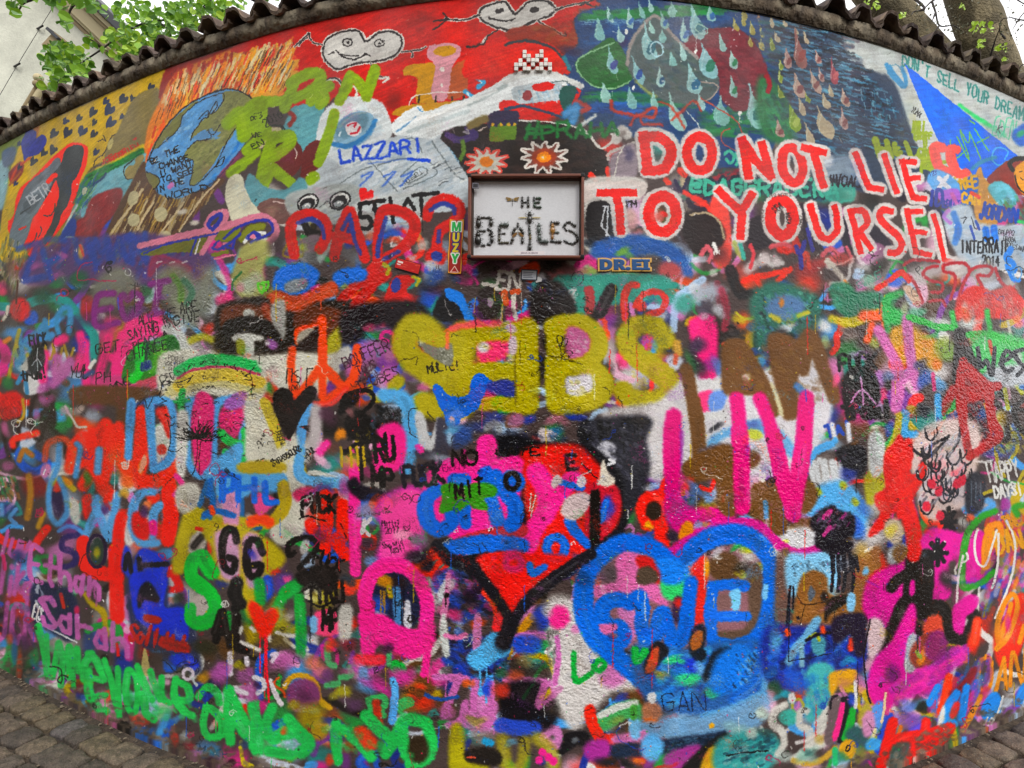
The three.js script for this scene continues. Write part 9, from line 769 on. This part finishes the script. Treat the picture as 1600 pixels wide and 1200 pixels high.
// ---------------------------------------------------------------- ground and cobbles
const dirtTex = dataTex(512, 512, (i, j) => { const n = fbm(i / 20, j / 20, 5), m = fbm(i / 4 + 9, j / 4, 3), v = 0.55 + n * 0.6 + (m - 0.5) * 0.5; return [clamp(70 * v, 0, 255), clamp(58 * v, 0, 255), clamp(46 * v, 0, 255)]; });
{
  const g = new THREE.PlaneGeometry(240, 240, 1, 1); g.rotateX(-Math.PI / 2); const u = g.attributes.uv; for (let i = 0; i < u.count; i++) u.setXY(i, u.getX(i) * 240, u.getY(i) * 240);
  const m = mesh('ground', g, new THREE.MeshStandardMaterial({ map: dirtTex, roughness: 1, bumpMap: mortarBump, bumpScale: 0.01 })); m.position.y = -0.022; m.userData = { kind: 'structure' };
}
{
  const pave = new THREE.Group(); pave.name = 'pavement'; pave.userData = { kind: 'structure', label: 'worn grey brown cobblestone pavement along the foot of the wall' }; scene.add(pave);
  const stoneTex = dataTex(512, 512, (i, j) => { const n = fbm(i / 40, j / 40, 5), m = fbm(i / 5 + 9, j / 5, 3), w = m > 0.72 ? 26 : 0, v = 0.62 + n * 0.55 + (m - 0.5) * 0.4; return [clamp(168 * v + w, 0, 255), clamp(158 * v + w, 0, 255), clamp(146 * v + w, 0, 255)]; });
  const stoneBump = dataTex(512, 512, (i, j) => clamp((fbm(i / 20, j / 20, 4) * 0.7 + fbm(i / 4, j / 4 + 30, 3) * 0.3) * 255, 0, 255), false); for (const t of [stoneTex, stoneBump]) t.repeat.set(2.2, 2.2);
  const mats = ['#988c80', '#847c74', '#88858c', '#968a74', '#766e68', '#a09484'].map((c) => new THREE.MeshStandardMaterial({ map: stoneTex, color: c, roughness: 0.72, bumpMap: stoneBump, bumpScale: 0.01 }));
  const geos = Array.from({ length: 10 }, () => {
    const a = rr(0.1, 0.2), ring = [], M = 12, ex = rr(4.5, 9); for (let i = 0; i < M; i++) { const t = (i + 0.5 + rr(-0.2, 0.2)) / M * 6.2832, c = Math.cos(t), s = Math.sin(t), r = 0.5 / Math.pow(Math.pow(Math.abs(c), ex) + Math.pow(Math.abs(s), ex), 1 / ex); ring.push([c * r * rr(0.92, 1.04), s * r * rr(0.92, 1.04)]); }
    const pos = [], idx = [], uv = [], lv = [[1, -0.3], [1.0, 0.02], [0.93, 0.11], [0.6, 0.15]], q = rr(0, 5); for (const [k, y] of lv) for (const [x, z] of ring) { pos.push(x * k, y + (k < 0.95 ? rr(-0.03, 0.03) : 0), z * k); uv.push(x * k * 0.17 + q, z * k * 0.17 + q + (k === 1 ? y * 0.2 : 0)); } pos.push(0, 0.15 + rr(-0.02, 0.03), 0); uv.push(q, q);
    for (let l = 0; l < 3; l++) for (let i = 0; i < M; i++) { const b = (i + 1) % M; idx.push(l * M + i, l * M + M + i, l * M + b, l * M + b, l * M + M + i, l * M + M + b); } for (let i = 0; i < M; i++) idx.push(3 * M + i, 4 * M, 3 * M + (i + 1) % M);
    const g = new THREE.BufferGeometry(); g.setAttribute('position', new THREE.Float32BufferAttribute(pos, 3)); g.setAttribute('uv', new THREE.Float32BufferAttribute(uv, 2)); g.setIndex(idx); g.computeVertexNormals(); return g;
  });
  const rest = [], mtx = new THREE.Matrix4(), seenStone = (X, Z) => { const px = XC + F * X / -Z, py = Y0 + F * CAMH / -Z; return Z < -0.5 && px > -60 && px < 1660 && py < 1250; };
  let n = 0.045;
  for (let row = 0; row < 17; row++) {
    const dn = rr(0.122, 0.156), near = row < 10; let s = S0 + rr(0, 0.15);
    while (s < S1) {
      const f0 = wallFrame(s), bend = 1 + n * 0.25 * Math.exp(-s * s / 1.2), ds = rr(0.115, 0.178) / bend, f = wallFrame(s + ds / 2), X = f.p.x + f.n.x * (n + dn / 2), Z = f.p.z + f.n.z * (n + dn / 2), g = geos[Math.floor(rnd() * 10)], sx = ds * bend - 0.004, sz = dn - 0.004, y = -0.012 + rr(-0.006, 0.006) + (row === 0 ? 0.004 : 0);
      const e = new THREE.Euler(rr(-0.04, 0.04), Math.atan2(f.n.x, f.n.z) + rr(-0.05, 0.05), rr(-0.04, 0.04), 'YXZ');
      if (near && seenStone(X, Z)) { const m = mesh('cobblestone', g, pick(mats), pave); m.position.set(X, y, Z); m.rotation.copy(e); m.scale.set(sx, 0.12, sz); }
      else { mtx.compose(new THREE.Vector3(X, y, Z), new THREE.Quaternion().setFromEuler(e), new THREE.Vector3(sx, 0.12, sz)); rest.push(g.clone().applyMatrix4(mtx)); }
      s += ds; if (!f0) break;
    }
    n += dn;
  }
  const m = mesh('cobblestone_field', mergeGeometries(rest), mats[0], pave); m.userData = { kind: 'stuff' };
  // moss and litter in the joints by the wall
  const bits = []; for (let i = 0; i < 520; i++) { const f = wallFrame(rnd() < 0.65 ? rr(-4.3, -1.6) : rr(1.5, 3.2)), q = Math.pow(rnd(), 1.6) * 0.5 + 0.01, g = new THREE.IcosahedronGeometry(rr(0.002, 0.008), 0); g.scale(rr(0.8, 2), 0.5, 1); g.rotateY(rr(0, 6)); g.translate(f.p.x + f.n.x * q, rr(-0.016, -0.004), f.p.z + f.n.z * q); bits.push(g); }
  const grit = mesh('grit', mergeGeometries(bits), new THREE.MeshStandardMaterial({ color: '#6b6050', roughness: 1 })); grit.userData = { kind: 'stuff', label: 'loose grit and leaf litter at the foot of the wall', category: 'grit' };
}
// ---------------------------------------------------------------- house behind the wall
{
  const Z = 9, P = (px, py, z = Z) => new THREE.Vector3((px - XC) * z / F, CAMH - (py - Y0) * z / F, -z);
  const house = group('gabled_house', 'pale plastered house with a raking brown cornice seen above the tiled coping', 'house');
  const plTex = dataTex(512, 512, (i, j) => { const n = fbm(i / 70, j / 70, 5), m = fbm(i / 6, j / 6 + 9, 3), v = 0.93 + (n - 0.5) * 0.16 + (m - 0.5) * 0.07; return [clamp(208 * v, 0, 255), clamp(208 * v, 0, 255), clamp(192 * v, 0, 255)]; }); plTex.repeat.set(0.5, 0.5);
  const plaster = new THREE.MeshStandardMaterial({ map: plTex, roughness: 0.95, bumpMap: mortarBump, bumpScale: 0.004 }), trim = new THREE.MeshStandardMaterial({ color: '#8a7a5c', roughness: 0.9 }), trim2 = new THREE.MeshStandardMaterial({ color: '#b8ab88', roughness: 0.9 }), dark = new THREE.MeshStandardMaterial({ color: '#2b2c30', roughness: 0.6 }), iron = new THREE.MeshStandardMaterial({ color: '#2a2826', roughness: 0.6 });
  const a = P(-560, -627), b = P(232, 126), sh = new THREE.Shape([[a.x, -0.05], [b.x, -0.05], [b.x, b.y], [a.x, a.y]].map(([x, y]) => new THREE.Vector2(x, y)));
  const wg = new THREE.ExtrudeGeometry(sh, { depth: 6, bevelEnabled: false }); wg.translate(0, 0, -Z - 6); mesh('wall', wg, plaster, house);
  const dir = new THREE.Vector3().subVectors(b, a).normalize(), nrm = new THREE.Vector3(-dir.y, dir.x, 0); if (nrm.y < 0) nrm.negate();
  const rake = (name, off, th, proj, m) => { const L = a.distanceTo(b) + 1.2, g = new RoundedBoxGeometry(L, th, 0.25 + proj, 2, 0.02), o = mesh(name, g, m, house), c = new THREE.Vector3().addVectors(a, b).multiplyScalar(0.5).addScaledVector(dir, 0.5).addScaledVector(nrm, off + th / 2); o.position.set(c.x, c.y, -Z + (proj - 0.25) / 2); o.rotation.z = Math.atan2(dir.y, dir.x); };
  rake('cornice_moulding', -0.17, 0.06, 0.06, trim); rake('cornice_moulding', -0.10, 0.045, 0.1, trim2); rake('cornice_moulding', -0.05, 0.19, 0.2, trim2); rake('cornice_moulding', 0.145, 0.05, 0.3, trim); rake('cornice_moulding', 0.2, 0.07, 0.36, trim2); rake('roof_edge', 0.28, 0.14, 0.5, dark);
  const wire = (pts, r, m, name) => mesh(name, new THREE.TubeGeometry(new THREE.CatmullRomCurve3(pts), 20, r, 6), m, house);
  wire([P(-30, 200, 8.93), P(27, 102, 8.93), P(63, 43, 8.93), P(112, -36, 8.93)], 0.004, iron, 'conductor_wire');
  for (const [x, y] of [[28, 101], [64, 42]]) wire([P(x - 6, y + 3, 8.99), P(x - 2, y + 1, 8.95), P(x + 3, y - 2, 8.92)], 0.014, iron, 'wire_bracket');
  wire([P(14, 210, 8.9), P(36, 172, 8.9), P(60, 132, 8.9)], 0.035, trim, 'downpipe'); wire([P(22, 212, 8.93), P(44, 174, 8.93), P(70, 132, 8.93)], 0.06, trim2, 'downpipe');
  const h1 = mesh('vent_hood', new RoundedBoxGeometry(0.2, 0.3, 0.22, 2, 0.02), trim, house); h1.position.copy(P(90, 72, 8.92)); h1.rotation.z = -0.75; const h2 = mesh('vent_cap', new RoundedBoxGeometry(0.26, 0.05, 0.28, 2, 0.012), dark, house); h2.position.copy(P(93, 60, 8.9)); h2.rotation.z = -0.75;
  const k1 = mesh('pipe_joint', new THREE.SphereGeometry(0.07, 10, 8), trim2, house); k1.position.copy(P(60, 122, 8.88)); const k2 = mesh('pipe_joint', new THREE.SphereGeometry(0.055, 10, 8), trim, house); k2.position.copy(P(57, 131, 8.86));
}
// ---------------------------------------------------------------- trees behind the wall
const at3 = (px, py, z) => new THREE.Vector3((px - XC) * z / F, CAMH - (py - Y0) * z / F, -z);
function limb(pts, r0, r1, seg = 10, knob = 0) {
  const c = new THREE.CatmullRomCurve3(pts), N = Math.max(6, pts.length * 6), fr = c.computeFrenetFrames(N, false), pos = [], uv = [], idx = [], q = rnd() * 50; let len = c.getLength();
  for (let i = 0; i <= N; i++) { const p = c.getPointAt(i / N), r = lerp(r0, r1, i / N); for (let j = 0; j <= seg; j++) { const a = j / seg * 6.2832, k = r * (1 + (fbm(Math.cos(a) * 1.3 + q, i / N * len * 2.2 + Math.sin(a) * 1.3, 3) - 0.5) * knob); pos.push(p.x + (fr.normals[i].x * Math.cos(a) + fr.binormals[i].x * Math.sin(a)) * k, p.y + (fr.normals[i].y * Math.cos(a) + fr.binormals[i].y * Math.sin(a)) * k, p.z + (fr.normals[i].z * Math.cos(a) + fr.binormals[i].z * Math.sin(a)) * k); uv.push(j / seg * 6.2832 * r0, i / N * len); } }
  for (let i = 0; i < N; i++) for (let j = 0; j < seg; j++) { const a = i * (seg + 1) + j, b = a + seg + 1; idx.push(a, a + 1, b, b, a + 1, b + 1); }
  const g = new THREE.BufferGeometry(); g.setAttribute('position', new THREE.Float32BufferAttribute(pos, 3)); g.setAttribute('uv', new THREE.Float32BufferAttribute(uv, 2)); g.setIndex(idx); g.computeVertexNormals(); return g;
}
const barkTex = dataTex(512, 512, (i, j) => { const n = fbm(i / 60, j / 90, 5), m = fbm(i / 7 + 9, j / 22, 4), pt = sstep(0.5, 0.58, fbm(i / 80 + 30, j / 110, 4)), v = 0.7 + n * 0.4 + (m - 0.5) * 0.35; return [clamp((100 + pt * 30) * v, 0, 255), clamp((90 + pt * 28) * v, 0, 255), clamp((66 + pt * 24) * v, 0, 255)]; }); barkTex.repeat.set(0.8, 0.8);
const bark = new THREE.MeshStandardMaterial({ map: barkTex, roughness: 0.95, bumpMap: mortarBump, bumpScale: 0.02 }), twigMat = new THREE.MeshStandardMaterial({ color: '#241d18', roughness: 0.9 });
const leafMats = ['#64941a', '#82b020', '#4a7a14', '#a4c62c'].map((c) => new THREE.MeshPhysicalMaterial({ color: c, roughness: 0.75, transmission: 0.4, thickness: 0, side: THREE.DoubleSide }));
function leafGeo(size) { // heart-round lime leaf, folded along the midrib
  const o = [[0, -0.5], [0.26, -0.46], [0.46, -0.18], [0.44, 0.14], [0.2, 0.4], [0, 0.62]], pos = [], idx = []; for (const [x, y] of o) pos.push(x, y, x * 0.28); for (const [x, y] of o) pos.push(-x, y, x * 0.28); pos.push(0, 0, 0);
  for (let i = 0; i < 5; i++) idx.push(i, i + 1, 12, 6 + i + 1, 6 + i, 12); const g = new THREE.BufferGeometry(); g.setAttribute('position', new THREE.Float32BufferAttribute(pos, 3)); g.setIndex(idx); g.scale(size, size, size); const q = g.toNonIndexed(); q.computeVertexNormals(); return q;
}
const LEAF = leafGeo(1), lm4 = new THREE.Matrix4();
function leafAt(p, size) { const e = new THREE.Euler(rr(-1.1, 0.7), rr(-1.2, 1.2), rr(-2.6, 2.6) * 0.6 + Math.PI, 'YXZ'); lm4.compose(p, new THREE.Quaternion().setFromEuler(e), new THREE.Vector3(size, size * rr(0.9, 1.15), size)); return LEAF.clone().applyMatrix4(lm4); }
{ // lime tree on the left
  const t = group('lime_tree', 'leafy green tree spreading over the coping beside the pale house', 'tree');
  const base = new THREE.Vector3(-2.3, -0.05, -6.3), fork = new THREE.Vector3(-2.5, 4.4, -6.2);
  mesh('trunk', mergeGeometries([limb([base, new THREE.Vector3(-2.25, 2.2, -6.25), fork, new THREE.Vector3(-2.4, 7.2, -6.0)], 0.2, 0.06, 10, 0.3)]), bark, t);
  const twigs = [[at3(330, 10, 5.2), at3(262, 30, 4.9), at3(215, 40, 4.7), at3(150, 83, 4.5), at3(110, 110, 4.4), at3(86, 132, 4.3)], [at3(160, 76, 4.55), at3(148, 66, 4.5), at3(138, 60, 4.5)], [at3(400, -30, 5.3), at3(330, 0, 5.0), at3(300, 30, 4.9)], [at3(280, -60, 4.9), at3(220, -20, 4.5), at3(150, -8, 4.2), at3(60, -4, 4.1), at3(0, -6, 4.1)], [at3(130, -6, 4.2), at3(112, 12, 4.2), at3(104, 34, 4.2)], [at3(60, -4, 4.1), at3(36, 6, 4.1), at3(28, 20, 4.1)], [fork, at3(420, 60, 5.7), at3(330, 10, 5.2)], [fork, at3(470, -60, 5.6), at3(400, -30, 5.3)], [fork, new THREE.Vector3(-2.6, 5.4, -5.7), at3(280, -60, 4.9)], [at3(250, 36, 4.85), at3(262, 46, 4.8), at3(270, 66, 4.8)]];
  twigs.forEach((p, i) => { const m = mesh('branch', limb(p, i > 5 && i < 9 ? 0.05 : 0.012, i > 5 && i < 9 ? 0.014 : 0.004, 6, 0.2), twigMat, t); });
  const buckets = [[], [], [], []], spray = (px, py, rx, ry, z, n, s0 = 0.042, s1 = 0.068, w = [0.35, 0.3, 0.25, 0.1]) => { for (let i = 0; i < n; i++) { const a = rr(0, 6.2832), r = Math.sqrt(rnd()), p = at3(px + Math.cos(a) * r * rx, py + Math.sin(a) * r * ry, z + rr(-0.35, 0.35)); let q = rnd(), b = 0; while (b < 3 && q > w[b]) { q -= w[b]; b++; } buckets[b].push(leafAt(p, rr(s0, s1))); } };
  spray(96, 92, 34, 26, 4.35, 120); spray(84, 124, 24, 20, 4.3, 46); spray(120, 104, 24, 26, 4.4, 56); spray(128, 122, 14, 14, 4.4, 18); spray(140, 66, 12, 12, 4.5, 8);
  spray(190, 66, 34, 26, 4.7, 130, 0.036, 0.062, [0.2, 0.35, 0.1, 0.35]); spray(230, 52, 44, 34, 4.8, 190, 0.036, 0.062, [0.25, 0.35, 0.15, 0.25]); spray(270, 40, 50, 36, 4.95, 230, 0.036, 0.062, [0.3, 0.35, 0.2, 0.15]); spray(310, 22, 50, 26, 5, 200, 0.045, 0.07, [0.3, 0.35, 0.2, 0.15]); spray(350, 0, 40, 24, 5.1, 70, 0.045, 0.07); spray(200, 20, 40, 24, 4.7, 60); spray(250, -30, 90, 26, 4.9, 120); spray(430, -5, 30, 14, 5.2, 26); spray(365, -60, 120, 50, 5.3, 200);
  spray(110, 0, 40, 14, 4.2, 40, 0.05, 0.075, [0.5, 0.15, 0.35, 0]); spray(103, 34, 9, 14, 4.2, 11, 0.055, 0.075, [0.5, 0.15, 0.35, 0]); spray(88, 4, 12, 10, 4.15, 10, 0.05, 0.075, [0.5, 0.1, 0.4, 0]); spray(32, 8, 14, 12, 4.1, 12, 0.05, 0.075, [0.5, 0.1, 0.4, 0]); spray(28, 20, 4, 5, 4.1, 3, 0.06, 0.075); spray(60, -8, 50, 8, 4.1, 22, 0.05, 0.07, [0.5, 0.1, 0.4, 0]); spray(140, 8, 20, 12, 4.3, 18, 0.05, 0.07, [0.4, 0.1, 0.5, 0]);
  buckets.forEach((b, i) => { const m = mesh('crown', mergeGeometries(b), leafMats[i], t); m.userData.kind = 'stuff'; });
}
{ // old tree with two stems on the right
  const t = group('leaning_tree', 'old grey tree with two leaning stems and sparse young leaves', 'tree'), Z = 7;
  mesh('trunk', limb([at3(1668, 816, Z).setY(-0.05), at3(1668, 620, Z), at3(1650, 400, Z), at3(1636, 310, Z)], 0.5, 0.4, 18, 0.25), bark, t);
  mesh('stem', limb([at3(1640, 340, Z), at3(1600, 215, Z), at3(1553, 100, Z), at3(1528, 36, Z), at3(1512, -10, Z), at3(1470, -160, Z)], 0.29, 0.22, 18, 0.25), bark, t);
  mesh('stem', limb([at3(1630, 330, Z + 0.1), at3(1540, 200, Z + 0.2), at3(1440, 75, Z + 0.3), at3(1376, 0, Z + 0.3), at3(1290, -110, Z + 0.3)], 0.29, 0.23, 18, 0.25), bark, t);
  const tw = [[at3(1376, -40, 7.2), at3(1445, 14, 6.6), at3(1428, 18, 6.5), at3(1424, 24, 6.4)], [at3(1510, -30, 7), at3(1456, 2, 6.6), at3(1445, 12, 6.5), at3(1432, 18, 6.4)], [at3(1456, 2, 6.6), at3(1462, 20, 6.5), at3(1468, 40, 6.5), at3(1490, 40, 6.5), at3(1500, 47, 6.6)], [at3(1468, 40, 6.5), at3(1460, 50, 6.4)], [at3(1462, 20, 6.5), at3(1456, 34, 6.4)], [at3(1570, 60, 6.7), at3(1562, 45, 6.4), at3(1566, 30, 6.3), at3(1578, 28, 6.3)], [at3(1620, 34, 6.4), at3(1590, 30, 6.3), at3(1576, 26, 6.3)], [at3(1548, 86, 6.6), at3(1556, 60, 6.3), at3(1563, 42, 6.2)], [at3(1640, 110, 6.4), at3(1600, 100, 6.3), at3(1588, 112, 6.3)], [at3(1560, -20, 6.6), at3(1590, 0, 6.4), at3(1610, 12, 6.4)], [at3(1640, 0, 6.3), at3(1600, 20, 6.2), at3(1582, 46, 6.2)]];
  tw.forEach((p, i) => mesh('branch', limb(p, i < 2 ? 0.03 : 0.013, 0.004, 6, 0.2), twigMat, t));
  const fresh = [], bare = []; const sp = (arr, px, py, rx, ry, z, n, s0, s1) => { for (let i = 0; i < n; i++) arr.push(leafAt(at3(px + rr(-rx, rx), py + rr(-ry, ry), z + rr(-0.2, 0.2)), rr(s0, s1))); };
  sp(fresh, 1532, 42, 18, 8, 6.2, 34, 0.03, 0.05); sp(fresh, 1533, 68, 7, 6, 6.2, 14, 0.03, 0.05); sp(fresh, 1362, 6, 12, 7, 6.3, 20, 0.03, 0.05); sp(fresh, 1504, 10, 5, 4, 6.2, 6, 0.03, 0.045); sp(fresh, 1562, 72, 12, 10, 6.2, 14, 0.025, 0.045); sp(fresh, 1410, 24, 8, 4, 6.3, 10, 0.03, 0.045); sp(fresh, 1570, 92, 6, 4, 6.2, 6, 0.03, 0.04); sp(fresh, 1312, 2, 8, 4, 6.0, 9, 0.03, 0.05);
  sp(bare, 1466, 34, 34, 26, 6.5, 90, 0.014, 0.03); sp(bare, 1585, 40, 24, 40, 6.3, 90, 0.014, 0.03); sp(bare, 1592, 108, 16, 10, 6.3, 26, 0.016, 0.032); sp(bare, 1500, 46, 18, 10, 6.5, 26, 0.014, 0.03); sp(bare, 1460, -20, 90, 30, 6.6, 60, 0.02, 0.035);
  const c1 = mesh('crown', mergeGeometries(fresh), leafMats[3], t), c2 = mesh('crown', mergeGeometries(bare), new THREE.MeshPhysicalMaterial({ color: '#4a4a30', roughness: 0.8, transmission: 0.2, thickness: 0, side: THREE.DoubleSide }), t); c1.userData.kind = c2.userData.kind = 'stuff';
}
{ // garden wall and hedge closing the street on the left, outside the picture
  const g = group('hedge', 'tall dark hedge closing the street beyond the left end of the wall', 'hedge'), L = []; for (let i = 0; i < 9000; i++) L.push(leafAt(new THREE.Vector3(-11 + rr(-0.7, 0.7), Math.pow(rnd(), 0.8) * 5.5, rr(-9, 9)), rr(0.14, 0.26)));
  const m = mesh('foliage', mergeGeometries(L), leafMats[2], g); m.userData.kind = 'stuff'; mesh('stem', limb([new THREE.Vector3(-11, -0.05, 0), new THREE.Vector3(-11.1, 2, 0.1), new THREE.Vector3(-11, 4.6, 0)], 0.2, 0.06), bark, g);
}
{ // the street's other side, behind the viewer: it stands in what the glossy paint mirrors
  const h = group('street_house', 'long stone fronted house across the street, opposite the painted wall', 'house'), st = new THREE.MeshStandardMaterial({ map: mortarTex, roughness: 0.95 }), gl = new THREE.MeshStandardMaterial({ color: '#20262c', roughness: 0.15 }), rf = new THREE.MeshStandardMaterial({ color: '#5a3024', roughness: 0.9 });
  const w = mesh('wall', new THREE.BoxGeometry(34, 6.4, 6), st, h); w.position.set(0, 3.17, 11.5); const r = mesh('roof', new THREE.CylinderGeometry(3.6, 3.6, 34.6, 3, 1), rf, h); r.rotation.set(0, 0, Math.PI / 2); r.scale.set(0.5, 1, 1); r.position.set(0, 7.2, 11.5);
  const wg = new RoundedBoxGeometry(1.1, 1.7, 0.08, 1, 0.02); for (let i = -7; i <= 7; i++) for (const y of [1.5, 4.5]) { const p = mesh('window', wg, gl, h); p.position.set(i * 2.2, y, 8.48); }
}
renderer.render(scene, camera);
